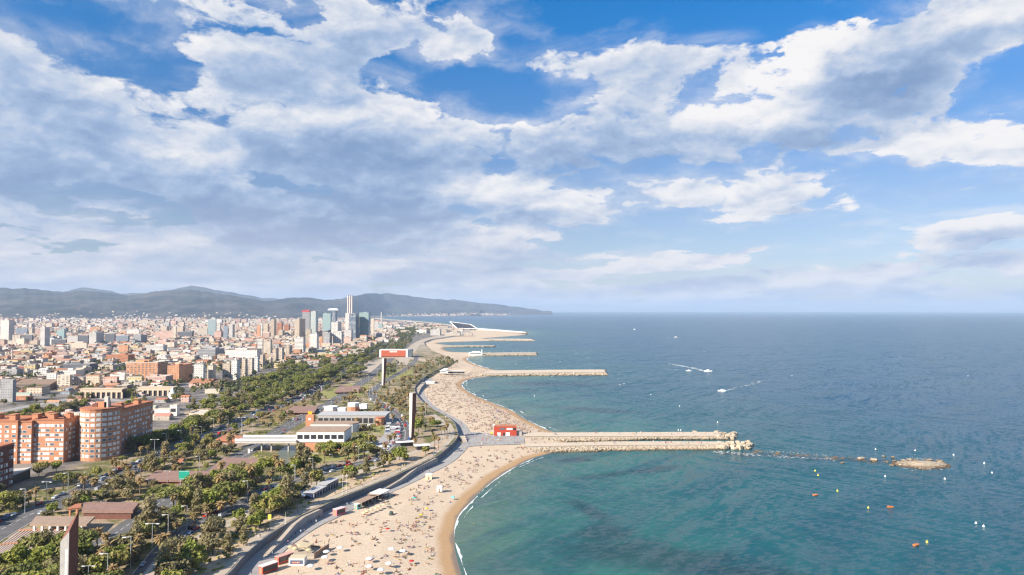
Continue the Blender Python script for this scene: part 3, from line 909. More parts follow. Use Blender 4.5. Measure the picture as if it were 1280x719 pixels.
# ---- breakwaters
def rock_mesh(seed, size=(1, 1, 1), cut=0.28):
    r = random.Random(seed)
    bm = bmesh.new()
    bmesh.ops.create_icosphere(bm, subdivisions=2, radius=0.6)
    for v in bm.verts:
        p = v.co
        for ax in range(3):
            p[ax] = max(-0.46, min(0.46, p[ax] * 1.25))
        k = 1 + cut * mnoise.noise(p * 1.9 + Vector((seed * 3.1, 0, 0)))
        v.co = Vector((p.x * size[0], p.y * size[1], p.z * size[2])) * k
    me = bpy.data.meshes.new('rock'); bm.to_mesh(me); bm.free()
    return me
M['rock_pale'] = plain('pale_stone', (0.52, 0.42, 0.30), 0.3, 0.4)
M['rock_wet'] = plain('weedy_stone', (0.155, 0.11, 0.07), 0.4, 0.5)
def mat_tidal(name, dry, wet):
    m, N, b = new_mat(name)
    p = world_pos(N)
    n1 = N.noise(p, 0.5, 5.0, 0.65)
    z = N.sep(p)[2]
    c = N.mix(N.ss(n1, 0.32, 0.68), tuple(k * 0.66 for k in dry) + (1,), dry + (1,))
    c = N.mix(N.ss(N.m('ADD', z, N.m('MULTIPLY', n1, 0.9)), 0.75, 1.75), wet + (1,), c)
    N.put(b.inputs['Base Color'], c)
    return m
M['armour'] = mat_tidal('armour_stone', (0.46, 0.375, 0.275), (0.125, 0.085, 0.05))
ROCKS = [rock_mesh(s, (1.0, 0.85, 0.75)) for s in range(6)]
def armour(name, lines, n, smin, smax, parent, seed):
    # rubble slope as one mesh nobody could count
    r = random.Random(seed)
    bm = bmesh.new()
    for a, b, za, zb, share in lines:
        for _ in range(int(n * share)):
            t = 0.14 + 0.86 * r.random()
            i = r.random() * (len(a) - 1); j = int(i); f = i - j
            p = a[j].lerp(a[j + 1], f); q = b[j].lerp(b[j + 1], f)
            c = p.lerp(q, t); c.z = za + (zb - za) * t + r.uniform(-0.25, 0.2)
            s = r.uniform(smin, smax)
            k = len(bm.verts)
            bm.from_mesh(ROCKS[r.randrange(6)])
            bm.verts.ensure_lookup_table()
            mt = Matrix.Translation(c) @ Matrix.Rotation(r.uniform(0, 6.3), 4, 'Z') @ Matrix.Rotation(r.uniform(-0.5, 0.5), 4, 'X') @ Matrix.Diagonal((s, s * r.uniform(0.7, 1.1), s * r.uniform(0.6, 1), 1))
            for v in bm.verts[k:]:
                v.co = mt @ v.co
    me = bpy.data.meshes.new(name); bm.to_mesh(me); bm.free()
    me.materials.append(M['armour'])
    o = part(parent, name, me)
    o['kind'] = 'stuff'
    return o
def breakwater(label, far, near, foot_far, foot_near, ztop, n_rock, seed, smin=1.1, smax=2.5, pale='path'):
    k = lambda pts, z: [G(x, y, z) for x, y in pts]
    fa, ne, ff, fn = k(far, ztop), k(near, ztop), k(foot_far, 0), k(foot_near, 0)
    root = thing('breakwater', 'breakwater', label=label)
    body, deck_ = MB(), MB()
    for i in range(len(fa) - 1):
        deck_.face([ne[i], ne[i + 1], fa[i + 1], fa[i]])
        for (p, q) in ((ne, fn), (fa, ff)):
            lo0, lo1 = q[i].copy(), q[i + 1].copy(); lo0.z = lo1.z = -1.2
            pts = [lo0, lo1, p[i + 1] - Vector((0, 0, 0.25)), p[i] - Vector((0, 0, 0.25))]
            body.face(pts)
    e = [fa[-1] - Vector((0, 0, .25)), ne[-1] - Vector((0, 0, .25)), Vector((fn[-1].x + 2, fn[-1].y, -1.2)), Vector((ff[-1].x + 2, ff[-1].y, -1.2))]
    body.face(e)
    part(root, 'deck', deck_.mesh('deck', [M[pale]]))
    part(root, 'rubble_core', body.mesh('rubble_core', [M['armour']]))
    armour('rock_armour', [(ne, fn, ztop - 0.55, -0.1, 0.9), (fa, ff, ztop - 0.9, 0.0, 0.10)], n_rock, smin, smax, root, seed)
    return root
M['deck_pale'] = plain('pale_deck', (0.52, 0.43, 0.33), 0.1, 0.3)
breakwater('pale stone breakwater arm behind the narrow channel, beside the red lifeguard house', [(652, 540.8), (760, 540.4), (850, 540.0), (898, 540.0)], [(655, 545.4), (760, 545.6), (850, 545.4), (902, 545.0)],
           [(648, 540.9), (760, 541.0), (850, 540.8), (908, 540.8)], [(655, 553.5), (735, 552.5), (800, 549.8), (912, 549.6)], 3.0, 900, 1, pale='deck_pale')
breakwater('long pale stone breakwater arm facing the near bay with a weedy rock face', [(650, 555.0), (760, 551.8), (850, 551.6), (905, 552.0)], [(655, 558.4), (760, 556.6), (850, 556.2), (905, 556.2)],
           [(650, 556.5), (760, 554.6), (850, 554.2), (905, 554.6)], [(684, 566.6), (760, 564.0), (850, 562.6), (905, 562.2)], 2.8, 1200, 2, pale='deck_pale')
breakwater('straight pale stone breakwater reaching far out beyond the second bay', [(612, 463.2), (700, 462.2), (755, 462.0)], [(600, 467.2), (700, 465.6), (757, 465.4)],
           [(612, 464.2), (700, 463.4), (758, 463.2)], [(600, 470.6), (700, 470.0), (760, 469.6)], 3.2, 260, 3, 2.5, 5, pale='deck_pale')
breakwater('thin stone breakwater with a row of lamp posts behind the third bay', [(604, 441.0), (640, 440.4), (670, 440.4)], [(604, 443.0), (640, 442.6), (670, 442.4)], [(604, 441.6), (640, 441.2), (672, 441.2)], [(604, 445.0), (640, 444.8), (672, 444.6)], 3.4, 120, 4, 3, 6)
breakwater('low thin stone spit beyond the white harbour building', [(552, 432.0), (585, 431.6), (618, 431.8)], [(552, 433.2), (585, 433.0), (618, 433.0)], [(552, 432.4), (585, 432.2), (620, 432.2)], [(552, 434.2), (585, 433.9), (620, 433.8)], 2.5, 60, 5, 3, 6)
breakwater('short pale stone spit with white rocks off the far beach', [(610, 423.4), (640, 423.4), (664, 423.8)], [(610, 424.8), (640, 424.9), (666, 425.4)], [(610, 424.2), (640, 424.2), (667, 424.4)], [(610, 426.4), (640, 426.6), (668, 426.6)], 3, 90, 6, 4, 8, pale='deck_pale')
breakwater('long white harbour mole stretching out past the tilted solar roof', [(588, 409.4), (625, 412.2), (656, 414.8)], [(586, 411.2), (625, 414.2), (658, 416.6)], [(588, 410.2), (625, 413.0), (660, 415.2)], [(586, 412.6), (625, 415.6), (660, 417.8)], 6.5, 60, 7, 5, 9, pale='white')

def boulder(px, py, w, h, z, rs, look, name='boulder', mat='armour', cat='rock', cube=False):
    p = G(px, py, z)
    s = p.y / F
    if cube:
        m = MB(); m.rbox(0, 0, w * s, w * s * rs.uniform(0.8, 1.1), -1.5, h * s, rs.uniform(0, 1.5))
        me = m.mesh(name, [M[mat]])
        bm = bmesh.new(); bm.from_mesh(weld(me)); bmesh.ops.bevel(bm, geom=bm.edges[:], offset=0.18, segments=1, affect='EDGES'); bm.to_mesh(me); bm.free()
    else:
        me = rock_mesh(rs.randrange(9999), (w * s * 1.05, w * s * 0.9, max(h * s * 1.7, 0.8)), 0.5); me.materials.append(M[mat])
    return thing(name, cat, loc=p, rot=rs.uniform(0, 3), look=look, group='rocks of the breakwater tips' , mesh=me)
rs = random.Random(5)
for i in range(26):      # tip of the arm behind
    boulder(rs.uniform(864, 919), rs.uniform(540.5, 549.5), rs.uniform(4.2, 7.5), rs.uniform(2.2, 4.0), rs.uniform(0, 1.6), rs, rs.choice(['rough pale boulder', 'brown angular boulder', 'low flat boulder']), mat='armour')
for i in range(26):
    boulder(rs.uniform(898, 941), rs.uniform(553.5, 562.0), rs.uniform(4.5, 8), rs.uniform(2.6, 5.0), rs.uniform(0, 1.4), rs, rs.choice(['rough pale boulder', 'brown angular boulder', 'low flat boulder']))
for x, y in ((900, 561), (908, 561.4), (916.5, 561.2), (925, 561.8), (931, 561), (915, 557), (922, 556.4), (930, 557.4), (936.5, 559.2)):
    boulder(x, y, 5.4, 5.2, 0, rs, 'squared tan concrete block', name='concrete_block', mat='rock_pale', cat='block', cube=True)
# reef: single rocks and the islet
for x, y, w, h in ((1076, 574.5, 7, 3.5), (1092.5, 576, 7.5, 3.6), (1105, 571, 4, 1.6), (1116, 572, 5, 1.8), (1109, 578, 4, 1.5), (1115, 582, 6, 1.4), (1053, 579, 5, 1.4), (1118, 576.5, 4, 1.6)):
    boulder(x, y, w, h, 0, rs, 'lone tan rock in the sea', mat='armour')
isl = thing('islet_slab', 'rock', loc=G(1152, 581, 0), label='large flat tan rock slab in the middle of the islet, ridged on top', mesh=None)
mm = MB()
for k in range(5):
    w = 22 - k * 3.2
    pts = [(math.cos(a) * w * (1 + 0.18 * mnoise.noise(Vector((math.cos(a) * 2, math.sin(a) * 2, k)))) + k * 0.6, math.sin(a) * w * 0.62) for a in np.linspace(0, 2 * math.pi, 22, endpoint=False)]
    mm.prism(pts, -1.0 if k == 0 else -0.2 + k * 0.42, 0.25 + k * 0.42)
part(isl, 'rock_slab', mm.mesh('rock_slab', [M['armour']]))
for i in range(40):
    a = rs.uniform(0, 6.28); rr = math.sqrt(rs.uniform(0.35, 1.0))
    boulder(1152 + math.cos(a) * 31 * rr + rs.uniform(-1, 3), 580.5 + math.sin(a) * 6.6 * rr, rs.uniform(3, 7.5), rs.uniform(1.0, 2.8), 0.0, rs, rs.choice(['rough tan rock', 'pale low rock', 'brown wet rock']))

# low, half sunken rocks that join the tip to the islet
def reef():
    L = [G(x, y, 0) for x, y in ((938, 563.5), (985, 568.0), (1040, 572.5), (1080, 575.0), (1122, 578.0))]
    bm = bmesh.new(); r = random.Random(44)
    for _ in range(150):
        i = r.random() * (len(L) - 1); j = int(i)
        c = L[j].lerp(L[j + 1], i - j) + Vector((r.gauss(0, 3), r.gauss(0, 4.5), r.uniform(-.75, -.35)))
        k = len(bm.verts); bm.from_mesh(ROCKS[r.randrange(6)]); bm.verts.ensure_lookup_table()
        s_ = r.uniform(1.4, 3.4)
        mt = Matrix.Translation(c) @ Matrix.Rotation(r.uniform(0, 6.3), 4, 'Z') @ Matrix.Diagonal((s_ * 1.3, s_, s_ * .6, 1))
        for v in bm.verts[k:]: v.co = mt @ v.co
    me = bpy.data.meshes.new('reef_rubble'); bm.to_mesh(me); bm.free(); me.materials.append(M['rock_wet'])
    setting('reef_rubble', me, kind='stuff')
reef()
# ---- foam: surf along the beaches, wash over the reef, wakes
def mat_foam():
    m, N, b = new_mat('foam')
    p = world_pos(N)
    n = N.noise(p, 0.55, 5.0, 0.65)
    N.put(b.inputs['Base Color'], N.mix(N.ss(n, 0.3, 0.7), (0.42, 0.48, 0.46, 1), (0.74, 0.75, 0.73, 1)))
    return m
M['foam'] = mat_foam()
def foam_strip(line, base, wid, z, seed, gap=0.0, out=1, name='foam'):
    r = random.Random(seed)
    m = MB()
    dense = []
    for a, b in zip(line[:-1], line[1:]):
        n = max(1, int((b - a).length / 2.2))
        dense += [a.lerp(b, k / n) for k in range(n)]
    dense.append(line[-1])
    off = []
    wv = []
    for i, p in enumerate(dense):
        w = mnoise.noise(Vector((p.x * 0.045, p.y * 0.045, seed))) + 0.6 * mnoise.noise(Vector((p.x * 0.23, p.y * 0.23, seed)))
        o = mnoise.noise(Vector((p.x * 0.02, p.y * 0.02, seed + 9.0)))
        off.append(base + 2.2 * o); wv.append(max(0.0, wid * (0.55 + w * 1.5 - gap)))
    A = offset_line(dense, [o * out for o in off]); B = offset_line(dense, [(o + w) * out for o, w in zip(off, wv)])
    for i in range(len(dense) - 1):
        if wv[i] > 0.05 or wv[i + 1] > 0.05:
            m.face([(A[i].x, A[i].y, z), (B[i].x, B[i].y, z), (B[i + 1].x, B[i + 1].y, z), (A[i + 1].x, A[i + 1].y, z)])
    if m.f:
        return setting(name, m.mesh(name, [M['foam']]), kind='stuff')
near_bay = SHORE_S[:50]
second = [p for p in SHORE_S if G(0, 540, 0).y < p.y < G(0, 470.5, 0).y and p.x < 60]
third = [p for p in SHORE_S if G(0, 462, 0).y < p.y < G(0, 445, 0).y and p.x < 20]
foam_strip(near_bay, 0.3, 1.15, 0.06, 1)
foam_strip(near_bay, 4.0, 1.1, 0.05, 2, gap=0.35)
foam_strip(second, 0.3, 1.9, 0.06, 3)
foam_strip(second, 7.0, 1.4, 0.05, 4, gap=0.45)
foam_strip(third, 0.5, 5.0, 0.06, 5)
def foam_patch(pts, n, smin, smax, seed, name='foam', z=0.07):
    # ragged flecks scattered along a line on the water
    r = random.Random(seed)
    m = MB()
    L = [G(x, y, 0) for x, y in pts]
    for _ in range(n):
        i = r.random() * (len(L) - 1); j = int(i)
        c = L[j].lerp(L[j + 1], i - j)
        s = c.y / F
        w = r.uniform(smin, smax) * s
        c = c + Vector((r.gauss(0, 1.5 * s), r.gauss(0, 3.0), 0)); w *= r.choice([0.6, 1, 1, 1.8])
        k = r.randint(5, 8)
        m.face([(c.x + math.cos(a) * w * r.uniform(0.5, 1), c.y + math.sin(a) * w * 0.7 * r.uniform(0.4, 1), z + r.uniform(0, 0.04)) for a in np.linspace(0, 6.283, k, endpoint=False)])
    return setting(name, m.mesh(name, [M['foam']]), kind='stuff')
foam_patch([(893, 564.5), (930, 567.5), (985, 571.5), (1045, 574.5)], 300, 0.35, 1.5, 21)
foam_patch([(960, 564), (990, 566), (1040, 570)], 90, 0.3, 1.1, 22)
foam_patch([(1124, 575), (1150, 573), (1186, 581)], 70, 0.3, 1.1, 23)
foam_patch([(1130, 586), (1160, 587), (1188, 584)], 80, 0.3, 1.2, 24)

# ------------------------------------------------------------------ buildings
C_ = dict(white=(0.68, 0.635, 0.575), cream=(0.60, 0.51, 0.40), sand=(0.57, 0.465, 0.35), beige=(0.49, 0.40, 0.305), grey=(0.36, 0.355, 0.35), bluegrey=(0.27, 0.31, 0.36), dark=(0.13, 0.135, 0.15),
          orange=(0.55, 0.275, 0.145), brick=(0.40, 0.165, 0.085), red=(0.42, 0.09, 0.06), pink=(0.55, 0.37, 0.30), yellow=(0.60, 0.47, 0.24), teal=(0.27, 0.40, 0.40), brown=(0.25, 0.17, 0.12))
ROOFC = dict(tile=(0.36, 0.165, 0.095), grey=(0.34, 0.32, 0.30), pale=(0.52, 0.46, 0.39), brown=(0.22, 0.155, 0.115), terracotta=(0.44, 0.235, 0.15))
KEEP_BUILT = []

def block(px0, px1, xr, ytop, ybase, tone, style='fa_dots', roof='grey', label=None, name='apartment_block', cat='building', group=None, gable=0.0, extras=1, rot=0.0, depth=None, look=None, zb=LAND_Z):
    """a block whose near face spans px0..px1 and whose side face reaches xr"""
    p0, p1 = G(px0, ybase, zb), G(px1, ybase, zb)
    Y = p0.y
    w = p1.x - p0.x
    if depth is None:
        if xr is not None and xr > px1 + 0.2 and px1 < CX:
            depth = min(max(F * p1.x / (xr - CX) - Y, 6.0), 90.0)
        else:
            depth = max(10.0, min(w * 0.9, 40))
    h = height_at(Y, ytop) - zb
    return block_at(p0.x, Y, w, depth, h, tone, style, roof, label, name, cat, group, gable, extras, rot, look, zb)

def block_at(x0, Y, w, depth, h, tone, style='fa_dots', roof='grey', label=None, name='apartment_block', cat='building', group=None, gable=0.0, extras=1, rot=0.0, look=None, zb=LAND_Z):
    tone = C_[tone] if isinstance(tone, str) else tone
    k = rnd.uniform(0.9, 1.08)
    tone = tuple(min(0.8, c * k) for c in tone)
    root = thing(name, cat, loc=(x0 + w / 2, Y + depth / 2, zb), rot=rot, label=label, group=group, look=look, pos=(x0 + w / 2, Y + depth / 2, zb))
    KEEP_BUILT.append((x0 - 1, x0 + w + 1, Y - 1, Y + depth + 1))
    m = MB()
    m.rbox(0, 0, w, depth, -1.5, h, 0, bottom=False)
    part(root, 'wall', m.mesh('wall', [M[style]], uv=True), colour=tone)
    r = MB()
    rc = ROOFC[roof]
    if gable > 0:
        ov = 0.5
        if w > depth:
            a = [(-w / 2 - ov, -depth / 2 - ov), (w / 2 + ov, -depth / 2 - ov), (w / 2 + ov, depth / 2 + ov), (-w / 2 - ov, depth / 2 + ov)]
            r.face([(a[0][0], a[0][1], h), (a[1][0], a[1][1], h), (a[1][0], 0, h + gable), (a[0][0], 0, h + gable)])
            r.face([(a[3][0], 0, h + gable), (a[2][0], 0, h + gable), (a[2][0], a[2][1], h), (a[3][0], a[3][1], h)])
            for x in (a[0][0] + ov, a[1][0] - ov):
                r.face([(x, a[0][1], h + 0.02), (x, a[2][1], h + 0.02), (x, 0, h + gable - 0.05)])
        else:
            a = [(-w / 2 - ov, -depth / 2 - ov), (w / 2 + ov, depth / 2 + ov)]
            r.face([(a[0][0], a[0][1], h), (0, a[0][1], h + gable), (0, a[1][1], h + gable), (a[0][0], a[1][1], h)])
            r.face([(0, a[0][1], h + gable), (a[1][0], a[0][1], h), (a[1][0], a[1][1], h), (0, a[1][1], h + gable)])
            for y in (a[0][1] + ov, a[1][1] - ov):
                r.face([(a[0][0], y, h + 0.02), (a[1][0], y, h + 0.02), (0, y, h + gable - 0.05)])
    else:
        # parapet ring and flat roof a little lower
        for (cx, c_y, ww, dd) in ((0, -depth / 2 + 0.2, w + 0.2, 0.6), (0, depth / 2 - 0.2, w + 0.2, 0.6), (-w / 2 + 0.2, 0, 0.6, depth - 0.8), (w / 2 - 0.2, 0, 0.6, depth - 0.8)):
            r.rbox(cx, c_y, ww, dd, h, h + 0.9, bottom=False)
        r.face([(-w / 2 + 0.5, -depth / 2 + 0.5, h + 0.05), (w / 2 - 0.5, -depth / 2 + 0.5, h + 0.05), (w / 2 - 0.5, depth / 2 - 0.5, h + 0.05), (-w / 2 + 0.5, depth / 2 - 0.5, h + 0.05)])
    part(root, 'roof', r.mesh('roof', [M['roof']]), colour=rc)
    if extras and gable == 0 and min(w, depth) > 7:
        e = MB()
        for _ in range(extras):
            ww, dd = rnd.uniform(0.18, 0.4) * w, rnd.uniform(0.25, 0.5) * depth
            e.rbox(rnd.uniform(-0.25, 0.25) * w, rnd.uniform(-0.2, 0.2) * depth, ww, dd, h + 0.06, h + rnd.uniform(2.2, 3.6), bottom=False)
        part(root, 'stair_head', e.mesh('stair_head', [M['painted']]), colour=tuple(min(0.75, c * 1.05) for c in tone))
    return root

B = block
TW = 'towers of the city'
# -- western skyline
B(0, 10.5, 19, 400.5, 433, 'white', 'fa_dots', label='tall white tower with dark side at the city edge behind low roofs', name='tower_block')
B(15, 25, 26, 419, 433, 'cream', 'fa_balcony', label='cream block beside the tall white tower, half its height')
B(26, 40, 42, 419, 433, 'dark', 'fa_dots', label='dark square block behind the cream block at the city edge')
B(50, 55.5, 63.5, 409.5, 436, 'white', 'fa_bands', label='slim slab tower with bright narrow face and long grey side', name='tower_block')
B(70.5, 80, 84, 412, 426, 'teal', 'fa_glass', label='small teal glass office cube behind the slim slab tower', name='office_block')
B(64, 82, 84, 424.5, 434, 'dark', 'fa_bands', label='low dark office below the teal glass cube', name='office_block')
B(84, 97, 98, 420, 433, 'white', 'fa_bands', label='white stepped office right after the teal glass cube', name='office_block')
B(97, 110, 112, 419.5, 432, 'dark', 'fa_bands', label='dark banded office between two white offices', name='office_block')
B(111, 120, 131, 416, 433, 'white', 'fa_bands', label='broad office with white end and grey striped side', name='office_block')
B(131, 143, 144, 417.5, 431, 'dark', 'fa_bands', label='dark office block attached to the striped office', name='office_block')
B(145, 160, 163, 420, 431, 'bluegrey', 'fa_bands', label='pale blue grey office with ribbed front', name='office_block')
B(166, 176, 185, 419, 430.5, 'grey', 'fa_bands', label='grey office with slanting dark side roof', name='office_block')
B(186, 198, 200, 422, 431, 'beige', 'fa_dots', label='low beige office at the end of the office row', name='office_block')
B(158, 174, 176, 412, 420, 'white', 'fa_dots', label='white apartment group above the ribbed office')
B(112, 125, 127, 409, 419, 'orange', 'fa_balcony', label='orange apartment tower rising behind the striped office', name='tower_block')
B(36, 40, 45, 411, 421, 'cream', 'fa_dots', label='small cream tower between the tall white tower and the slim slab', name='tower_block')
B(20, 34, 36, 410.5, 420, 'bluegrey', 'fa_bands', label='long slate grey block behind the dark square block')
# -- middle skyline
B(194, 216, 217, 414, 428, 'pink', 'fa_dots', label='wide pinkish apartment slab in the middle of the skyline')
B(216, 220, 222, 408.5, 428, 'cream', 'fa_balcony', label='thin cream tower on the end of the pinkish slab', name='tower_block')
B(222, 240, 243, 415, 424, 'dark', 'fa_bands', label='dark brown block behind the pinkish slab')
B(246, 259, 260, 410, 421.5, 'cream', 'fa_balcony', label='cream apartment group beside the grey blue glass tower')
B(259.5, 269.5, 271, 399.5, 423, 'bluegrey', 'fa_glass', label='grey blue glass tower with flat top in the middle skyline', name='glass_tower')
B(270.5, 275, 277, 403.5, 423, 'white', 'fa_bands', label='slim white tower against the grey blue glass tower', name='tower_block')
B(279, 284.5, 286, 408, 425, 'bluegrey', 'fa_bands', label='short blue grey tower with square top', name='tower_block')
B(286, 290.5, 294, 406, 425, 'white', 'fa_bands', label='white tower with dark side next to the short blue grey tower', name='tower_block')
B(321, 325, 326, 406.5, 424, 'orange', 'fa_dots', label='thin orange tower with white edge', name='tower_block')
B(325.6, 327.6, 328.4, 404, 424, 'white', 'fa_bands', label='very thin white tower beside the thin orange tower', name='tower_block')
B(329.5, 334.5, 337, 405, 424, 'sand', 'fa_dots', label='sand coloured tower between orange and beige towers', name='tower_block')
B(338, 342.5, 346, 399.5, 424, 'beige', 'fa_dots', label='beige twin topped tower with dark side', name='tower_block')
B(321.5, 328, 329, 424, 446, 'white', 'fa_bands', label='narrow white slab standing above the avenue trees', name='tower_block')
B(329, 338, 341, 427, 446, 'cream', 'fa_dots', label='cream slab with dark side beside the narrow white slab')
B(346, 352, 354, 404, 420, 'brick', 'fa_dots', label='brick tower pair seen past the beige twin tower', name='tower_block')
B(355, 361, 363, 406, 420, 'brick', 'fa_dots', label='second brick tower, closer to the sea', name='tower_block')
B(352, 366, 368, 414, 421, 'cream', 'fa_balcony', label='long cream block below the brick towers')
B(368, 374, 382, 399, 425, 'sand', 'fa_dots', label='sand tower with darker side behind the bright white slab', name='tower_block')
B(368, 379, 382.5, 422.3, 443, 'white', 'fa_bands', label='bright white slab with dark side at the forest edge', name='tower_block')
B(377.5, 387, 388.5, 390.5, 422, 'grey', 'fa_bands', label='grey tower with a red crown', name='tower_block', extras=0)
B(388, 394.5, 398, 389.5, 423, 'white', 'fa_glass', label='tall white tower beside the red crowned tower', name='tower_block')
B(382, 388, 390, 412, 436, 'beige', 'fa_dots', label='beige block between the bright white slab and a white tower')
B(387, 396, 399, 417.5, 440, 'white', 'fa_dots', label='white tower with dark side standing at the forest edge', name='tower_block')
B(399.5, 403, 404, 421, 436, 'orange', 'fa_dots', label='orange block squeezed between white and grey towers')
B(403.3, 413, 415, 392, 420, 'teal', 'fa_glass', label='pale teal glass tower with beige cap', name='glass_tower')
B(415, 419, 422, 388, 416, 'bluegrey', 'fa_blueglass', label='dark glass tower with white slanting roof fin', name='glass_tower')
B(414, 422, 427, 403, 424, 'white', 'fa_balcony', label='white and dark chequered tower below the dark glass tower', name='tower_block')
B(404, 412, 415.5, 416.5, 434, 'grey', 'fa_dots', label='grey tower with dark side by the pale teal tower', name='tower_block')
B(416, 427, 430, 415.5, 433.5, 'white', 'fa_balcony', label='pale grey ribbed tower at the forest edge', name='tower_block')
B(430.3, 439, 441.5, 412.5, 430.5, 'white', 'fa_bands', label='plain white tower in front of the dark blue glass tower', name='tower_block')
B(431.5, 436.3, 437, 391.5, 424, 'white', 'fa_balcony', label='white lattice tower on the edge of the dark blue glass tower', name='tower_block')
B(436.5, 444.5, 449, 392.5, 427, 'bluegrey', 'fa_blueglass', label='dark blue glass tower below the three chimneys', name='glass_tower')
B(448.8, 460.5, 463.3, 391, 426, 'teal', 'fa_glass', label='broad teal glass slab closest to the sea', name='glass_tower')
B(463.5, 467, 468, 398.5, 421, 'cream', 'fa_dots', label='thin cream tower past the broad teal glass slab', name='tower_block')
B(468, 473, 474, 402, 413, 'white', 'fa_bands', label='low white block past the broad teal glass slab')
B(473, 478, 479, 405, 413, 'teal', 'fa_glass', label='small teal block by the single white chimney')
# crown and caps
def cap(px0, px1, ytop, ybot, Yref, tone, name, label, host):
    Y = G(px0, Yref, LAND_Z).y + 2
    x0, x1 = (px0 - CX) / F * Y, (px1 - CX) / F * Y
    z0, z1 = height_at(Y, ybot), height_at(Y, ytop)
    tower = next(o for o in scene.objects if o.get('label') == host)
    root = link(name, None, parent=tower, loc=Vector(((x0 + x1) / 2, Y + 8, z0)) - tower.location)
    root['label'] = label
    m = MB(); w = (x1 - x0) / 2
    m.prism([(-w, -9), (w, -9), (w, 9), (-w, 9)], 0, (z1 - z0) * 0.55, bottom=True)
    m.face([(-w * 1.1, -9, (z1 - z0) * 0.6), (w * 1.1, -9, (z1 - z0) * 0.6), (w * 0.6, 0, z1 - z0), (-w * 0.6, 0, z1 - z0)])
    m.face([(w * 1.1, 9, (z1 - z0) * 0.6), (-w * 1.1, 9, (z1 - z0) * 0.6), (-w * 0.6, 0, z1 - z0), (w * 0.6, 0, z1 - z0)])
    part(root, 'crown_panel', m.mesh('crown_panel', [M['painted']]), colour=tone)
cap(377.4, 387.2, 387.4, 390.4, 422, (0.40, 0.075, 0.075), 'roof_crown', 'red box crown', 'grey tower with a red crown')
cap(410, 422.5, 385.6, 388, 416, (0.75, 0.75, 0.75), 'roof_fin', 'white slanting fin roof', 'dark glass tower with white slanting roof fin')
# chimneys
def chimney(px, w, ytop, ybase, label, Y=None):
    p = G(px, ybase, LAND_Z)
    r = w / 2 / F * p.y
    root = thing('chimney', 'chimney', loc=p, label=label, group='power station chimneys')
    h = height_at(p.y, ytop) - LAND_Z
    m = MB(); m.tube((0, 0, -1), (0, 0, h), r * 1.15, r * 0.9, 14)
    part(root, 'shaft', m.mesh('shaft', [M['painted']]), colour=(0.56, 0.50, 0.45))
    m2 = MB(); m2.tube((0, 0, h), (0, 0, h + 4), r * 0.98, r * 0.98, 14)
    part(root, 'rim', m2.mesh('rim', [M['painted']]), colour=(0.40, 0.33, 0.29))
chimney(434.6, 1.9, 370, 414, 'tall concrete power station chimney nearest the white lattice tower')
chimney(437.1, 1.9, 370, 414, 'tall concrete power station chimney in the middle of three')
chimney(439.8, 1.9, 370.4, 414, 'tall concrete power station chimney of three nearest the sea')
chimney(476.8, 1.5, 390.6, 407, 'single slim white chimney standing apart near the sea')
chimney(15, 1.6, 437.5, 455, 'old brick factory chimney among low roofs')

# -- nearer city
B(281.5, 321, 322, 437.5, 452, 'white', 'fa_dots', roof='brown', label='long white office slab with rows of square windows', name='office_block', depth=30)
B(247, 269, 281, 437, 449, 'grey', 'fa_bands', label='grey office with long dark side beyond the white office slab', name='office_block')
B(157.5, 197, 199, 453.5, 473, 'orange', 'fa_balcony', roof='pale', label='big orange block ribbed with white vertical strips', depth=34, extras=3)
B(209, 223.5, 242, 457.5, 479, 'orange', 'fa_dots', roof='terracotta', label='orange block with a long brown shaded side')
B(161, 177, 181, 471.5, 484, 'yellow', 'fa_dots', label='yellow villa block with three rows of windows')
B(182, 207, 209, 471, 483.5, 'pink', 'fa_dots', roof='pale', label='pink stone block full of small windows', depth=22)
B(0, 15.5, 17, 475.5, 503, 'grey', 'fa_dots', label='grey block cut by the frame edge with small square windows')
B(58, 70, 72, 467, 482, 'white', 'fa_dots', roof='pale', label='white terraced apartment house beside the brown shed')
B(71, 87, 90, 469.5, 487, 'cream', 'fa_balcony', roof='pale', label='cream apartment house before the white terraced house')
B(92, 104, 107, 472, 486, 'beige', 'fa_dots', label='beige house beside the cream apartment house')
B(106, 124, 128, 470, 484, 'sand', 'fa_dots', roof='terracotta', label='sand coloured row of houses with tiled terrace')
B(129, 146, 148, 472, 484, 'pink', 'fa_dots', roof='terracotta', label='pale pink house in front of the orange ribbed block')
B(16, 62, 66, 481, 488, 'brown', 'fa_tone' if False else 'fa_bands', roof='brown', gable=6, label='wide brown roofed shed', name='shed', cat='shed', depth=42, extras=0)
B(5, 30, 33, 458.5, 466, 'red', 'fa_dots', roof='grey', label='dark red workshop range beside the brick chimney', name='workshop')
B(30, 44, 46, 456, 467, 'yellow', 'fa_balcony', label='yellow striped apartment house among the workshops')
B(54, 66, 68, 453.5, 463, 'orange', 'fa_balcony', label='small orange striped house among low roofs')
B(79, 112, 113, 455.5, 466, 'dark', 'fa_bands', label='low dark office with a long flat roof', name='office_block', depth=25)
B(88, 108, 109, 429, 440, 'cream', 'fa_dots', roof='terracotta', label='cream warehouse with an orange end wall')
B(148, 160, 161, 432, 443, 'orange', 'fa_dots', roof='terracotta', label='orange house with pale roof above the white rows')
B(132, 160, 162, 444, 455, 'brick', 'fa_dots', roof='terracotta', label='terraced brick range behind the ribbed block', depth=25)
B(214, 243, 246, 445, 455, 'cream', 'fa_dots', roof='pale', label='cream apartment range with a pale end tower', depth=26)
B(181, 204, 206, 432, 441, 'white', 'fa_bands', label='long white terrace of flats', depth=22)
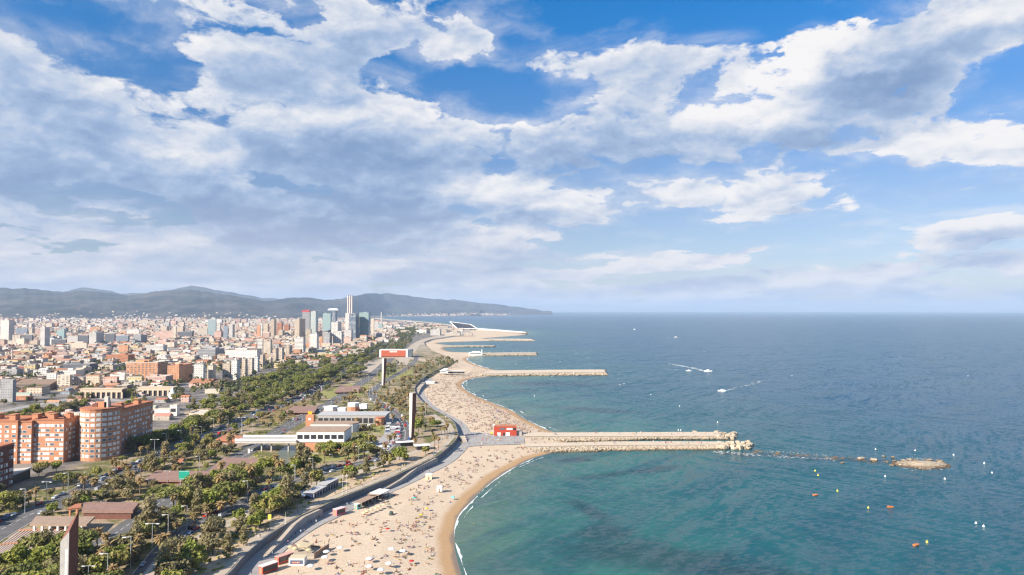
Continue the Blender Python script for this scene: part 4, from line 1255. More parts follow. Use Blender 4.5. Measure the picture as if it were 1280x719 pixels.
# the slabs that step down along the avenue
for i, (a, b, c, yt, yb, tone) in enumerate(((242, 254, 258, 459.5, 478, 'white'), (259, 266, 271, 461, 476.5, 'cream'), (278, 287, 292, 459, 475, 'beige'), (289, 296, 301, 454.5, 475, 'white'), (302, 306.5, 310.5, 453, 471, 'sand'), (310.5, 315, 319, 450.5, 468.5, 'cream'),
                                            (318, 322, 325.5, 448, 465, 'white'), (325, 328.5, 332.5, 446, 461, 'sand'), (341, 345, 349, 438, 455, 'beige'), (349, 352.5, 356, 437, 453, 'cream'), (357, 361.5, 366, 434.5, 449, 'beige'))):
    B(a, b, c, yt - (4 if yb > 470 else 2), yb, tone, 'fa_dots', look='%s slab of flats along the avenue' % tone.replace('sand', 'sand coloured'), group='slabs of flats along the avenue')
# church cone and cemetery
def frustum(px, ybase, w, ytop, label):
    p = G(px, ybase, LAND_Z); r = w / 2 / F * p.y; h = height_at(p.y, ytop) - LAND_Z
    root = thing('chapel', 'chapel', loc=p, label=label)
    m = MB(); m.rbox(0, 0, r * 1.9, r * 1.9, -1, h * 0.4, bottom=False)
    part(root, 'wall', m.mesh('wall', [M['white']]))
    s = MB(); s.tube((0, 0, h * 0.4), (0, 0, h), r * 1.15, 0.25, 8)
    part(root, 'spire', s.mesh('spire', [M['white']]))
frustum(215.5, 498, 8, 484, 'white cone spired chapel by the cemetery wall')
def arcade(px0, px1, yb, yt, label):
    p0, p1 = G(px0, yb, LAND_Z), G(px1, yb, LAND_Z)
    root = thing('cemetery_wall', 'wall', loc=p0, label=label)
    h = height_at(p0.y, yt) - LAND_Z; w = p1.x - p0.x; n = int(w / 6.2)
    bk = MB(); bk.box(0, w, 1.2, 12, -1, h * 0.96)
    part(root, 'niche_wall', bk.mesh('niche_wall', [M['dark']]))
    f = MB()
    for i in range(n + 1):
        x = i * w / n
        f.box(x - 1.1, x + 1.1, 0, 1.2, -1, h * 0.68)
        if i < n:
            f.box(x, x + w / n, -0.02, 1.19, h * 0.68, h)
    f.box(-1, w + 1, -0.4, 12.4, h, h + 1.0)
    part(root, 'arcade', f.mesh('arcade', [M['painted']]), colour=(0.56, 0.44, 0.32))
arcade(172, 216, 495, 485, 'sandstone arcade of the cemetery near the white cone chapel')
arcade(100, 152, 498, 487, 'second sandstone arcade of the cemetery, beside dark cypresses')
# white cubic building with a dark opening
r_ = block(193, 213, 216, 512, 520, 'white', 'painted', roof='pale', label='low white cubic wing next to the shaded brick block', name='modern_building', extras=0)
r_ = block(212, 221, 227, 507, 520, 'white', 'painted', roof='pale', label='white cubic tower with one dark square opening', name='modern_building', extras=0)
_w = MB(); _w.box(-2.6, 2.6, -0.12, 0.5, 4.2, 8.0)
_o = part(r_, 'window', _w.mesh('window', [M['dark']])); _o.location = (0, -(KEEP_BUILT[-1][3] - KEEP_BUILT[-1][2] - 2) / 2, 0)
block(236, 271, 273, 517.5, 521, 'cream', 'painted', roof='pale', label='long low cream hall roof behind the avenue trees', name='hall', extras=0, depth=22)
block(226, 236, 238, 496, 503, 'pink', 'fa_dots', roof='tile', gable=2, label='small pink house with tiled roof by the chapel', name='house', extras=0)
block(236, 262, 264, 479, 484, 'pink', 'painted', roof='tile', gable=5, label='red tiled market hall between orange block and trees', name='hall', extras=0, depth=30)
block(262, 284, 286, 479, 484, 'brown', 'painted', roof='brown', gable=6, label='brown pyramid roofed hall near the avenue', name='hall', extras=0, depth=30)
block(256, 276, 278, 487.5, 492, 'cream', 'painted', roof='pale', label='flat cream depot in front of the brown hall', name='depot', extras=0)
# -- the rest of the near city, house by house, then the far city as one mass
def taken(x, y, m=3):
    return any(a - m < x < b + m and c - m < y < d + m for a, b, c, d in KEEP_BUILT)
PAL = [('white', 11), ('cream', 10), ('sand', 6), ('beige', 4), ('pink', 5), ('orange', 3), ('brick', 2), ('grey', 4), ('yellow', 2), ('brown', 1), ('bluegrey', 1)]
bpy.context.view_layer.update()
PALL = [n for n, k in PAL for _ in range(k)]
PALF = ['cream'] * 8 + ['white'] * 5 + ['pink'] * 7 + ['sand'] * 6 + ['beige'] * 3 + ['orange'] * 2 + ['grey'] * 2
LOOKN = dict(white='white', cream='cream', sand='sand coloured', beige='beige', pink='pale pink', orange='orange', brick='brick red', grey='grey', yellow='yellow', brown='brown', bluegrey='blue grey')
city = random.Random(77)
def avenue_x(y):
    best = min(avenue, key=lambda p: abs(p.y - y)); return best.x
n_ind = 0
Yc = 935.0
spots = []
while Yc < 2500:
    step = city.uniform(26, 36)
    xl, xr = -0.80 * Yc, avenue_x(Yc) - 30
    x = xl + city.uniform(0, 12)
    while x < xr - 8:
        w = city.uniform(11, 30)
        if city.random() < 0.84:
            spots.append((x, Yc + city.uniform(-5, 5), w, city.uniform(13, 24)))
        x += w + city.choice([0.6, 0.6, 2, 6, 12])
    Yc += step
road_c = [l for l in KEEP_OUT]
for (x, y, w, d) in spots:
    cxm, cym = x + w / 2, y + d / 2
    if taken(cxm, cym, 3 + w / 2) or any(seg_dist(cxm, cym, l) < hw + 9 for l, hw in road_c):
        continue
    _px, _py = to_px((cxm, cym, LAND_Z))
    if _px > 226 and _py > 461: continue
    tone = city.choice(PALL)
    low = y < 1150
    h = city.choice([4, 5, 6, 7, 9] if low else [5, 6, 7, 9, 10, 12, 14]) + city.uniform(-1, 1)
    if y > 1700 and city.random() < 0.05: h += city.uniform(6, 14)
    gab = city.random() < (0.45 if low else 0.2)
    roof = city.choice(['tile', 'terracotta', 'brown'] if gab else ['grey', 'pale', 'pale', 'terracotta', 'brown'])
    if n_ind < 185:
        st = city.choice(['fa_dots', 'fa_dots', 'fa_balcony', 'fa_bands'])
        lk = '%s %s with a %s roof' % (LOOKN[tone], 'low house' if h < 8 else 'apartment house' if h < 16 else 'tall apartment house', {'tile': 'red tiled', 'terracotta': 'terracotta', 'brown': 'brown', 'grey': 'flat grey', 'pale': 'flat pale'}[roof])
        block_at(x, y, w, d, h, tone, st, roof, look=lk, name='town_house', cat='building', group='houses of the near city', gable=city.uniform(1.8, 3.5) if gab else 0, rot=city.uniform(-0.06, 0.06), extras=city.choice([0, 1, 1, 2]))
        n_ind += 1
    else:
        spots_far = globals().setdefault('FAR', [])
        FAR.append((x, y, w, d, h, tone, roof, gab))
fm = MB()
def add_far(x, y, w, d, h, tone, roof, gab, zb=LAND_Z):
    k = city.uniform(0.8, 1.12)
    fm.cur = tuple(min(0.8, c * k) for c in C_[tone]) + (1,)
    P = rect(x + w / 2, y + d / 2, w, d, city.uniform(-0.08, 0.08))
    fm.prism(P, zb - 8, zb + h, top=False, vb=-8)
    fm.cur = tuple(c * city.uniform(0.85, 1.1) for c in ROOFC[roof]) + (1,)
    if gab:
        r0 = [(P[0][0] + P[3][0]) / 2, (P[0][1] + P[3][1]) / 2, zb + h + 2.6]; r1 = [(P[1][0] + P[2][0]) / 2, (P[1][1] + P[2][1]) / 2, zb + h + 2.6]
        q = [(a, b, zb + h) for a, b in P]
        fm.face([q[0], q[1], r1, r0]); fm.face([q[2], q[3], r0, r1]); fm.face([q[3], q[0], r0]); fm.face([q[1], q[2], r1])
    else:
        fm.face([(a, b, zb + h) for a, b in P])
        if city.random() < 0.6:
            fm.rbox(x + w * city.uniform(0.3, 0.7), y + d * 0.5, w * 0.3, d * 0.4, zb + h, zb + h + 3, bottom=False)
for s in globals().get('FAR', []):
    add_far(*s)
Yc = 2500.0
while Yc < 9800:
    step = 30 + (Yc - 2500) * 0.0105
    xl = -1.0 * Yc
    xr = (min(max(np.interp(Yc, [2500, 3300, 4500, 6500, 8000, 9800], [-430, -560, -840, -1250, -1750, -2500]), -9e9), -330))
    x = xl
    while x < xr:
        w = city.uniform(14, 34) * (1 + (Yc - 2500) / 9000)
        n = mnoise.noise(Vector((x * 0.0016, Yc * 0.0013, 5.0)))
        dens = 0.84 if n > -0.28 else 0.25
        if Yc > 7000: dens *= max(0.15, 1 - (Yc - 7000) / 3200) * (1.25 if n > 0 else 0.6)
        if city.random() < dens:
            if not taken(x + w / 2, Yc + 10, 8):
                h = (city.uniform(6, 14) if Yc < 4800 else city.uniform(9, 20)) + (city.uniform(8, 26) if city.random() < (0.025 if Yc < 4800 else 0.06) else 0)
                zb = LAND_Z
                if Yc > 7600:
                    # the far quarters climb the foot of the hills
                    ok_, hit_, _n, _i = HILLS.ray_cast(Vector((x + w / 2, Yc + 8, 3000.0)), Vector((0, 0, -1)))
                    zb = max(LAND_Z, hit_.z - 1.0) if ok_ else LAND_Z
                    if zb > 95 + 60 * n: x += w + 8; continue
                sl = zb > LAND_Z
                add_far(x, Yc + city.uniform(-8, 8), w * (.6 if sl else 1), city.uniform(14, 30), h * (.6 if sl else 1), city.choice(PALF), city.choice(['pale', 'pale', 'grey', 'terracotta', 'terracotta', 'brown']), city.random() < 0.15, zb)
        x += w + city.choice([1, 2, 6, 14]) * (1 + (Yc - 2500) / 6000)
    Yc += step
# strip of the shore district and the far coast town
for _ in range(330):
    px = city.uniform(478, 560); y_ = city.uniform(396.3, 400) if px < 500 else None
    px = city.triangular(482, 645, 590)
    base = np.interp(px, [482, 505, 560, 610, 645], [396.0, 395.7, 395.2, 394.5, 393.9])
    yy = base - abs(city.gauss(0, 1.7)) - 0.3
    if yy < 391.2: continue
    p = G(px, base - 0.2, LAND_Z)
    p = Vector(((px - CX) / F * (p.y + city.uniform(0, 900)), p.y + city.uniform(0, 1200), LAND_Z))
    zb = max(3, height_at(p.y, yy) - 8)
    add_far(p.x, p.y, city.uniform(16, 42), city.uniform(20, 40), city.uniform(8, 18), city.choice(['white', 'cream', 'pink', 'sand', 'pink', 'beige']), 'pale', False, zb)
for _ in range(150):
    px, py = city.uniform(478, 575), city.uniform(401.5, 418)
    p = G(px, py, LAND_Z)
    if any(seg_dist(p.x, p.y, l) < hw + 6 for l, hw in KEEP_OUT) or taken(p.x, p.y, 25) or seg_dist(p.x, p.y, EDGE_S) < 45: continue
    if not in_poly(p.x, p.y, land_poly): continue
    add_far(p.x, p.y, city.uniform(14, 46), city.uniform(12, 36), city.uniform(4, 10), city.choice(['white', 'cream', 'pink', 'sand', 'grey']), city.choice(['pale', 'grey', 'terracotta']), False)
# low walls, sheds and huts on the railway land
for _ in range(60):
    px, py = city.uniform(0, 225), city.uniform(486, 526)
    p = G(px, py, LAND_Z)
    if any(seg_dist(p.x, p.y, l) < hw + 6 for l, hw in KEEP_OUT) or taken(p.x, p.y, 12): continue
    add_far(p.x, p.y, city.uniform(5, 26), city.uniform(4, 12), city.uniform(2.5, 5), city.choice(['white', 'cream', 'pink', 'sand', 'grey', 'brick']), city.choice(['pale', 'grey', 'terracotta', 'tile']), city.random() < .4)
fo = setting('far_city', fm.mesh('far_city', [M['fa_tone']], uv=True, col=True), kind='stuff')

# ------------------------------------------------------------------ near buildings and works
def window_meshes():
    out = {}
    for key, w, h, pane in (('white', 3.0, 2.05, 'white'), ('half', 3.0, 2.05, 'half'), ('dark', 3.0, 2.05, 'dark')):
        m = MB()
        m.box(-w / 2, w / 2, -0.10, 0.05, 0, h, 0)                # frame and shutter board, proud of the wall
        f = 0.16
        if pane == 'dark':
            m.box(-w / 2 + f, w / 2 - f, -0.13, -0.09, f, h - f, 1)
        elif pane == 'half':
            m.box(-w / 2 + f, -0.05, -0.13, -0.09, f, h - f, 1)
        else:
            for k in range(5):
                m.box(-w / 2 + f, w / 2 - f, -0.13, -0.09, f + k * 0.29, f + k * 0.29 + 0.22, 0)
        out[key] = m.mesh('window_' + key, [M['white'], M['glass']])
    return out
WIN = window_meshes()
wr = random.Random(3)
def windows(root, p0, p1, zs, n, keys=('white', 'white', 'half', 'dark'), skip=0.0, scale=1.0):
    """windows along the wall from p0 to p1 (local plan points, seen with the outside on the right)"""
    d = Vector((p1[0] - p0[0], p1[1] - p0[1], 0)); L = d.length; a = math.atan2(d.y, d.x)
    for z in zs:
        for i in range(n):
            if wr.random() < skip: continue
            t = (i + 0.5) / n
            o = part(root, 'window', WIN[wr.choice(keys)])
            o.location = (p0[0] + d.x * t, p0[1] + d.y * t, z)
            o.rotation_euler = (0, 0, a)
            o.scale = (scale, 1, 1)
def brick_block(px0, px1, xr, ytop, ybase, label, tone='brick', roofm='tile', rows=7, nf=6, ns=3, dark_side=False, depth=None, extras=3):
    p0, p1 = G(px0, ybase, LAND_Z), G(px1, ybase, LAND_Z)
    Y, w = p0.y, p1.x - p0.x
    d = depth if depth else F * p1.x / (xr - CX) - Y
    h = height_at(Y, ytop) - LAND_Z
    root = thing('brick_apartment_block', 'building', loc=(p0.x + w / 2, Y + d / 2, LAND_Z), label=label)
    KEEP_BUILT.append((p0.x - 1, p0.x + w + 1, Y - 1, Y + d + 1))
    m = MB(); m.rbox(0, 0, w, d, -1.5, h, 0, bottom=False)
    # string courses
    part(root, 'wall', m.mesh('wall', [M[tone]]))
    r = MB()
    for (cx, c_y, ww, dd) in ((0, -d / 2 + 0.1, w + 0.6, 0.8), (0, d / 2 - 0.1, w + 0.6, 0.8), (-w / 2 + 0.1, 0, 0.8, d - 1.2), (w / 2 - 0.1, 0, 0.8, d - 1.2)):
        r.rbox(cx, c_y, ww, dd, h + 0.02, h + 1.1)
    r.face([(-w / 2 + .4, -d / 2 + .4, h + .3), (w / 2 - .4, -d / 2 + .4, h + .3), (w / 2 - .4, d / 2 - .4, h + .3), (-w / 2 + .4, d / 2 - .4, h + .3)])
    part(root, 'roof', r.mesh('roof', [M[roofm]]))
    for k in range(extras):
        e = MB(); e.rbox(0, 0, 4.5, 5, h + .3, h + wr.uniform(3, 4.5)); e.rbox(0, 0, 5.1, 5.6, h + 4.5, h + 4.8)
        o = part(root, 'stair_head', e.mesh('stair_head', [M['brick']]))
        if w > d: o.location = (-w / 2 + w * (k + 0.5) / extras, wr.uniform(-0.2, 0.25) * d, 0)
        else: o.location = (wr.uniform(-0.2, 0.2) * w, -d / 2 + d * (k + 0.5) / extras, 0)
    zs = [2.6 + (h - 4.2) * k / (rows - 1) * 0.985 - (0.4 if k == rows - 1 else 0) for k in range(rows)]
    zs = [2.2 + (h - 3.4) * k / rows for k in range(rows)]
    if nf: windows(root, (-w / 2, -d / 2), (w / 2, -d / 2), zs, nf, skip=0.06)
    if ns: windows(root, (w / 2, -d / 2), (w / 2, d / 2), zs, ns, keys=('half', 'dark', 'white'), skip=0.3)
    return root
brick_block(-60, 21, 25, 527.5, 580, 'orange brick apartment block cut by the frame edge, white shutters in wide groups', rows=8, nf=9, ns=0, depth=24)
brick_block(21.3, 38.5, 42, 528, 579.5, 'narrow orange brick block standing a little back between its two neighbours', rows=8, nf=3, ns=0, depth=24, extras=1)
brick_block(38.8, 79, 103, 526, 578.5, 'orange brick apartment block with a dark shaded end, next to the round tower', rows=8, nf=7, ns=4, extras=3)
def round_tower():
    p = G(125, 577, LAND_Z); r = 22.3 / F * (p.y + 12)
    h = height_at(p.y + 6, 512) - LAND_Z
    root = thing('round_tower', 'building', loc=(p.x * (p.y + r) / p.y, p.y + r, LAND_Z), label='round orange brick tower block with rings of white windows and brick roof boxes')
    KEEP_BUILT.append((p.x - r, p.x + r, p.y, p.y + 2 * r))
    n = 22
    ring = lambda rr: [(math.cos(2 * math.pi * (k + .5) / n) * rr, math.sin(2 * math.pi * (k + .5) / n) * rr) for k in range(n)]
    m = MB(); m.prism(ring(r), -1.5, h)
    part(root, 'wall', m.mesh('wall', [M['brick']]))
    c = MB()
    for k in range(1, 10):
        z = 1.4 + k * (h - 2) / 10 - 0.55
        c.prism(ring(r + 0.07), z, z + 0.22, bottom=True)
    part(root, 'string_course', c.mesh('string_course', [M['pale_concrete']]))
    f = MB(); f.prism(ring(r + 0.35), h + 0.01, h + 1.0)
    part(root, 'roof', f.mesh('roof', [M['tile']]))
    for (x, y, w, d, hh, nm, mt) in ((3.2, -1, 6.5, 6, 5.5, 'lift_house', 'brick'), (6.2, -2.5, 3.0, 3, 11.0, 'chimney', 'pale_concrete'), (-5, 2, 4, 4, 3.2, 'stair_head', 'brick_and_shade'), (-1.5, 4.0, 3, 3, 4.0, 'stair_head', 'brick')):
        e = MB(); e.rbox(x, y, w, d, h + 1.0, h + 1.0 + hh * 0.75)
        part(root, nm, e.mesh(nm, [M[mt]]))
    for row in range(9):
        z = 2.6 + row * (h - 2) / 9.3
        for k in range(11):
            a = math.radians(180 + 8.18 + k * 16.36)
            i = k + 11
            a = 2 * math.pi * i / n + math.pi / n + math.pi / n
            rr = r * math.cos(math.pi / n)
            o = part(root, 'window', WIN[wr.choice(['white', 'white', 'white', 'half', 'dark'])])
            o.location = (math.cos(a) * rr, math.sin(a) * rr, z)
            o.rotation_euler = (0, 0, a + math.pi / 2)
            o.scale = (0.98, 1, 1.12)
round_tower()
brick_block(129, 147.5, 193.5, 513.5, 569, 'brick apartment block with a long shaded dark face behind the round tower', rows=8, nf=0, ns=12, roofm='tile', extras=2)
brick_block(-70, -24, 22, 566, 622, 'dark shaded brick house end at the frame edge below the orange blocks', tone='brick_and_shade', rows=6, nf=0, ns=6, extras=0)  # darker brick paints in the shade on this end

def slab(name, poly, ztop, thick, mat, label, cat, legs=0, leg_mat='white', under=None):
    """flat roof over posts: poly in photo pixels at roof height"""
    pts = [G(x, y, ztop) for x, y in poly]
    c = sum(pts, Vector()) / len(pts)
    root = thing(name, cat, loc=(c.x, c.y, LAND_Z), label=label)
    loc = [(p.x - c.x, p.y - c.y) for p in pts]
    area = sum(loc[i - 1][0] * loc[i][1] - loc[i][0] * loc[i - 1][1] for i in range(len(loc)))
    if area < 0: loc = loc[::-1]
    KEEP_BUILT.append((min(p.x for p in pts), max(p.x for p in pts), min(p.y for p in pts), max(p.y for p in pts)))
    m = MB(); m.prism(loc, ztop - LAND_Z - thick, ztop - LAND_Z, bottom=True)
    part(root, 'roof', m.mesh('roof', [M[mat]]))
    if under:
        u = MB(); u.prism([(x * 0.93, y * 0.93) for x, y in loc], -1, ztop - LAND_Z - thick - 0.01, top=False)
        part(root, 'wall', u.mesh('wall', [M[under]]))
    if legs:
        a, b = Vector(pts[0]) - c, Vector(pts[1]) - c
        for k in range(legs):
            q = a.lerp(b, (k + 0.5) / legs) * 0.97
            l = MB(); l.rbox(q.x, q.y, 0.9, 0.9, -0.5, ztop - LAND_Z - thick - 0.01)
            part(root, 'post', l.mesh('post', [M[leg_mat]]))
    return root
M['roof_tan'] = plain('tan_gravel_roof', (0.33, 0.235, 0.17), 0.14, 0.4)
M['roof_pink'] = plain('pinkish_roof', (0.27, 0.165, 0.13), 0.2, 0.5)
M['roof_grey'] = plain('grey_sheet_roof', (0.40, 0.40, 0.40), 0.1, 0.3)
slab('open_pavilion', [(37, 655.5), (108, 656), (119, 645.5), (45, 645)], 11.5, 0.9, 'roof_tan', 'tan flat roofed open pavilion on white posts behind the pointed concrete slab', 'pavilion', legs=7)
# striped pergola deck in front of it
def pergola():
    z = 8.5
    quad = [G(-30, 703, z), G(30, 692, z), G(86, 661, z), G(25, 662, z)]
    c = sum(quad, Vector()) / 4
    root = thing('striped_pergola', 'pergola', loc=(c.x, c.y, LAND_Z), label='broad pergola deck of parallel pinkish slats beside the tan open pavilion')
    KEEP_BUILT.append((min(p.x for p in quad), max(p.x for p in quad), min(p.y for p in quad), max(p.y for p in quad)))
    m = MB()
    n = 15
    for k in range(n):
        a = quad[0].lerp(quad[1], (k + .5) / n) - c; b = quad[3].lerp(quad[2], (k + .5) / n) - c
        d = (b - a).normalized(); nn = Vector((d.y, -d.x, 0)) * 0.36
        m.prism([(a + nn)[:2], (b + nn)[:2], (b - nn)[:2], (a - nn)[:2]], z - LAND_Z - 0.7, z - LAND_Z, bottom=True)
    part(root, 'slats', m.mesh('slats', [plain('pink_slats', (0.46, 0.36, 0.30), 0.1, 0.5)]))
    g = MB()
    for t in (0.03, 0.5, 0.97):
        a = quad[0].lerp(quad[3], t) - c; b = quad[1].lerp(quad[2], t) - c
        d = (b - a).normalized(); nn = Vector((-d.y, d.x, 0)) * 0.5
        g.prism([(a - nn)[:2], (b - nn)[:2], (b + nn)[:2], (a + nn)[:2]], z - LAND_Z + 0.01, z - LAND_Z + 0.35, bottom=True)
    part(root, 'beam', g.mesh('beam', [M['brick']]))
    for t in (0.03, 0.5, 0.97):
        for s in (0.05, 0.95):
            q = quad[0].lerp(quad[3], t).lerp(quad[1].lerp(quad[2], t), s) - c
            l = MB(); l.rbox(q.x, q.y, 0.7, 0.7, -0.5, z - LAND_Z - 0.72)
            part(root, 'post', l.mesh('post', [M['white']]))
pergola()
slab('covered_deck', [(102, 638), (166, 638), (174, 628), (104, 627.5)], 11, 1.6, 'roof_pink', 'long pinkish brown covered deck beside the avenue, dark wall below', 'deck', under='brick_and_shade')
slab('tile_canopy', [(83, 636.5), (101, 634.5), (102, 629), (94, 630)], 11.5, 0.7, 'tile', 'small pointed terracotta canopy at the end of the pinkish covered deck', 'canopy', legs=2, leg_mat='brick')
slab('motorway_cover', [(260, 589), (312, 588), (333, 573.5), (280, 571.5)], 9, 1.4, 'roof_pink', 'reddish brown lattice cover over the sunken motorway', 'deck', under='brick_and_shade')
slab('motorway_cover', [(180, 600), (258, 600), (264, 589), (196, 588)], 9, 1.3, 'roof_pink', 'long rust brown cover strip over the motorway by the green sign', 'deck', under='brick_and_shade')
slab('motorway_cover', [(355, 515), (393, 515), (398, 508), (366, 508)], 9, 1.2, 'roof_pink', 'pinkish cover over the motorway beyond the white bridge', 'deck', under='brick_and_shade')
slab('motorway_cover', [(418, 490), (448, 489), (452, 482), (424, 483)], 9, 1.2, 'roof_pink', 'far pinkish motorway cover at the pine forest edge', 'deck', under='brick_and_shade')
slab('tile_canopy', [(217, 577), (228, 577), (230, 573), (216, 573)], 10, 0.7, 'tile', 'little terracotta canopy among shrubs by the avenue', 'canopy', legs=2, leg_mat='brick')
slab('tile_canopy', [(270, 549), (300, 551), (306, 545), (282, 543)], 9, 1.2, 'tile', 'orange paved ramp head where the white bridge meets the avenue', 'canopy', under='brick_and_shade')
slab('gallery_roof', [(-20, 602), (4, 597.5), (40, 584), (16, 586)], 13, 1.0, 'pale_concrete', 'narrow flat gallery roof beside the dark shaded brick house', 'gallery', under='dark')
# bridge
def bridge():
    Y0, Y1 = 556.0, 573.0
    x0, x1 = (296 - CX) / F * Y0, (372 - CX) / F * Y0
    root = thing('white_footbridge', 'bridge', loc=(x0, Y0, LAND_Z), label='white footbridge over the sunken motorway joining the white pavilion')
    KEEP_BUILT.append((x0, x1, Y0, Y1))
    L, W, z = x1 - x0, Y1 - Y0, 9.0
    d = MB(); d.box(0, L, 0.3, W - .3, z - 1.2, z); part(root, 'deck', d.mesh('deck', [M['grey_concrete']]))
    g = MB(); g.box(0, L, -0.2, 0.28, z - 2.0, z - 0.35); g.box(0, L, W - .28, W + .2, z - 2.0, z - 0.35); part(root, 'girder', g.mesh('girder', [M['pale_concrete']]))
    for yy in (-0.35, W + 0.0):
        p = MB(); p.box(0, L, yy, yy + 0.35, z + 0.02, z + 1.6); part(root, 'parapet', p.mesh('parapet', [M['white']]))
    for x in (L * 0.42, L * 0.58, L * 0.86):
        q = MB(); q.tube((x, 3, -1), (x, 3, z - 1.21), 0.7, n=10); part(root, 'pier', q.mesh('pier', [M['pale_concrete']]))
bridge()
def pavilion_long(name, px0, px1, ybase, ytop, depth, label, mats, nwin, roofm, win_z, win_h, lower=None, rounded=False, ov=0.0):
    p0, p1 = G(px0, ybase, LAND_Z), G(px1, ybase, LAND_Z)
    w = p1.x - p0.x; h = height_at(p0.y, ytop) - LAND_Z
    root = thing(name, 'pavilion', loc=(p0.x, p0.y, LAND_Z), label=label)
    KEEP_BUILT.append((p0.x, p1.x, p0.y, p0.y + depth))
    poly = [(0, 0), (w, 0), (w, depth), (0, depth)]
    if rounded:
        poly = [(0, 0), (w - depth / 2, 0)] + [(w - depth / 2 + math.cos(a) * depth / 2, depth / 2 + math.sin(a) * depth / 2) for a in np.linspace(-1.35, 1.35, 9)] + [(w - depth / 2, depth), (0, depth)]
    m = MB(); m.prism(poly, lower or -1.0, h)
    part(root, 'wall', m.mesh('wall', [M[mats[0]]]))
    if lower:
        q = MB(); q.prism([(x + (0.5 if x < w / 2 else -0.5), y + (0.5 if y < depth / 2 else -.5)) for x, y in poly], -1, lower - 0.01, top=False)
        part(root, 'lower_wall', q.mesh('lower_wall', [M[mats[1]]]))
    r = MB()
    cxp, cyp = w / 2, depth / 2
    r.prism([(cxp + (x - cxp) * (1 + ov), cyp + (y - cyp) * (1 + ov)) for x, y in poly], h + 0.01, h + 0.7, bottom=True)
    part(root, 'roof', r.mesh('roof', [M[roofm]]))
    wl = (w - (depth / 2 if rounded else 0))
    for k in range(nwin):
        f = MB(); ww = wl / nwin * 0.78
        f.box(0, ww, -0.14, 0.05, 0, win_h)
        o = part(root, 'window', f.mesh('window', [M['dark']])); o.location = (wl * (k + 0.11) / nwin, 0, win_z)
    return root
pavilion_long('white_pavilion', 370.5, 430, 564, 540.5, 26, 'white flat roofed pavilion with a row of dark windows above a brick base', ('white', 'brick'), 7, 'roof_tan', 9.8, 3.4, lower=7.2)
pavilion_long('rounded_pavilion', 388, 446, 541, 530.8, 18, 'white pavilion with a rounded end and dark windows behind the brick based one', ('white', 'white'), 6, 'roof_tan', 1.8, 3.2, rounded=True)
pavilion_long('grey_roofed_pavilion', 397, 481.5, 530, 519.5, 24, 'long pavilion with overhanging grey sheet roof and dark open front', ('grey_concrete', 'brick'), 12, 'roof_grey', 0.8, 5.0, ov=0.03)
def kit(name, cat, px, py, label, parts, z=LAND_Z, rot=0.0, group=None, look=None):
    """parts: (part name, material or colour, list of boxes/tubes)"""
    root = thing(name, cat, loc=G(px, py, z), rot=rot, label=label, group=group, look=look)
    for pn, mt, shapes in parts:
        m = MB()
        for s in shapes:
            if s[0] == 'b': m.box(*s[1:])
            elif s[0] == 't': m.tube(s[1], s[2], s[3], s[4] if len(s) > 4 else None, 10)
            elif s[0] == 'f': m.face(s[1])
        if isinstance(mt, tuple): part(root, pn, m.mesh(pn, [M['painted']]), colour=mt)
        else: part(root, pn, m.mesh(pn, [M[mt]]))
    return root
for px, py, r, h, lb in ((414, 519, 7.2, 4.2, 'white round drum roof with brick base beside the grey roofed pavilion'), (442, 514, 6.5, 4.0, 'second white round drum roof, beside a white box')):
    kit('drum_pavilion', 'building', px, py, lb, [('wall', 'brick', [('t', (0, 0, -1), (0, 0, 5.5), r * 1.15)]), ('drum', 'white', [('t', (0, 0, 5.51), (0, 0, 5.5 + h), r)]), ('annexe', 'white', [('b', r + .3, r + 9, -3, 4, 3, 5 + h * .8)])])
kit('brick_gate', 'building', 387, 533, 'narrow orange brick gate tower with a white panel beside the rounded pavilion', [('wall', 'brick', [('b', -4, 4, 0, 6, -1, 11)]), ('panel', 'white', [('b', -1.2, 1.2, -0.15, 0, 6, 8)])])
kit('brick_kiosk', 'building', 475, 531, 'orange brick rotunda at the end of the grey roofed pavilion', [('wall', 'brick', [('t', (0, 0, -1), (0, 0, 7), 4.5)]), ('roof', 'tile', [('t', (0, 0, 7.01), (0, 0, 7.6), 5)])])
kit('sail_canopy', 'canopy', 452, 538, 'white sail canopy over a cafe terrace beside the grey roofed pavilion', [('canopy', 'white', [('f', [(-7, -2, 4), (6, -3, 3.6), (8, 4, 5), (-5, 4, 4.4)]), ('b', -6, -5.8, -1.5, -1.3, 0, 4.0), ('b', 5.6, 5.8, -2, -1.8, 0, 3.7)]), ('counter', 'brick', [('b', -2, 2, 0, 2, 0, 2.6)])])
kit('brick_hut', 'building', 314, 603, 'pink brick hut with slanting terracotta roof among park trees', [('wall', 'roof_pink', [('b', -4.5, 4.5, 0, 7, -1, 5.2)]), ('roof', 'tile', [('f', [(-5.2, -.6, 5.0), (5, -.6, 6.8), (5, 7.6, 6.8), (-5.2, 7.6, 5.0)]), ('f', [(-5.2, -.6, 5.0), (-9, -.6, 0.5), (-9, 7.6, 0.5), (-5.2, 7.6, 5.0)])])])
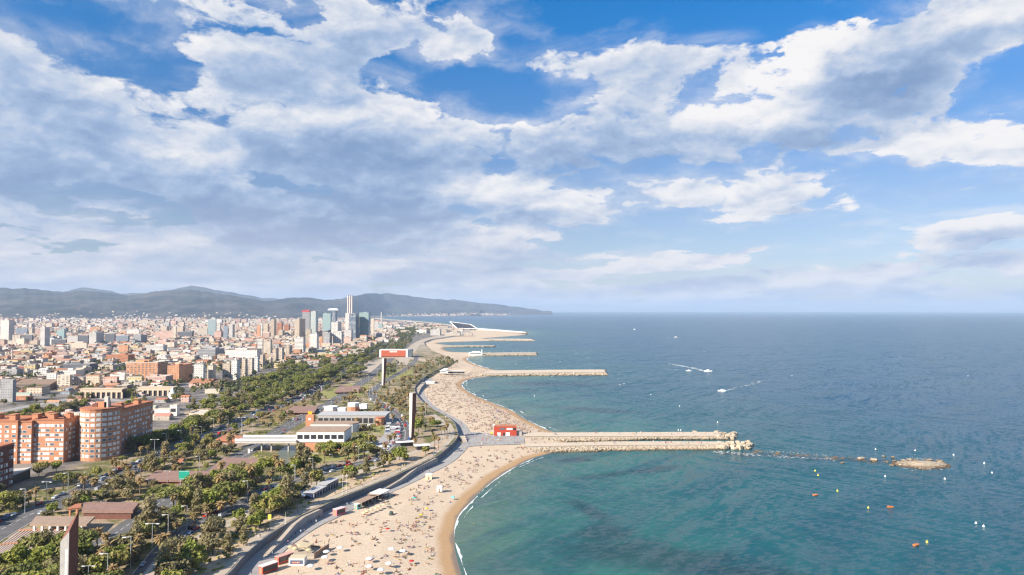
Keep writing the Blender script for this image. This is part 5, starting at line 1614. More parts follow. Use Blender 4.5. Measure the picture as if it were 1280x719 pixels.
# blade pylons: leaning curved slabs, pale to the city, shade painted dark on the sea side
def pylon(px, ybase, ytop, label, wpx, name='blade_pylon'):
    p = G(px, ybase, LAND_Z); s = p.y / F; h = height_at(p.y, ytop) - LAND_Z; w = wpx * s
    root = thing(name, 'pylon', loc=p, rot=0, label=label)
    def sec(t):
        k = 0.62 + 0.38 * t + 0.05 * math.sin(t * math.pi)
        return [(-w * 0.5, 0.0), (-w * 0.5 + w * 0.52 * k, -w * 0.38 * k), (-w * 0.5 + w * k, w * 0.5 * k), (-w * 0.40, w * 0.55)]
    A_, Bm = MB(), MB()
    n = 14
    for i in range(n):
        a, b = sec(i / n), sec((i + 1) / n); za, zb = h * i / n - (1 if i == 0 else 0), h * (i + 1) / n
        for j in range(4):
            q = [(*a[j], za), (*a[(j + 1) % 4], za), (*b[(j + 1) % 4], zb), (*b[j], zb)]
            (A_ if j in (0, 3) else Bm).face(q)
    A_.face([(*q, h) for q in sec(1)])
    part(root, 'pale_face', A_.mesh('pale_face', [M['pale_concrete']]))
    part(root, 'painted_shade_face', Bm.mesh('painted_shade_face', [M['brick_and_shade']]))
pylon(515.6, 548.5, 491.5, 'tall curved blade pylon, white face and shaded dark edge, on the promenade', 8.2)
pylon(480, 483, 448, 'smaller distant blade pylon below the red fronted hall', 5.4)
def slab_tower():
    Y = 268.0; s = (Y - 3.05) / F
    root = thing('concrete_slab_tower', 'tower', loc=((86.5 - CX) * s, Y, LAND_Z), label='pointed grey concrete slab tower with a dark shaded side at the photo foot')
    h = lambda y: height_at(Y, y) - LAND_Z
    X0 = (86.5 - CX) * s
    pl = lambda px, dy: ((px - CX) / F * (Y + dy - 3.05) - X0, dy)
    a, b, c, d = pl(75.8, 3.2), (0, 0), pl(98.2, 4.4), pl(87.1, 5.4)
    za, zb, zc, zd = h(681), h(664.5), h(644) + 0.6, h(664) + 1
    m = MB(); m.face([(*a, -1), (*b, -1), (*b, zb), (*a, za)]); m.face([(*d, -1), (*a, -1), (*a, za), (*d, zd)])
    
    part(root, 'pale_face', m.mesh('pale_face', [plain('grey_slab', (0.27, 0.26, 0.25), 0.14, 0.5)]))
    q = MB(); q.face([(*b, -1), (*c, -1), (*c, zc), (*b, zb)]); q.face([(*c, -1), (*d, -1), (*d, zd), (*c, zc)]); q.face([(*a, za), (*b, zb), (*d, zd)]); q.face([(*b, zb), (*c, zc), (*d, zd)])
    part(root, 'painted_shade_face', q.mesh('painted_shade_face', [M['brick_and_shade']]))  # shade put into the colour of the slab's far side and top
    for k in range(7):
        z0 = h(688) - k * 2.6
        w = MB()
        t0, t1 = 0.62, 0.86
        p0 = Vector((a[0] + (b[0] - a[0]) * t0, a[1] + (b[1] - a[1]) * t0 - 0.06)); p1 = Vector((a[0] + (b[0] - a[0]) * t1, a[1] + (b[1] - a[1]) * t1 - 0.06))
        w.face([(*p0, z0 - 2.2), (*p1, z0 - 2.2), (*p1, z0), (*p0, z0)])
        part(root, 'window', w.mesh('window', [M['white']]))
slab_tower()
# red fronted hall with a line of white letters too small to read
def red_hall():
    p0, p1 = G(474, 447, LAND_Z), G(509.5, 447, LAND_Z); w = p1.x - p0.x; h = height_at(p0.y, 437.3) - LAND_Z
    root = thing('red_fronted_hall', 'building', loc=p0, label='long white hall with a red front and a line of white lettering')
    KEEP_BUILT.append((p0.x, p1.x + 10, p0.y, p0.y + 40))
    m = MB(); m.box(0, w, 0, 34, -1, h); part(root, 'wall', m.mesh('wall', [M['white']]))
    f = MB(); f.box(w * 0.07, w * 0.93, -0.5, -0.01, h * 0.14, h * 0.93); part(root, 'red_panel', f.mesh('red_panel', [plain('red_panel', (0.42, 0.10, 0.05), 0.06, 0.2)]))
    b = MB(); b.box(w * 0.07, w * 0.93, -0.4, -0.01, 0, h * 0.13); part(root, 'glazing', b.mesh('glazing', [M['dark']]))
    l = MB()
    for k in range(6): l.box(w * (0.37 + k * 0.045), w * (0.37 + k * 0.045) + w * 0.03, -0.7, -0.51, h * 0.66, h * 0.86)
    part(root, 'lettering', l.mesh('lettering', [M['white']]))
    s = MB(); s.box(w + 0.01, w + 9, 1, 33, -1, h * 1.02); part(root, 'dark_end', s.mesh('dark_end', [M['glass']]))
    t = MB(); t.box(-14, w + 16, -7, -2.0, -1, 1.0); part(root, 'plinth', t.mesh('plinth', [M['path']]))
red_hall()
# far shore: harbour house, solar roof, low pavilions
kit('harbour_building', 'building', 586, 443.6, 'stepped white building at the root of the breakwater with lamp posts', [('wall', 'white', [('b', 0, 36, 0, 18, -2, 6), ('b', 8, 30, 3, 15, 6.01, 9)]), ('turret', 'white', [('t', (35, 4, 0), (35, 4, 14), 1.2)]), ('window', 'dark', [('b', 3, 32, -.2, 0, 2, 4)])], z=3)
def solar_roof():
    Y = 4150.0; s = Y / F
    root = thing('solar_roof', 'solar roof', loc=(0, Y, LAND_Z), label='giant tilted solar roof with pale rim at the tip of the far shore')
    P = lambda x, y, dy=0: Vector(((x - CX) * (Y + dy) / F, dy, height_at(Y + dy, y) - LAND_Z))
    c = [P(571.5, 410.6, 0), P(597, 411.2, 0), P(588.5, 405.8, 70), P(562.5, 402.4, 70)]
    n = (c[1] - c[0]).cross(c[3] - c[0]).normalized() * 3
    m = MB(); m.face(c); m.face([p - n for p in c[::-1]])
    part(root, 'panel', m.mesh('panel', [M['dark']]))
    r = MB()
    for i in range(4): r.tube(c[i], c[(i + 1) % 4], 2.6, n=6)
    part(root, 'rim', r.mesh('rim', [M['white']]))
    for q in (c[0].lerp(c[1], .2), c[0].lerp(c[1], .8), c[3].lerp(c[2], .15), c[3].lerp(c[2], .8), c[3].lerp(c[2], 0.5)):
        l = MB(); l.tube((q.x, q.y, -2), q, 3.0, n=6); part(root, 'leg', l.mesh('leg', [M['pale_concrete']]))
solar_roof()
B(538, 550, 554, 412, 419.5, 'white', 'fa_bands', label='white flat roofed hall with a dark side on the far esplanade', name='hall', depth=60)
B(556, 575, 577, 416.2, 419.6, 'cream', 'fa_bands', label='low cream pavilion row on the far esplanade', name='hall', depth=40)
B(519, 533, 535, 413, 416.5, 'white', 'painted', roof='pale', label='low white roofed hall in the far harbour quarter', name='hall', depth=60)
B(480, 490, 492, 407.5, 411, 'white', 'painted', roof='pale', label='white domed hall close to the single white chimney', name='hall', depth=50)
for i, (a, b, yt, yb) in enumerate(((495, 506, 409.5, 413), (508, 516, 408, 411), (528, 540, 409.5, 412), (543, 560, 408.5, 411.2), (565, 572, 413, 416), (470, 479, 411, 415), (500, 511, 413.5, 417), (490, 498, 403.5, 406), (512, 530, 404.8, 407), (535, 552, 405.6, 408), (580, 590, 417.4, 419.4))):
    B(a, b, b + 1.5, yt, yb, rnd.choice(['white', 'cream', 'sand', 'pink']), 'fa_bands', roof='pale', look=rnd.choice(['low pale hall', 'low white shed', 'flat cream hall']) + ' in the far harbour quarter', group='halls of the far harbour quarter', name='hall', depth=45)

# lifeguard house on the plaza
def lifeguard_house():
    p0 = G(617.5, 544.8, BEACH_Z + 0.3); s = p0.y / F; w = 28 * s; h = 9.0
    root = thing('red_lifeguard_house', 'building', loc=p0, label='red two storey beach house with white openings at the root of the breakwater')
    m = MB(); m.box(0, w, 0, 9, -1, h * .96); part(root, 'wall', m.mesh('wall', [M['red']]))
    r = MB(); r.box(-.2, w + .2, -.2, 9.2, h * .96 + .01, h * .96 + .5); part(root, 'roof', r.mesh('roof', [M['tile']]))
    for x0, x1, z0, z1, mt, nm in ((0.25, .48, 5.6, 7.3, 'glass', 'window'), (.56, .82, 5.4, 7.2, 'white', 'window'), (.14, .30, .1, 3.0, 'white', 'door'), (.40, .5, .1, 2.6, 'dark', 'door'), (.52, .70, .1, 3.2, 'white', 'door'), (.84, .97, 5.2, 7.4, 'dark', 'window')):
        q = MB(); q.box(w * x0, w * x1, -.16, -.01, z0, z1); part(root, nm, q.mesh(nm, [M[mt]]))
    q = MB(); q.box(w + .01, w + 5, 2, 8, -1, 3.6); part(root, 'annexe', q.mesh('annexe', [M['grey_concrete']]))
    f = MB(); f.tube((-.6, 1, 0), (-.6, 1, h + 2), .12); f.box(-.6, .9, .95, 1.05, h + .6, h + 1.9); part(root, 'flag_mast', f.mesh('flag_mast', [M['white']]))
lifeguard_house()

# beach bars, kiosks and huts
BZ = BEACH_Z + 0.05
def container(px, py, w, d, h, tone, label, rot=0.0, roof=(0.66, 0.62, 0.56), name='container_bar', z=BEACH_Z + 0.25, door='dark'):
    return kit(name, 'kiosk', px, py, label, [('wall', tone, [('b', -w / 2, w / 2, -d / 2, d / 2, 0, h)]), ('roof', roof, [('b', -w / 2 - .15, w / 2 + .15, -d / 2 - .15, d / 2 + .15, h + .01, h + .25)]),
               ('counter', 'dark', [('b', w / 2 - .02, w / 2 + .08, -d / 2 + .5, d / 2 - .6, 0.9, h - .4)]), ('shutter', 'wood', [('b', -w / 2 * .6, w / 2 * .6, -d / 2 - .1, -d / 2 - .01, .2, h - .5)])], rot=rot, z=z)
TILT = -0.62
container(335.5, 714, 3.0, 8.0, 3.2, (0.42, 0.075, 0.045), 'red container bar with white roof at the foot of the photo on the beach walk', TILT)
container(355, 702, 3.0, 8.0, 3.2, (0.43, 0.085, 0.055), 'red container bar with pinkish roof close to the wooden terrace', TILT, (0.52, 0.32, 0.27))
container(424, 643, 3.4, 6.5, 3.4, (0.62, 0.18, 0.21), 'pink kiosk with a pale roof on the beach walk', TILT, (0.62, 0.5, 0.48))
container(447, 635.5, 2.5, 3, 2.6, (0.26, 0.60, 0.55), 'small turquoise booth at the end of the thatched beach bar', TILT)
kit('white_booth', 'kiosk', 370.5, 707.5, 'white framed booth with a picture front beside the wooden terrace', [('wall', 'white', [('b', -3.6, 3.6, 0, 4.5, 0, 3.4)]), ('screen', (0.10, 0.12, 0.17), [('b', -2.9, 2.9, -.12, -.01, .8, 2.6)]), ('awning', (0.52, 0.44, 0.30), [('b', -3.7, 3.7, -.1, 4.7, 3.42, 3.6)]), ('signboard', (0.55, 0.2, 0.15), [('b', -2.0, 1.6, -.18, -.13, 1.2, 1.9)])], z=BZ)
kit('wooden_terrace', 'terrace', 378, 694, 'wooden terrace with yellow parasols and rail behind the white booth', [('deck', 'path', [('b', -6, 8, -3, 10, .1, .5)]), ('rail', 'wood', [('b', 7.8, 8.1, -3, 11, .51, 2.6), ('b', -6, 8.1, 10, 10.2, .51, 1.4)]), ('bar_roof', (0.48, 0.40, 0.26), [('b', -4, 1.5, 2, 8, 3, 3.3)]), ('post', 'wood', [('b', -3.9, -3.7, 2.1, 2.3, .5, 3), ('b', 1.2, 1.4, 2.1, 2.3, .5, 3), ('b', -3.9, -3.7, 7.7, 7.9, .5, 3), ('b', 1.2, 1.4, 7.7, 7.9, .5, 3)])], z=BZ, rot=-0.25)
def thatched_bar():
    a, b = G(452, 636, BZ), G(486, 620, BZ)
    d = b - a; L = d.length; rot = math.atan2(d.y, d.x)
    root = thing('thatched_beach_bar', 'beach bar', loc=a, rot=rot, label='long beach bar with flat pale canopy roofs and dark seating on the sand')
    r = MB(); r.box(0, L * .52, 0, 6, 3.2, 3.45); r.box(L * .55, L, -1, 7, 3.6, 3.9)
    part(root, 'canopy', r.mesh('canopy', [M['roof_tan']]))
    part(root, 'white_roof', (lambda m: (m.box(L * .62, L, -1.05, 7.05, 3.91, 4.05), m.mesh('white_roof', [M['white']]))[1])(MB()))
    w = MB(); w.box(L * .2, L * .5, 3, 5.8, 0, 3.19); w.box(L * .6, L * .98, 4, 6.8, 0, 3.59); part(root, 'bar_room', w.mesh('bar_room', [M['dark']]))
    for k in range(9):
        q = MB(); q.box(L * k / 8.2, L * k / 8.2 + .25, 0, .25, 0, 3.19); part(root, 'post', q.mesh('post', [M['wood']]))
    t = MB()
    for k in range(16): t.box(L * (k + .3) / 16, L * (k + .3) / 16 + 1.0, -3.2 + (k % 3), -2.4 + (k % 3), .4, .8)
    part(root, 'tables', t.mesh('tables', [M['dark']]))
thatched_bar()
kit('cream_hut', 'kiosk', 536, 599, 'cream hut with flat roof by yellow paving on the beach walk', [('wall', (0.66, 0.57, 0.38), [('b', -2.2, 2.2, -1.4, 2, 0, 3.2)]), ('roof', 'white', [('b', -2.4, 2.4, -1.6, 2.2, 3.21, 3.45)]), ('door', 'wood', [('b', -.5, .5, -1.5, -1.41, 0, 2.1)])], z=BZ)
kit('white_hut', 'kiosk', 549.5, 614, 'white hut standing alone on the sand', [('wall', 'white', [('b', -1.7, 1.7, -1.3, 1.3, 0, 3)]), ('roof', 'white', [('b', -1.9, 1.9, -1.5, 1.5, 3.01, 3.2)]), ('door', 'wood', [('b', -.4, .4, -1.4, -1.31, 0, 2)])], z=BZ)
kit('beach_tent', 'tent', 566, 622, 'teal beach tent near the white hut', [('canopy', (0.16, 0.46, 0.46), [('f', [(-1.3, -1, 0), (1.3, -1, 0), (0, 0, 1.4)]), ('f', [(1.3, -1, 0), (1.3, 1, 0), (0, 0, 1.4)]), ('f', [(-1.3, 1, 0), (-1.3, -1, 0), (0, 0, 1.4)])])], z=BZ)
kit('beach_tent', 'tent', 489, 643.5, 'dark green beach tent alone in the middle of the sand', [('canopy', (0.06, 0.085, 0.07), [('t', (0, 0, 0), (0, 0, 1.9), 1.5, .9)]), ('flap', 'dark', [('b', .3, 1.4, -1.3, -1.1, 0, 1.2)])], z=BZ)
kit('yellow_cart', 'cart', 614.5, 543, 'yellow cart standing by the red beach house', [('body', (0.62, 0.50, 0.05), [('b', -1.2, 1.2, -.8, .8, .5, 2)]), ('wheel', 'dark', [('t', (-.7, -.9, .4), (-.7, .9, .4), .4), ('t', (.7, -.9, .4), (.7, .9, .4), .4)])], z=BEACH_Z + .32)
# long blue grey shelter beside the promenade and its parasols
def shelter():
    a, b = G(392, 624, LAND_Z), G(423, 606.5, LAND_Z)
    d = b - a; L = d.length; rot = math.atan2(d.y, d.x)
    root = thing('long_shelter', 'shelter', loc=a, rot=rot, label='long pale roofed shelter with dark blue glass sides on the promenade')
    KEEP_BUILT.append((a.x - 2, b.x + 2, a.y - 2, b.y + 8))
    r = MB(); r.box(-.5, L * .5, -.5, 6.5, 3.6, 3.9); r.box(L * .5 + .02, L + .5, -.5, 6.5, 4.3, 4.6); part(root, 'roof', r.mesh('roof', [M['roof_grey']]))
    w = MB(); w.box(0, L, 0, 6, 0, 3.58); part(root, 'glazed_wall', w.mesh('glazed_wall', [plain('navy_glass', (0.025, 0.035, 0.075), .2, 1, rough=.2, spec=.6)]))
    for k in range(10):
        q = MB(); q.box(L * k / 9.2, L * k / 9.2 + .3, -.2, -.01, 0, 3.6); part(root, 'post', q.mesh('post', [M['white']]))
shelter()
kit('cafe_roof', 'canopy', 508, 558.5, 'white flat cafe roof on the promenade near the tall curved blade pylon', [('roof', 'white', [('b', -8, 7, 0, 7, 3.4, 3.7)]), ('bar_room', 'dark', [('b', -4, 6, 2, 6.5, 0, 3.39)])], rot=.35)
kit('cafe_roof', 'canopy', 528, 563, 'white slanted cafe roof closer to the curved wall', [('roof', 'white', [('b', -6, 7, 0, 8, 3.4, 3.7)]), ('bar_room', 'dark', [('b', -4, 6, 1, 7.5, 0, 3.39)])], rot=.35)
kit('beach_restaurant', 'restaurant', 560, 466.5, 'low white beach restaurant with pointed awnings before the second breakwater', [('wall', 'white', [('b', -14, 8, 0, 12, 0, 4)]), ('roof', 'white', [('f', [(-16, -2, 4), (-6, -2, 4.2), (0, 6, 8.5), (-8, 6, 8)]), ('b', -2, 30, -1, 6, 3.6, 4)]), ('terrace', 'dark', [('b', 0, 30, 0, 5, 0, 2.4)])])
kit('beach_restaurant', 'restaurant', 536, 479.5, 'small white kiosk row on sand beside the curved grey ramp', [('wall', 'white', [('b', -5, 9, 0, 5, 0, 3)]), ('roof', 'white', [('b', -6, 10, -.5, 6, 3.01, 3.3)]), ('bar_room', 'dark', [('b', 9.1, 14, 0, 4, 0, 2.4)])], z=BZ)

# road signs
kit('road_sign', 'sign', 230, 606, 'large green motorway sign on two posts', [('panel', (0.015, 0.30, 0.20), [('b', -3.4, 3.4, -.12, 0, 3.4, 9.0)]), ('border', 'white', [('b', -3.2, 3.2, -.14, -.121, 8.5, 8.65), ('b', -3.2, 3.2, -.14, -.121, 3.7, 3.85)]), ('post', 'metal', [('b', -2.6, -2.4, .01, .2, -.5, 9), ('b', 2.4, 2.6, .01, .2, -.5, 9)])], z=LAND_Z + 2)
kit('road_sign', 'sign', 387.5, 524, 'yellow motorway sign by the orange brick gate tower', [('panel', (0.66, 0.40, 0.015), [('b', -2.2, 2.2, -.12, 0, 5, 8)]), ('post', 'metal', [('b', -.1, .1, .01, .2, -.5, 8)])])
kit('road_sign', 'sign', 311, 568, 'small white marker panel beside the sunken motorway', [('panel', 'white', [('b', -.7, .7, -.1, 0, 1, 4.4)]), ('post', 'metal', [('b', -.1, .1, .01, .15, -.5, 1)])])
kit('advert_panel', 'sign', 337, 650.5, 'yellow and white poster panel under the park trees', [('panel', (0.62, 0.58, 0.10), [('b', -.9, .9, -.1, .1, .5, 3.2)]), ('frame', 'white', [('b', -1.0, 1.0, -.08, .08, .35, .49)])])

# ------------------------------------------------------------------ trees
gr = random.Random(21)
def leaf_cloud(lumps, n, smin, smax, seed, flat=0.0):
    """leaf clumps: small bent faces through the volume of several lumps"""
    r = random.Random(seed)
    m = MB()
    for _ in range(n):
        c, rad = r.choices([(l[0], l[1]) for l in lumps], weights=[l[1][0] * l[1][1] for l in lumps])[0]
        while True:
            q = Vector((r.uniform(-1, 1), r.uniform(-1, 1), r.uniform(-1, 1)))
            if 0.25 < q.length < 1: break
        q = q.normalized() * (q.length ** 0.45)
        p = Vector(c) + Vector((q.x * rad[0], q.y * rad[1], q.z * rad[2]))
        nrm = (q + Vector((r.uniform(-1, 1), r.uniform(-1, 1), r.uniform(-0.4, 1.2))) * 0.75).normalized()
        a = nrm.orthogonal().normalized(); a.rotate(Matrix.Rotation(r.uniform(0, 6.3), 3, nrm)); b = nrm.cross(a)
        s = r.uniform(smin, smax); t = s * r.uniform(0.5, 0.9)
        k = max(0.0, min(1.0, 0.5 + r.gauss(0, 0.28)))
        m.cur = (k, k, k, 1)
        bend = nrm * s * 0.25
        m.face([p - a * s - bend, p - b * t, p + a * s - bend, p + b * t])
    return m
def limb_trunk(h, r0, seed, branches=4, spread=1.6, mat='bark', lean=0.3):
    r = random.Random(seed)
    m = MB()
    top = Vector((r.uniform(-lean, lean), r.uniform(-lean, lean), h))
    mid = top * 0.5 + Vector((r.uniform(-.15, .15), r.uniform(-.15, .15), 0))
    m.tube((0, 0, -0.4), mid, r0, r0 * 0.75, 6, cap=False); m.tube(mid, top, r0 * 0.75, r0 * 0.55, 6, cap=False)
    for k in range(branches):
        a = 6.28 * k / branches + r.uniform(-.4, .4)
        m.tube(top * r.uniform(0.8, 1), top + Vector((math.cos(a) * spread, math.sin(a) * spread, spread * r.uniform(.5, 1.1))), r0 * .45, r0 * .15, 5, cap=False)
    return m.mesh('trunk', [M[mat]])
def lumps_round(seed, R_, H, z0, n=9):
    r = random.Random(seed)
    out = [((0, 0, z0 + H * .5), (R_ * .7, R_ * .7, H * .48))]
    for k in range(n):
        a = 6.283 * k / n + r.uniform(-.4, .4); d = R_ * r.uniform(.4, .78)
        out.append(((math.cos(a) * d, math.sin(a) * d, z0 + H * r.uniform(.2, .8)), (R_ * r.uniform(.3, .48), R_ * r.uniform(.3, .48), H * r.uniform(.2, .34))))
    return out
def lumps_pine(seed, R_, z0, th, n=10):
    r = random.Random(seed)
    out = [((0, 0, z0 + th * .45), (R_ * .75, R_ * .75, th * .5))]
    for k in range(n):
        a = 6.283 * k / n + r.uniform(-.4, .4); d = R_ * r.uniform(.45, .8)
        out.append(((math.cos(a) * d, math.sin(a) * d, z0 + th * r.uniform(.2, .55)), (R_ * r.uniform(.3, .45), R_ * r.uniform(.3, .45), th * r.uniform(.25, .42))))
    return out
PROTO = {}
def proto(kind, crown_m, mat, trunk):
    PROTO.setdefault(kind, []).append((crown_m.mesh('crown', [M[mat]], col=True), trunk))
for s in range(5):
    h = [2.6, 2.2, 3.0, 2.4, 2.0][s]
    proto('broad', leaf_cloud(lumps_round(s, [3.6, 4.2, 3.4, 4.6, 3.0][s], [5.2, 5.0, 6.4, 5.6, 4.2][s], h), 560, .42, .86, s), 'leaf', limb_trunk(h + 1.6, .26, s))
lum = [((0.2 * math.sin(k * 2.1), 0.9 * math.cos(k * 1.7), 2.6 + k * 1.05), (2.6 - .12 * k + .7 * math.sin(k * 2.7), 2.4 - .1 * k + .6 * math.cos(k * 3.1), 1.3)) for k in range(9)] + [((2.0 * math.cos(k * 2.4), 2.0 * math.sin(k * 2.4), 3.4 + k * .9), (1.3, 1.3, 1.0)) for k in range(8)]
proto('broad', leaf_cloud(lum, 620, .36, .78, 88), 'olive', limb_trunk(4.5, .3, 88, 5, 1.6))
for s in range(4):
    proto('pine', leaf_cloud(lumps_pine(s + 20, [5.4, 4.6, 6.0, 4.2][s], [6.0, 5.4, 6.6, 5.0][s], [3.6, 3.4, 3.9, 3.4][s]), 600, .42, .86, s + 20), 'pine', limb_trunk([6.6, 6.0, 7.2, 5.6][s], .3, s + 20, 5, 2.4))
for s in range(2):
    lum = [((0, 0, 1.0 + 1.25 * k), (1.15 - abs(k - 2.0) * 0.14, 1.15 - abs(k - 2.0) * 0.14, 1.2)) for k in range(7)]
    proto('cypress', leaf_cloud(lum, 260, .25, .5, s + 30), 'pine', limb_trunk(2.0, .2, s + 30, 2, .4))
for s in range(3):
    proto('shrub', leaf_cloud(lumps_round(s + 40, [1.7, 2.2, 1.4][s], [2.0, 2.3, 1.7][s], .1, 6), 190, .22, .45, s + 40), 'leaf', limb_trunk(.8, .1, s + 40, 3, .7))
for s in range(4):
    h = [1.9, 2.2, 1.7, 2.4][s]
    proto('olive', leaf_cloud(lumps_round(s + 70, [3.0, 3.5, 2.6, 3.9][s], [3.8, 4.4, 3.3, 4.8][s], h, 8), 460, .38, .74, s + 70), 'olive', limb_trunk(h + 1.2, .24, s + 70))
def palm_mesh(seed, th, L, n):
    r = random.Random(seed)
    m = MB()
    for k in range(n):
        a = 6.283 * k / n * 2.62 + r.uniform(-.2, .2)
        up = [1.15, .75, .35, -.05, -.5][k % 5] + r.uniform(-.12, .12)
        d = Vector((math.cos(a), math.sin(a), 0)); sd = Vector((-d.y, d.x, 0))
        p = Vector((0, 0, th)); el = up
        ll = L * r.uniform(.85, 1.1)
        seg = 5
        for i in range(seg):
            t0, t1 = i / seg, (i + 1) / seg
            st = ll / seg
            q = p + (d * math.cos(el) + Vector((0, 0, 1)) * math.sin(el)) * st
            el -= 0.36
            w0 = .52 * math.sin(math.pi * min(1, t0 * .86 + .12)) ; w1 = .52 * math.sin(math.pi * min(1, t1 * .86 + .12))
            kk = max(0, min(1, .45 + r.gauss(0, .2) - (.3 if k % 5 == 4 else 0)))
            m.cur = (kk, kk, kk, 1)
            dr = Vector((0, 0, -.32))
            m.face([p, p + sd * w0 + dr * w0 * 1.6, q + sd * w1 + dr * w1 * 1.6, q])
            m.face([p, q, q - sd * w1 + dr * w1 * 1.6, p - sd * w0 + dr * w0 * 1.6])
            p = q
    t = MB()
    lean = Vector((r.uniform(-.3, .3), r.uniform(-.3, .3), 0))
    t.tube((0, 0, -.4), Vector((0, 0, th * .5)) + lean, .36, .28, 7, cap=False); t.tube(Vector((0, 0, th * .5)) + lean, (0, 0, th + .1), .28, .34, 7)
    return m, t.mesh('trunk', [M['palm_bark']])
for s in range(4):
    c, t = palm_mesh(s + 60, [8.2, 9.6, 7.0, 6.0][s], [3.3, 3.0, 3.6, 3.8][s], [34, 30, 38, 36][s])
    proto('palm', c, 'frond', t)

LOOKS = dict(broad=['bushy green tree', 'rounded olive green tree', 'tall leafy tree', 'wide spreading tree', 'small round tree', 'tall ragged dusty tree'], pine=['umbrella pine', 'small umbrella pine', 'broad umbrella pine', 'compact umbrella pine'],
             cypress=['dark slender cypress', 'dark narrow cypress'], shrub=['low green shrub', 'wide low shrub', 'small dense shrub'], palm=['palm with a full crown', 'slim tall palm', 'palm with drooping fronds', 'short stout palm'])
LOOKS['olive'] = ['silvery olive tree', 'rounded grey green olive tree', 'small olive tree', 'broad olive tree']
NAME = dict(olive='olive_tree', broad='broadleaf_tree', pine='umbrella_pine', cypress='cypress', shrub='shrub', palm='palm_tree')
CAT = dict(olive='olive tree', broad='tree', pine='pine', cypress='cypress', shrub='shrub', palm='palm')
GRP = dict(olive='olive trees of the seaside park', broad='leafy trees of the seaside park', pine='umbrella pines of the park forest', cypress='cypresses by the cemetery', shrub='shrubs of the seaside park', palm='palms along the seafront')
COUNT = {}
TREE_STUFF = []       # what is past 300 of a kind goes into one mass
TREES = []
def place_tree(kind, p, s=1.0, i=None):
    TREES.append((kind, Vector(p), s * (1.12 if kind in ('broad', 'olive', 'pine') else 1.0), gr.randrange(len(PROTO[kind])) if i is None else i, gr.uniform(0, 6.28)))
def poly_scatter(px_poly, spacing, kinds, smin=.8, smax=1.2, jitter=.45, prob=1.0, clear=1.5, grow=0.0):
    P = [G(x, y, LAND_Z) for x, y in px_poly]
    poly = [(p.x, p.y) for p in P]
    y = min(p.y for p in P); y1 = max(p.y for p in P)
    x0, x1 = min(p.x for p in P), max(p.x for p in P)
    k = 0
    while y < y1:
        sp = spacing * (1 + grow * max(0, y - 700) / 700)
        x = x0 + (sp / 2 if k % 2 else 0)
        while x < x1:
            xx, yy = x + gr.uniform(-jitter, jitter) * sp, y + gr.uniform(-jitter, jitter) * sp
            if gr.random() < prob and in_poly(xx, yy, poly) and not any(seg_dist(xx, yy, l) < hw + clear for l, hw in KEEP_OUT) and not any(a - 3 < xx < b + 3 and c - 4 < yy < d + 2 for a, b, c, d in KEEP_BUILT):
                place_tree(gr.choice(kinds), (xx, yy, LAND_Z), gr.uniform(smin, smax) * gr.choice([.8, 1, 1, 1, 1.2]))
            x += sp
        y += sp; k += 1
def place_avenue():
    for off in (-14, 13.5):
        o = offset_line(smooth_line(avenue, 2), off)
        acc = 0
        for a, b in zip(o[:-1], o[1:]):
            L = (b - a).length; t = 8.5 - acc
            while t < L:
                q = a.lerp(b, t / L)
                if gr.random() < .55 and not any(a_ - 3 < q.x < b_ + 3 and c - 4 < q.y < d + 2 for a_, b_, c, d in KEEP_BUILT):
                    place_tree(gr.choice(['broad', 'broad', 'olive', 'pine', 'palm']), (q.x + gr.uniform(-1.5, 1.5), q.y, LAND_Z), gr.uniform(.65, 1.0))
                t += 8.5
            acc = L - (t - 8.5)
# palms that read singly in the photo: foot of the trunk
for x, y in ((30, 634), (45, 632), (127, 719), (141, 733), (165, 706), (173, 700), (200, 690), (206, 688), (221, 670), (186, 672), (190, 676), (214, 668), (178, 668), (113, 689), (122, 688), (132, 690), (150, 690), (276, 646), (290, 640), (258, 649), (243, 656), (336, 618), (310, 622), (389, 606), (391, 592), (432, 589), (443, 586), (443, 574), (456, 574),
             (376, 600), (345, 590), (47, 575), (42, 577), (86, 570), (141, 586), (176, 575), (187, 556), (192, 560), (146, 590), (105, 612), (118, 614), (140, 604), (155, 592),
             (543, 560), (548, 562), (556, 545), (559, 545), (552, 544), (537, 537), (541, 530), (500, 520), (503, 512), (497, 508), (491, 530), (489, 520), (485, 512), (480, 508), (476, 503), (472, 500), (468, 498), (505, 530), (508, 520), (512, 514),
             (528, 520), (533, 517), (524, 530), (519, 560), (493, 553), (487, 556), (482, 565), (470, 570), (465, 568), (398, 575), (405, 580), (252, 540), (262, 538), (275, 532), (300, 528), (232, 550), (240, 546), (283, 524), (292, 519), (297, 516)):
    place_tree('palm', G(x, y, LAND_Z), gr.uniform(.85, 1.15))
# thick park in the near corner
poly_scatter([(-40, 760), (-30, 640), (40, 630), (60, 655), (38, 662), (95, 690), (160, 640), (215, 608), (245, 612), (200, 660), (180, 690), (150, 760)], 7.4, ['broad', 'olive', 'broad', 'pine', 'shrub', 'olive'], .9, 1.35, clear=1.2)
poly_scatter([(100, 700), (150, 650), (215, 612), (290, 585), (330, 600), (300, 628), (240, 645), (200, 668), (165, 700), (120, 740)], 7.8, ['broad', 'olive', 'pine', 'palm', 'shrub', 'broad'], .9, 1.3, clear=1.5)
poly_scatter([(-30, 640), (-20, 610), (60, 590), (140, 578), (200, 560), (240, 545), (262, 536), (300, 520), (250, 535), (200, 552), (196, 548), (150, 572), (80, 588), (20, 606)], 8.0, ['broad', 'olive', 'broad', 'pine'], .9, 1.3, clear=1.5)
poly_scatter([(0, 660), (40, 642), (110, 605), (190, 566), (270, 536), (290, 530), (300, 560), (262, 592), (215, 596), (170, 625), (120, 640), (60, 655)], 8.6, ['broad', 'olive', 'olive', 'shrub', 'palm'], .75, 1.15, clear=1.5, prob=.85)
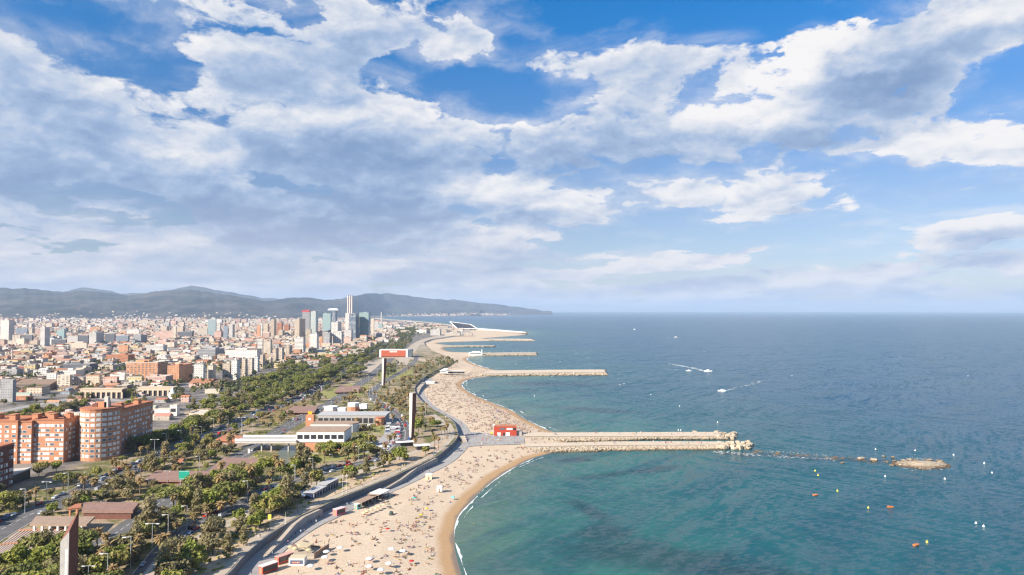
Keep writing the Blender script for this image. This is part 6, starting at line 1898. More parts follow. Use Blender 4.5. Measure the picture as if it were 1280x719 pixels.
poly_scatter([(155, 760), (200, 712), (250, 676), (320, 640), (345, 628), (338, 648), (300, 680), (255, 712), (215, 760)], 7.2, ['broad', 'broad', 'olive', 'shrub'], .8, 1.2, prob=.95, clear=.2)
poly_scatter([(345, 628), (395, 606), (455, 588), (490, 574), (505, 572), (490, 582), (440, 600), (395, 618), (350, 642)], 7.2, ['broad', 'olive', 'broad', 'shrub'], .8, 1.2, prob=.9, clear=.2)
poly_scatter([(285, 630), (330, 606), (345, 585), (372, 588), (400, 582), (440, 578), (480, 568), (460, 560), (400, 590), (350, 606), (300, 628)], 9, ['broad', 'palm', 'olive', 'pine', 'shrub'], .8, 1.25, prob=.8)
poly_scatter([(396, 572), (420, 557), (452, 556), (470, 548), (486, 552), (470, 562), (440, 566), (415, 572)], 8.0, ['broad', 'broad', 'shrub'], .8, 1.05, prob=.6)
for x, y, k, s in ((383, 592, 5, 1.35), (375, 590, 5, 1.5), (370, 593, 0, 1.3), (341, 588, 1, 1.3), (330, 590, 3, 1.1), (402, 566, 1, 1.1), (412, 563, 3, 1.1), (422, 561, 0, 1.05), (430, 559, 1, 1.0), (455, 557, 2, 1.0), (464, 557, 0, 1.1), (248, 646, 5, 1.15), (262, 642, 3, 1.5), (290, 622, 5, 1.2), (278, 620, 5, 1.1), (300, 620, 1, 1.3), (232, 640, 2, 1.3), (330, 644, 3, 1.3), (342, 636, 1, 1.35), (352, 640, 0, 1.1), (240, 560, 3, 1.3), (258, 560, 1, 1.2)):
    place_tree('broad', G(x, y, LAND_Z), s, k)
poly_scatter([(215, 716), (262, 690), (300, 664), (330, 650), (352, 634), (345, 652), (322, 672), (286, 704), (262, 735), (220, 745)], 10, ['olive', 'shrub', 'broad'], .7, 1.0, prob=.6, clear=-3)
poly_scatter([(400, 612), (450, 592), (500, 574), (540, 558), (545, 562), (500, 584), (450, 604), (405, 622)], 11, ['olive', 'shrub', 'broad'], .7, 1.05, prob=.45, clear=-3)
place_avenue()
for x, y, k, s in ((400, 570, 0, 1.0), (408, 569, 1, .95), (417, 567, 2, .9), (425, 566, 4, 1.2), (433, 565, 0, .95), (440, 563, 3, .85), (412, 572, 4, 1.3)):
    place_tree('broad', G(x, y, LAND_Z), s, k)
# around the pylon and the car park
poly_scatter([(498, 560), (530, 548), (552, 545), (556, 536), (545, 522), (530, 512), (512, 520), (520, 540), (500, 550)], 9.0, ['broad', 'shrub', 'shrub', 'palm'], .7, 1.05, prob=.6)
poly_scatter([(440, 530), (470, 515), (465, 500), (480, 492), (510, 500), (505, 520), (490, 534), (455, 545)], 9, ['shrub', 'palm', 'olive'], .7, 1.1, prob=.7)
# strip between avenue and motorway, then the pine forest
poly_scatter([(268, 570), (320, 535), (352, 516), (400, 494), (412, 497), (385, 514), (345, 536), (300, 566)], 9.5, ['olive', 'shrub', 'olive', 'broad', 'shrub'], .6, .95, prob=.75)
poly_scatter([(322, 522), (360, 503), (395, 489), (430, 478), (450, 472), (462, 458), (474, 445), (484, 436), (476, 432), (462, 436), (448, 442), (425, 452), (400, 466), (378, 480), (345, 500), (318, 514)], 10.5, ['pine', 'pine', 'pine', 'olive'], .95, 1.3, grow=.28, clear=-2)
poly_scatter([(410, 500), (440, 492), (470, 478), (488, 470), (492, 482), (470, 494), (440, 506), (400, 516)], 11, ['shrub', 'palm', 'olive', 'shrub', 'olive'], .7, 1.15, prob=.8)
poly_scatter([(458, 466), (470, 458), (512, 454), (520, 462), (500, 472), (470, 476)], 13, ['pine', 'shrub', 'palm', 'pine'], .7, 1.0, prob=.75)
poly_scatter([(488, 502), (500, 480), (520, 464), (545, 460), (530, 470), (514, 486), (512, 500), (500, 510)], 9, ['shrub', 'palm', 'olive', 'shrub'], .7, 1.15, prob=.85)
poly_scatter([(518, 462), (540, 448), (562, 449), (574, 455), (560, 460), (540, 464)], 13, ['shrub', 'palm', 'broad', 'shrub'], .8, 1.1, prob=.7)
poly_scatter([(482, 436), (500, 428), (516, 424), (505, 440), (490, 444)], 18, ['pine', 'broad', 'palm'], .9, 1.2)
poly_scatter([(484, 430), (486, 421), (500, 412), (518, 410), (520, 418), (500, 428)], 24, ['pine', 'broad'], 1.0, 1.5)
# city side of the avenue and behind the brick blocks
poly_scatter([(196, 552), (240, 528), (300, 508), (312, 514), (290, 522), (262, 532), (205, 556)], 10.5, ['broad', 'olive', 'pine', 'palm'], .8, 1.15, prob=.85)
poly_scatter([(230, 515), (300, 492), (345, 484), (372, 474), (390, 468), (372, 488), (330, 506), (300, 512), (250, 520)], 11.0, ['broad', 'broad', 'pine'], .85, 1.2, prob=.8)
poly_scatter([(300, 488), (330, 475), (350, 463), (372, 452), (392, 444), (402, 450), (380, 468), (345, 484)], 12, ['broad', 'broad', 'pine'], .9, 1.3)
poly_scatter([(395, 447), (420, 437), (446, 430), (470, 425), (478, 428), (450, 441), (420, 456), (400, 462)], 14, ['pine', 'broad'], .9, 1.3)
poly_scatter([(0, 524), (60, 512), (110, 506), (100, 514), (40, 522), (0, 532)], 10, ['broad', 'shrub', 'pine'], .7, 1.1, prob=.75)
poly_scatter([(0, 536), (0, 524), (60, 514), (110, 506), (105, 512), (60, 524), (20, 536)], 8, ['olive', 'broad', 'olive'], .8, 1.2, prob=.8)
poly_scatter([(0, 506), (60, 500), (120, 492), (200, 490), (225, 486), (210, 496), (120, 500), (60, 508)], 12, ['olive', 'cypress', 'shrub', 'broad'], .7, 1.1, prob=.6)
poly_scatter([(478, 424), (490, 414), (520, 405), (560, 409), (540, 414), (515, 424)], 32, ['pine', 'olive', 'palm'], .9, 1.3, prob=.6, clear=4)
poly_scatter([(150, 507), (190, 503), (230, 494), (228, 500), (195, 510), (160, 512)], 9, ['broad', 'shrub'], .7, 1.0, prob=.6)
poly_scatter([(92, 500), (130, 497), (170, 497), (168, 492), (110, 494)], 7, ['cypress', 'cypress', 'pine'], .8, 1.25)
poly_scatter([(20, 490), (60, 489), (60, 485), (22, 486)], 7.5, ['broad', 'shrub'], .7, .9)
for x, y in ((49, 514), (217, 497), (219, 498), (221, 496.5), (165, 503), (169, 503)):
    place_tree('cypress', G(x, y, LAND_Z), gr.uniform(1.0, 1.5))
# largest in the picture first; 290 of a kind as things
TREES.sort(key=lambda t: t[1].y / t[2])
seen_small = []
for kind, p, s, i, a in TREES:
    x, y = to_px(p + Vector((0, 0, 3)))
    if x < -25 or y > 745: continue
    n = COUNT.get(kind, 0)
    if n >= 285:
        TREE_STUFF.append((kind, p, s, i, a)); continue
    COUNT[kind] = n + 1
    root = thing(NAME[kind], CAT[kind], loc=p, rot=a, group=GRP[kind], look=LOOKS[kind][i], scale=s)
    cme, tme = PROTO[kind][i]
    c = bpy.data.objects.new('crown', cme); COL.objects.link(c); c.parent = root
    t = bpy.data.objects.new('trunk', tme); COL.objects.link(t); t.parent = root
# far trees: one wood, coarser clumps
wm = MB()
wr2 = random.Random(8)
def far_tree(p, R_, H, n=70):
    for _ in range(n):
        a, u = wr2.uniform(0, 6.283), wr2.uniform(-.3, 1)
        rr = R_ * math.sqrt(max(0, 1 - u * u)) * wr2.uniform(.6, 1)
        c = p + Vector((math.cos(a) * rr, math.sin(a) * rr, H * .45 + u * H * .5))
        s = R_ * wr2.uniform(.14, .26) * (1 if n > 30 else 1.7)
        nrm = Vector((math.cos(a), math.sin(a), wr2.uniform(-.3, 1.5))).normalized()
        t1 = nrm.orthogonal().normalized(); t2 = nrm.cross(t1)
        k = wr2.random(); wm.cur = (k, k, k, 1)
        wm.face([c - t1 * s, c - t2 * s * .8, c + t1 * s, c + t2 * s * .8])
for kind, p, s, i, a in TREE_STUFF:
    far_tree(p, {'pine': 5.0, 'broad': 4.0, 'shrub': 1.9, 'palm': 2.6, 'cypress': 1.2, 'olive': 3.4}[kind] * s, {'pine': 9, 'broad': 8, 'shrub': 2.2, 'palm': 9, 'cypress': 9, 'olive': 6}[kind] * s)
# street trees and green courts among the houses
n = 0
while n < 1500:
    Y_ = wr2.uniform(960, 5200) if n > 260 else wr2.uniform(940, 1500)
    X_ = wr2.uniform(-.78 * Y_, np.interp(Y_, [900, 2500, 5200], [-340, -440, -900]))
    if mnoise.noise(Vector((X_ * .004, Y_ * .003, 1.0))) < -.05 and wr2.random() < .7: continue
    far_tree(Vector((X_, Y_, LAND_Z)), wr2.uniform(3.5, 6) * (1 + Y_ / 9000), wr2.uniform(8, 13), 16)
    n += 1
setting('far_wood', wm.mesh('far_wood', [M['citytree']], col=True), kind='stuff')
# grass and ground cover between the trees
gm = MB()
for poly, cnt in ((((-30, 745), (-20, 640), (100, 600), (260, 540), (320, 525), (330, 575), (300, 640), (200, 700), (150, 745)), 2600), (((160, 745), (240, 676), (340, 628), (470, 572), (500, 560), (480, 590), (340, 655), (250, 735)), 1100), (((330, 520), (420, 488), (470, 470), (520, 470), (500, 560), (400, 585)), 1300)):
    P = [G(x, y, LAND_Z) for x, y in poly]; pl = [(p.x, p.y) for p in P]
    bx = (min(p.x for p in P), max(p.x for p in P), min(p.y for p in P), max(p.y for p in P))
    k = 0
    while k < cnt:
        x, y = wr2.uniform(bx[0], bx[1]), wr2.uniform(bx[2], bx[3]); k += 1
        if not in_poly(x, y, pl) or any(seg_dist(x, y, l) < hw + .6 for l, hw in KEEP_OUT): continue
        if mnoise.noise(Vector((x * .03, y * .03, 2))) < -.05: continue
        for _ in range(3):
            kk = wr2.random(); gm.cur = (kk, kk, kk, 1)
            a = wr2.uniform(0, 6.28); s = wr2.uniform(.5, 1.3); q = Vector((x + wr2.gauss(0, .8), y + wr2.gauss(0, .8), LAND_Z + .1)); d = Vector((math.cos(a), math.sin(a), 0)) * s
            gm.face([q - d, q + d, q + d * .7 + Vector((0, 0, s * .7)), q - d * .8 + Vector((0, 0, s * .6))])
setting('ground_cover', gm.mesh('ground_cover', [M['leaf']], col=True), kind='stuff')

# ------------------------------------------------------------------ lamps, vehicles, people, parasols, boats
sr = random.Random(91)
def street_lamps():
    spots = [(31, 642, 611), (58, 630, 602), (85, 618, 591), (108.5, 608, 590), (129, 642, 627), (158, 625, 611.5), (186, 613, 599), (190, 691, 654), (163, 714, 670), (134, 738, 690), (110, 742, 707), (210, 677, 643), (233.5, 664, 632), (281, 639, 620), (309.5, 628.5, 601), (368, 601, 590 - 9),
             (193, 572, 549), (208, 565, 539), (226, 558, 537.6), (241.5, 550, 532), (252, 544, 533), (267, 541, 523), (302, 542, 519), (285, 533, 520), (239.6, 508, 497.5), (229, 510, 500), (268, 497, 488), (324, 497, 483), (344, 505, 493), (356, 502, 489), (359, 528, 517.6), (337, 538, 528),
             (283.5, 568, 554), (267, 572, 562), (297.6, 564, 547.6), (249, 592, 570), (230, 590, 578.5), (209, 606, 588.5), (280, 588, 571), (369, 598.5, 581), (461, 571, 552.6), (448.5, 578, 557.6), (475, 559, 547.6), (485, 557, 542), (415, 583, 567.6), (391, 597, 573),
             (422.6, 507.5, 496), (462, 503, 487), (447, 500, 484), (470, 506, 492), (436, 512, 500), (483, 516, 503), (494, 506, 494), (499, 541, 527), (507, 552, 538), (455, 515, 502), (414, 512, 499), (405, 516, 504), (400, 522, 510), (378, 530, 518), (368, 534, 522),
             (300, 549, 538), (316, 541, 529), (430, 497, 485), (441, 491, 479), (452, 487, 475), (461, 480, 468), (472, 472, 461), (487, 470, 459), (496, 462, 451), (508, 458, 447), (427, 480, 468), (415, 487, 475), (402, 494, 482), (392, 499, 487), (382, 505, 493), (370, 511, 500), (440, 470, 459), (450, 464, 453), (532, 520, 507), (521, 508, 495), (545, 530, 518),
             (529, 475, 464), (537, 468, 457), (549, 462, 452), (516, 462, 450), (620, 442.6, 436.6), (630, 442.4, 436.6), (641, 442.4, 436.4), (652, 442.3, 436.4), (661, 442.2, 436.4), (612, 442.8, 437)]
    pm, hm2, am = MB(), MB(), MB()
    pm.tube((0, 0, -.3), (0, 0, 1), .13, .075, 7)
    am.box(-.22, .0, -.008, .008, .985, .995); 
    hm2.box(-.24, -.13, -.025, .025, .970, .986)
    pole, arm, head = pm.mesh('pole', [M['metal']]), am.mesh('arm', [M['metal']]), hm2.mesh('lamp_head', [M['white']])
    pole.vertices.foreach_set('co', [c for v in pole.vertices for c in (v.co.x / 11, v.co.y / 11, max(v.co.z, -.03))])
    for i, (x, yb, yt) in enumerate(spots):
        p = G(x, yb, LAND_Z); h = max(7.0, min(15.0, height_at(p.y, yt) - LAND_Z))
        if p.z == LAND_Z and x > 600: p = G(x, yb, 3.4); h = 9
        twin = i % 3 == 1
        root = thing('street_lamp', 'street lamp', loc=p, group='street lamps of the seafront', look='tall street lamp with two arms' if twin else 'tall one armed street lamp', scale=(h, h, h), rot=sr.uniform(-.15, .15))
        for me, nm in ((pole, 'pole'), (arm, 'arm'), (head, 'lamp_head')):
            o = bpy.data.objects.new(nm, me); COL.objects.link(o); o.parent = root
        if twin:
            for me, nm in ((arm, 'arm'), (head, 'lamp_head')):
                o = bpy.data.objects.new(nm, me); COL.objects.link(o); o.parent = root; o.rotation_euler = (0, 0, math.pi)
street_lamps()

M['car'] = plain('car_paint', (1, 1, 1), 0.02, 1, rough=.3, spec=.6, objcol=True)
def car_mesh(L, W, H, van):
    m = MB()
    prof = [(-L / 2, .35), (L / 2, .35), (L / 2, .8), (L * .46, .92)] + ([(L * .36, H), (-L * .48, H), (-L / 2, 1.0)] if van else [(L * .22, 1.0), (L * .08, H), (-L * .28, H), (-L * .42, .98), (-L / 2, .9)])
    n = len(prof)
    for s in (-1, 1):
        pts = [(x, s * W / 2 * (1 if z < 1.05 else .86), z) for x, z in prof]
        m.face(pts if s < 0 else pts[::-1], 0)
    for i in range(n):
        a, b = prof[i], prof[(i + 1) % n]
        wa, wb_ = [W / 2 * (1 if q[1] < 1.05 else .86) for q in (a, b)]
        glass = (not van and ((abs(a[1] - b[1]) > .25 and min(a[1], b[1]) > .9))) or (van and i == 3)
        m.face([(a[0], wa, a[1]), (a[0], -wa, a[1]), (b[0], -wb_, b[1]), (b[0], wb_, b[1])], 1 if glass else 0)
    for s in (-1, 1):
        x0, x1 = (-L * .30, L * .13) if not van else (L * .05, L * .33)
        m.face([(x0, s * W * .47, 1.02), (x1 + .3, s * W * .47, 1.02), (x1 - .1, s * W * .44, H - .1), (x0 + .12, s * W * .44, H - .1)][::s], 1)
        for x in (-L * .3, L * .3):
            m.tube((x, s * (W / 2 - .2), .33), (x, s * (W / 2 + .02), .33), .33, n=10, mi=2)
    return m.mesh('car', [M['car'], M['glass'], M['dark']])
CARS = [car_mesh(4.3, 1.8, 1.5, False), car_mesh(4.0, 1.75, 1.55, False), car_mesh(5.4, 2.0, 2.3, True)]
CARC = [('white', (.72, .72, .70)), ('white', (.72, .72, .70)), ('silver', (.42, .43, .45)), ('black', (.03, .03, .035)), ('dark grey', (.11, .115, .12)), ('red', (.42, .025, .02)), ('blue', (.05, .10, .24)), ('silver', (.42, .43, .45))]
def put_car(p, a, red=False, group='cars on and along the seafront roads'):
    k = sr.choice([0, 0, 1, 1, 2])
    cn, cc = ('red', (.45, .02, .02)) if red else sr.choice(CARC)
    o = thing('parked_car', 'car', loc=p, rot=a, group=group, look='%s %s' % (cn, 'van' if k == 2 else 'car'), mesh=CARS[k])
    o.color = (*cc, 1)
def cars_along(line, offs, y0, y1, gap, prob, z=LAND_Z + .09, red=.1):
    for off in offs:
        o = offset_line(smooth_line(line, 2), off)
        acc = 0
        for a, b in zip(o[:-1], o[1:]):
            L = (b - a).length; s = gap - acc
            while s < L:
                p = a.lerp(b, s / L)
                x, y = to_px(p)
                if y0 < y < y1 and -5 < x < 700 and sr.random() < prob:
                    put_car((p.x, p.y, z), math.atan2(b.y - a.y, b.x - a.x) + (math.pi if off < 0 else 0), red=sr.random() < red)
                s += gap * sr.uniform(.9, 1.5)
            acc = max(0, L - (s - gap))
cars_along(avenue, (-8.3, 8.3), 480, 660, 6.2, .62)
cars_along(avenue, (-5, -1.6, 2, 5.2), 470, 660, 34, .55)
cars_along(motor, (-5.5, -2, 3, 6), 500, 600, 45, .5)
cars_along(parkrd, (-4.4, 4.4), 500, 725, 6.4, .42, red=.09)
cars_along(parkrd, (-1.5, 1.6), 480, 725, 40, .5, red=.08)
for row in ((474, 561, 488, 550), (480, 563, 494, 551), (490, 545, 491, 531), (496, 546, 497, 531), (484, 540, 486, 529)):
    a, b = G(row[0], row[1], LAND_Z), G(row[2], row[3], LAND_Z); d = (b - a); n = int(d.length / 3.4)
    for k in range(n):
        if sr.random() < .55:
            p = a.lerp(b, (k + .5) / n); put_car((p.x, p.y, LAND_Z + .09), math.atan2(d.y, d.x) + math.pi / 2, red=sr.random() < .03)
for x, y in ((345, 601.5), (352, 599)):
    put_car(tuple(G(x, y, LAND_Z + .09)), .5)

# ---- people
def body(verts, edges, radii, sub=1):
    me = bpy.data.meshes.new('person'); me.from_pydata(verts, edges, [])
    o = bpy.data.objects.new('tmp_body', me); COL.objects.link(o)
    sk = o.modifiers.new('skin', 'SKIN'); sk.use_smooth_shade = True
    for v, r in zip(me.skin_vertices[0].data, radii): v.radius = (r, r)
    me.skin_vertices[0].data[0].use_root = True
    if sub: o.modifiers.new('sub', 'SUBSURF').levels = 1
    dg = bpy.context.evaluated_depsgraph_get()
    ev = bpy.data.meshes.new_from_object(o.evaluated_get(dg))
    bpy.data.objects.remove(o); bpy.data.meshes.remove(me)
    ev.name = 'person'
    return ev
#           0 pelvis 1 waist 2 chest 3 neck 4 head 5 crown 6 lsh 7 lel 8 lhand 9 rsh 10 rel 11 rhand 12 lhip 13 lknee 14 lank 15 ltoe 16 rhip 17 rknee 18 rank 19 rtoe
E_ = [(0, 1), (1, 2), (2, 3), (3, 4), (4, 5), (2, 6), (6, 7), (7, 8), (2, 9), (9, 10), (10, 11), (0, 12), (12, 13), (13, 14), (14, 15), (0, 16), (16, 17), (17, 18), (18, 19)]
R_ = [.135, .125, .14, .06, .105, .08, .065, .048, .035, .065, .048, .035, .095, .062, .042, .035, .095, .062, .042, .035]
def stand(step):
    s = step
    return [(0, 0, .93), (0, 0, 1.12), (0, 0, 1.34), (0, 0, 1.50), (0, -.02, 1.62), (0, -.01, 1.70), (.19, 0, 1.40), (.25, s * .4, 1.13), (.25, -.05 + s * .7, .90), (-.19, 0, 1.40), (-.25, -s * .4, 1.13), (-.25, -.05 - s * .7, .90),
            (.10, 0, .88), (.11, -s, .48), (.11, -s * 1.1 + .04, .08), (.11, -s * 1.1 - .12, .04), (-.10, 0, .88), (-.11, s * .7, .48), (-.11, s * 1.6 + .06, .10), (-.11, s * 1.6 - .10, .04)]
def lying(arm):
    z = .13
    return [(0, 0, z), (0, .20, z), (0, .42, z), (0, .58, z + .01), (0, .70, z + .03), (0, .79, z + .03), (.19, .46, z - .02), (.36, .30 + arm * .5, z - .05), (.30, .10 + arm, z - .07), (-.19, .46, z - .02), (-.34, .26, z - .05), (-.28, .04, z - .07),
            (.10, -.06, z - .01), (.13, -.46, z + .08 * arm), (.13, -.86, z - .06), (.15, -.96, z), (-.10, -.06, z - .01), (-.13, -.46, z - .03), (-.14, -.86, z - .06), (-.16, -.96, z)]
SIT = [(0, 0, .14), (0, .02, .33), (0, .02, .55), (0, 0, .70), (0, -.03, .82), (0, -.02, .90), (.19, .02, .60), (.26, .12, .36), (.24, .20, .08), (-.19, .02, .60), (-.25, -.16, .42), (-.12, -.36, .48), (.10, -.04, .13), (.13, -.40, .46), (.13, -.62, .08), (.13, -.74, .05), (-.10, -.04, .13), (-.13, -.36, .44), (-.13, -.64, .08), (-.13, -.76, .05)]
def mat_person(objcol=True):
    m, N, b = new_mat('person_skin_and_swimwear')
    at = N.n('ShaderNodeAttribute', attribute_name='cloth').outputs['Fac']
    oi = N.n('ShaderNodeObjectInfo')
    c = N.n('ShaderNodeAttribute', attribute_name='tone').outputs['Color'] if not objcol else oi.outputs['Color']
    skin = N.mix(oi.outputs['Random'], (0.40, 0.215, 0.13, 1), (0.20, 0.10, 0.06, 1)) if objcol else (0.33, 0.21, 0.145, 1)
    col = N.mix(N.ss(at, .4, .6), skin, c)
    col = N.mix(N.ss(at, 1.4, 1.6), col, (0.05, 0.032, 0.022, 1))
    N.put(b.inputs['Base Color'], col)
    b.inputs['Roughness'].default_value = .6
    return m
M['person'] = mat_person(True); M['crowd'] = mat_person(False)
def dress(me, pts, mode):
    # mark swimwear or clothes and hair by the nearest joint
    P = [Vector(p) for p in pts]
    a = me.attributes.new('cloth', 'FLOAT', 'POINT')
    wear = {'swim': {0, 12, 16}, 'dressed': {0, 1, 2, 6, 7, 9, 10, 12, 13, 16, 17}, 'suit': {0, 1, 2, 12, 16}}[mode]
    vals = []
    for v in me.vertices:
        i = min(range(len(P)), key=lambda k: (P[k] - v.co).length_squared)
        vals.append(2.0 if i == 5 or (i == 4 and (v.co - P[4]).dot(P[5] - P[4]) > 0 ) else 1.0 if i in wear else 0.0)
    a.data.foreach_set('value', vals)
    me.materials.append(M['person'])
    return me
POSES = []
LOWP = []
for nm, pts, mode in (('standing', stand(.02), 'dressed'), ('walking', stand(.17), 'dressed'), ('standing', stand(.05), 'swim'), ('lying', lying(.0), 'swim'), ('lying', lying(.5), 'suit'), ('sitting', SIT, 'swim'), ('sitting', SIT, 'suit'), ('walking', stand(.14), 'suit')):
    POSES.append((nm, mode, dress(body(pts, E_, R_), pts, mode)))
    LOWP.append(dress(body(pts, E_, R_, 0), pts, mode))
CLOTH = [('black', (.02, .02, .025)), ('black', (.02, .02, .025)), ('dark grey', (.07, .07, .075)), ('white', (.66, .65, .62)), ('dark blue', (.03, .045, .11)), ('brown', (.14, .085, .05)), ('red', (.45, .03, .03)), ('white', (.72, .71, .68)), ('blue', (.05, .13, .36)), ('dark blue', (.03, .045, .11)), ('pink', (.55, .16, .26)), ('turquoise', (.08, .40, .42)), ('yellow', (.60, .45, .05)), ('grey', (.22, .22, .23)), ('orange', (.55, .20, .04))]
TOWEL = [('red', (.40, .06, .05)), ('blue', (.10, .20, .42)), ('white', (.68, .67, .64)), ('dark', (.07, .07, .09)), ('yellow', (.60, .48, .12)), ('green', (.10, .26, .16)), ('striped', (.42, .30, .30))]
tw = MB()
tw.face([(-.42, -1.0, .02), (.42, -1.0, .02), (.42, .95, .02), (-.42, .95, .02)]); tw.face([(-.42, -1, 0), (-.42, -1, .02), (-.42, .95, .02), (-.42, .95, 0)]); tw.box(-.4, .4, .7, .94, .021, .12)
TOWEL_ME = tw.mesh('towel', [M['painted']])
def beach_z(x, y):
    d = float(shore_signed(np.array([[x]]), np.array([[y]]))[0, 0])
    return min(BEACH_Z, max(0.0, d * .055)) + .10, d
def put_person(p, pose, look_place, group, rot=None):
    nm, mode, me = POSES[pose]
    cn, cc = sr.choice(CLOTH)
    o = thing('person', 'person', loc=p, rot=sr.uniform(0, 6.28) if rot is None else rot, group=group, look='%s person in %s %s' % (nm, cn, {'swim': 'swim shorts', 'suit': 'swimsuit', 'dressed': 'clothes'}[mode]), mesh=me, scale=sr.uniform(.98, 1.14))
    o.color = (*cc, 1)
    return o
edge_xy = [(p.x, p.y) for p in EDGE_S]
beach_area = [(p.x, p.y) for p in offset_line(EDGE_WALL, 15)] + [(p.x, p.y) for p in reversed([q for q in SHORE_S if q.y < EDGE_WALL[-1].y])]
CANDS = []
by_y = sorted(SHORE_S[:79], key=lambda p: p.y)
sxs, sys_ = [p.y for p in by_y], [p.x for p in by_y]
eg = offset_line(EDGE_WALL, 15); exs, eys = [p.y for p in sorted(eg, key=lambda p: p.y)], [p.x for p in sorted(eg, key=lambda p: p.y)]
def beach_people(y0, y1, n, bias):
    k = 0
    tries = 0
    while k < n and tries < n * 8:
        tries += 1
        Y_ = sr.uniform(y0, y1)
        xs_ = np.interp(Y_, sxs, sys_) - 11; xe = np.interp(Y_, exs, eys)
        if xs_ - xe < 4: continue
        t = sr.random() ** bias
        X_ = xs_ + (xe - xs_) * t
        if not (-0.46 * Y_ < X_ < .25 * Y_): continue
        # groups sit together
        for _ in range(sr.choice([1, 2, 2, 3, 4])):
            CANDS.append((X_ + sr.gauss(0, 1.1), Y_ + sr.gauss(0, 1.4)))
            k += 1
def blocked(x, y):
    return any(a - 1 < x < b + 1 and c - 1 < y < d + 1 for a, b, c, d in STALLS)
STALLS = []
for o in list(scene.objects):
    if o.get('category') in ('kiosk', 'beach bar', 'terrace', 'restaurant', 'tent') and o.parent is None:
        STALLS.append((o.location.x - 7, o.location.x + 12, o.location.y - 4, o.location.y + 10))
beach_people(300, 400, 320, 1.15)
beach_people(400, 585, 330, 1.15)
beach_people(660, 1330, 2800, 1.15)
beach_people(590, 660, 120, 1)
CANDS.sort(key=lambda c: c[1])
n_person, n_towel = 0, 0
crowd = []
for x, y in CANDS:
    if blocked(x, y): continue
    z, d = beach_z(x, y)
    if d < 5: continue
    if n_person < 225:
        if y < 296: continue
        pose = sr.choice([3, 3, 4, 4, 5, 5, 6, 2, 7])
        rot = sr.uniform(0, 6.28)
        if pose in (3, 4, 5, 6) and n_towel < 150:
            cn, cc = sr.choice(TOWEL)
            t = thing('towel', 'towel', loc=(x, y, z), rot=rot, group='towels on the beach', look='%s towel spread on the sand' % cn, mesh=TOWEL_ME); t.color = (*cc, 1); n_towel += 1
        put_person((x, y, z + .02), pose, '', 'bathers on the near beach', rot)
        n_person += 1
    else:
        crowd.append((x, y, z, sr.choice([2, 3, 3, 4, 5, 6, 6, 7])))
# walkers: lower walk, promenade, plaza
def walkers(line, off, n, y0, y1, z, spread, named):
    global n_person
    o = offset_line(line, off)
    seg = [(a, b) for a, b in zip(o[:-1], o[1:]) if y0 < to_px(a)[1] < y1]
    for _ in range(n):
        a, b = sr.choice(seg)
        p = a.lerp(b, sr.random()); d = (b - a).normalized()
        p = p + Vector((d.y, -d.x, 0)) * sr.uniform(-spread, spread)
        if named:
            put_person((p.x, p.y, z), sr.choice([0, 1, 1, 0, 7]), '', 'walkers on the promenade', math.atan2(d.y, d.x) + math.pi / 2 + sr.choice([0, math.pi])); n_person += 1
        else:
            crowd.append((p.x, p.y, z, sr.choice([0, 1])))
walkers(EDGE_WALL, 7, 36, 555, 719, BEACH_Z + .26, 4, True)
walkers(EDGE_WALL, -6, 34, 560, 716, LAND_Z + .1, 4, True)
walkers(EDGE_WALL, 7, 60, 468, 555, BEACH_Z + .26, 4, False)
walkers(EDGE_WALL, -8, 70, 480, 620, LAND_Z + .1, 6, False)
for _ in range(46):
    p = G(sr.uniform(580, 652), sr.uniform(543, 556), BEACH_Z + .31)
    crowd.append((p.x, p.y, p.z, sr.choice([0, 1])))
for _ in range(60):
    p = G(sr.uniform(690, 900), sr.choice([sr.uniform(541.5, 544), sr.uniform(553, 555.5)]), 3.0)
    crowd.append((p.x, p.y, 3.0, sr.choice([0, 1])))
for (x0, x1, y0, y1, n) in ((560, 660, 444, 452, 200), (590, 640, 454, 466, 200), (540, 585, 440, 452, 180), (540, 640, 466.5, 469, 60), (500, 560, 428, 440, 160), (540, 640, 418, 428, 160)):
    for _ in range(n):
        p = G(sr.uniform(x0, x1), sr.uniform(y0, y1), BEACH_Z)
        z, d = beach_z(p.x, p.y)
        if d > 8: crowd.append((p.x, p.y, z, sr.choice([2, 3, 5])))
def crowd_mesh():
    bmv, bmf, cl, tn = [], [], [], []
    light = []
    for me in LOWP:
        co = [v.co.copy() for v in me.vertices]; fc = [tuple(p.vertices) for p in me.polygons]
        at = [d.value for d in me.attributes['cloth'].data]
        light.append((co, fc, at))
    for (x, y, z, k) in crowd:
        co, fc, at = light[k]
        a = sr.uniform(0, 6.28); c, s = math.cos(a), math.sin(a); sc = sr.uniform(1.0, 1.15)
        b = len(bmv)
        bmv += [(x + (v.x * c - v.y * s) * sc, y + (v.x * s + v.y * c) * sc, z + v.z * sc) for v in co]
        bmf += [tuple(i + b for i in f) for f in fc]
        cl += at
        tn += [(*sr.choice(CLOTH)[1], 1)] * len(co)
        if k >= 3 and k <= 6:
            b = len(bmv); tc = sr.choice(TOWEL)[1]
            bmv += [(x + (u * c - v * s), y + (u * s + v * c), z + .015) for u, v in ((-.45, -1), (.45, -1), (.45, 1), (-.45, 1))]
            bmf.append((b, b + 1, b + 2, b + 3)); cl += [1.0] * 4; tn += [(*tc, 1)] * 4
    me = bpy.data.meshes.new('crowd'); me.from_pydata(bmv, [], bmf)
    a = me.attributes.new('cloth', 'FLOAT', 'POINT'); a.data.foreach_set('value', cl)
    t = me.color_attributes.new('tone', 'FLOAT_COLOR', 'POINT'); t.data.foreach_set('color', [q for c in tn for q in c])
    me.materials.append(M['crowd'])
    setting('crowd', me, kind='stuff')
crowd_mesh()

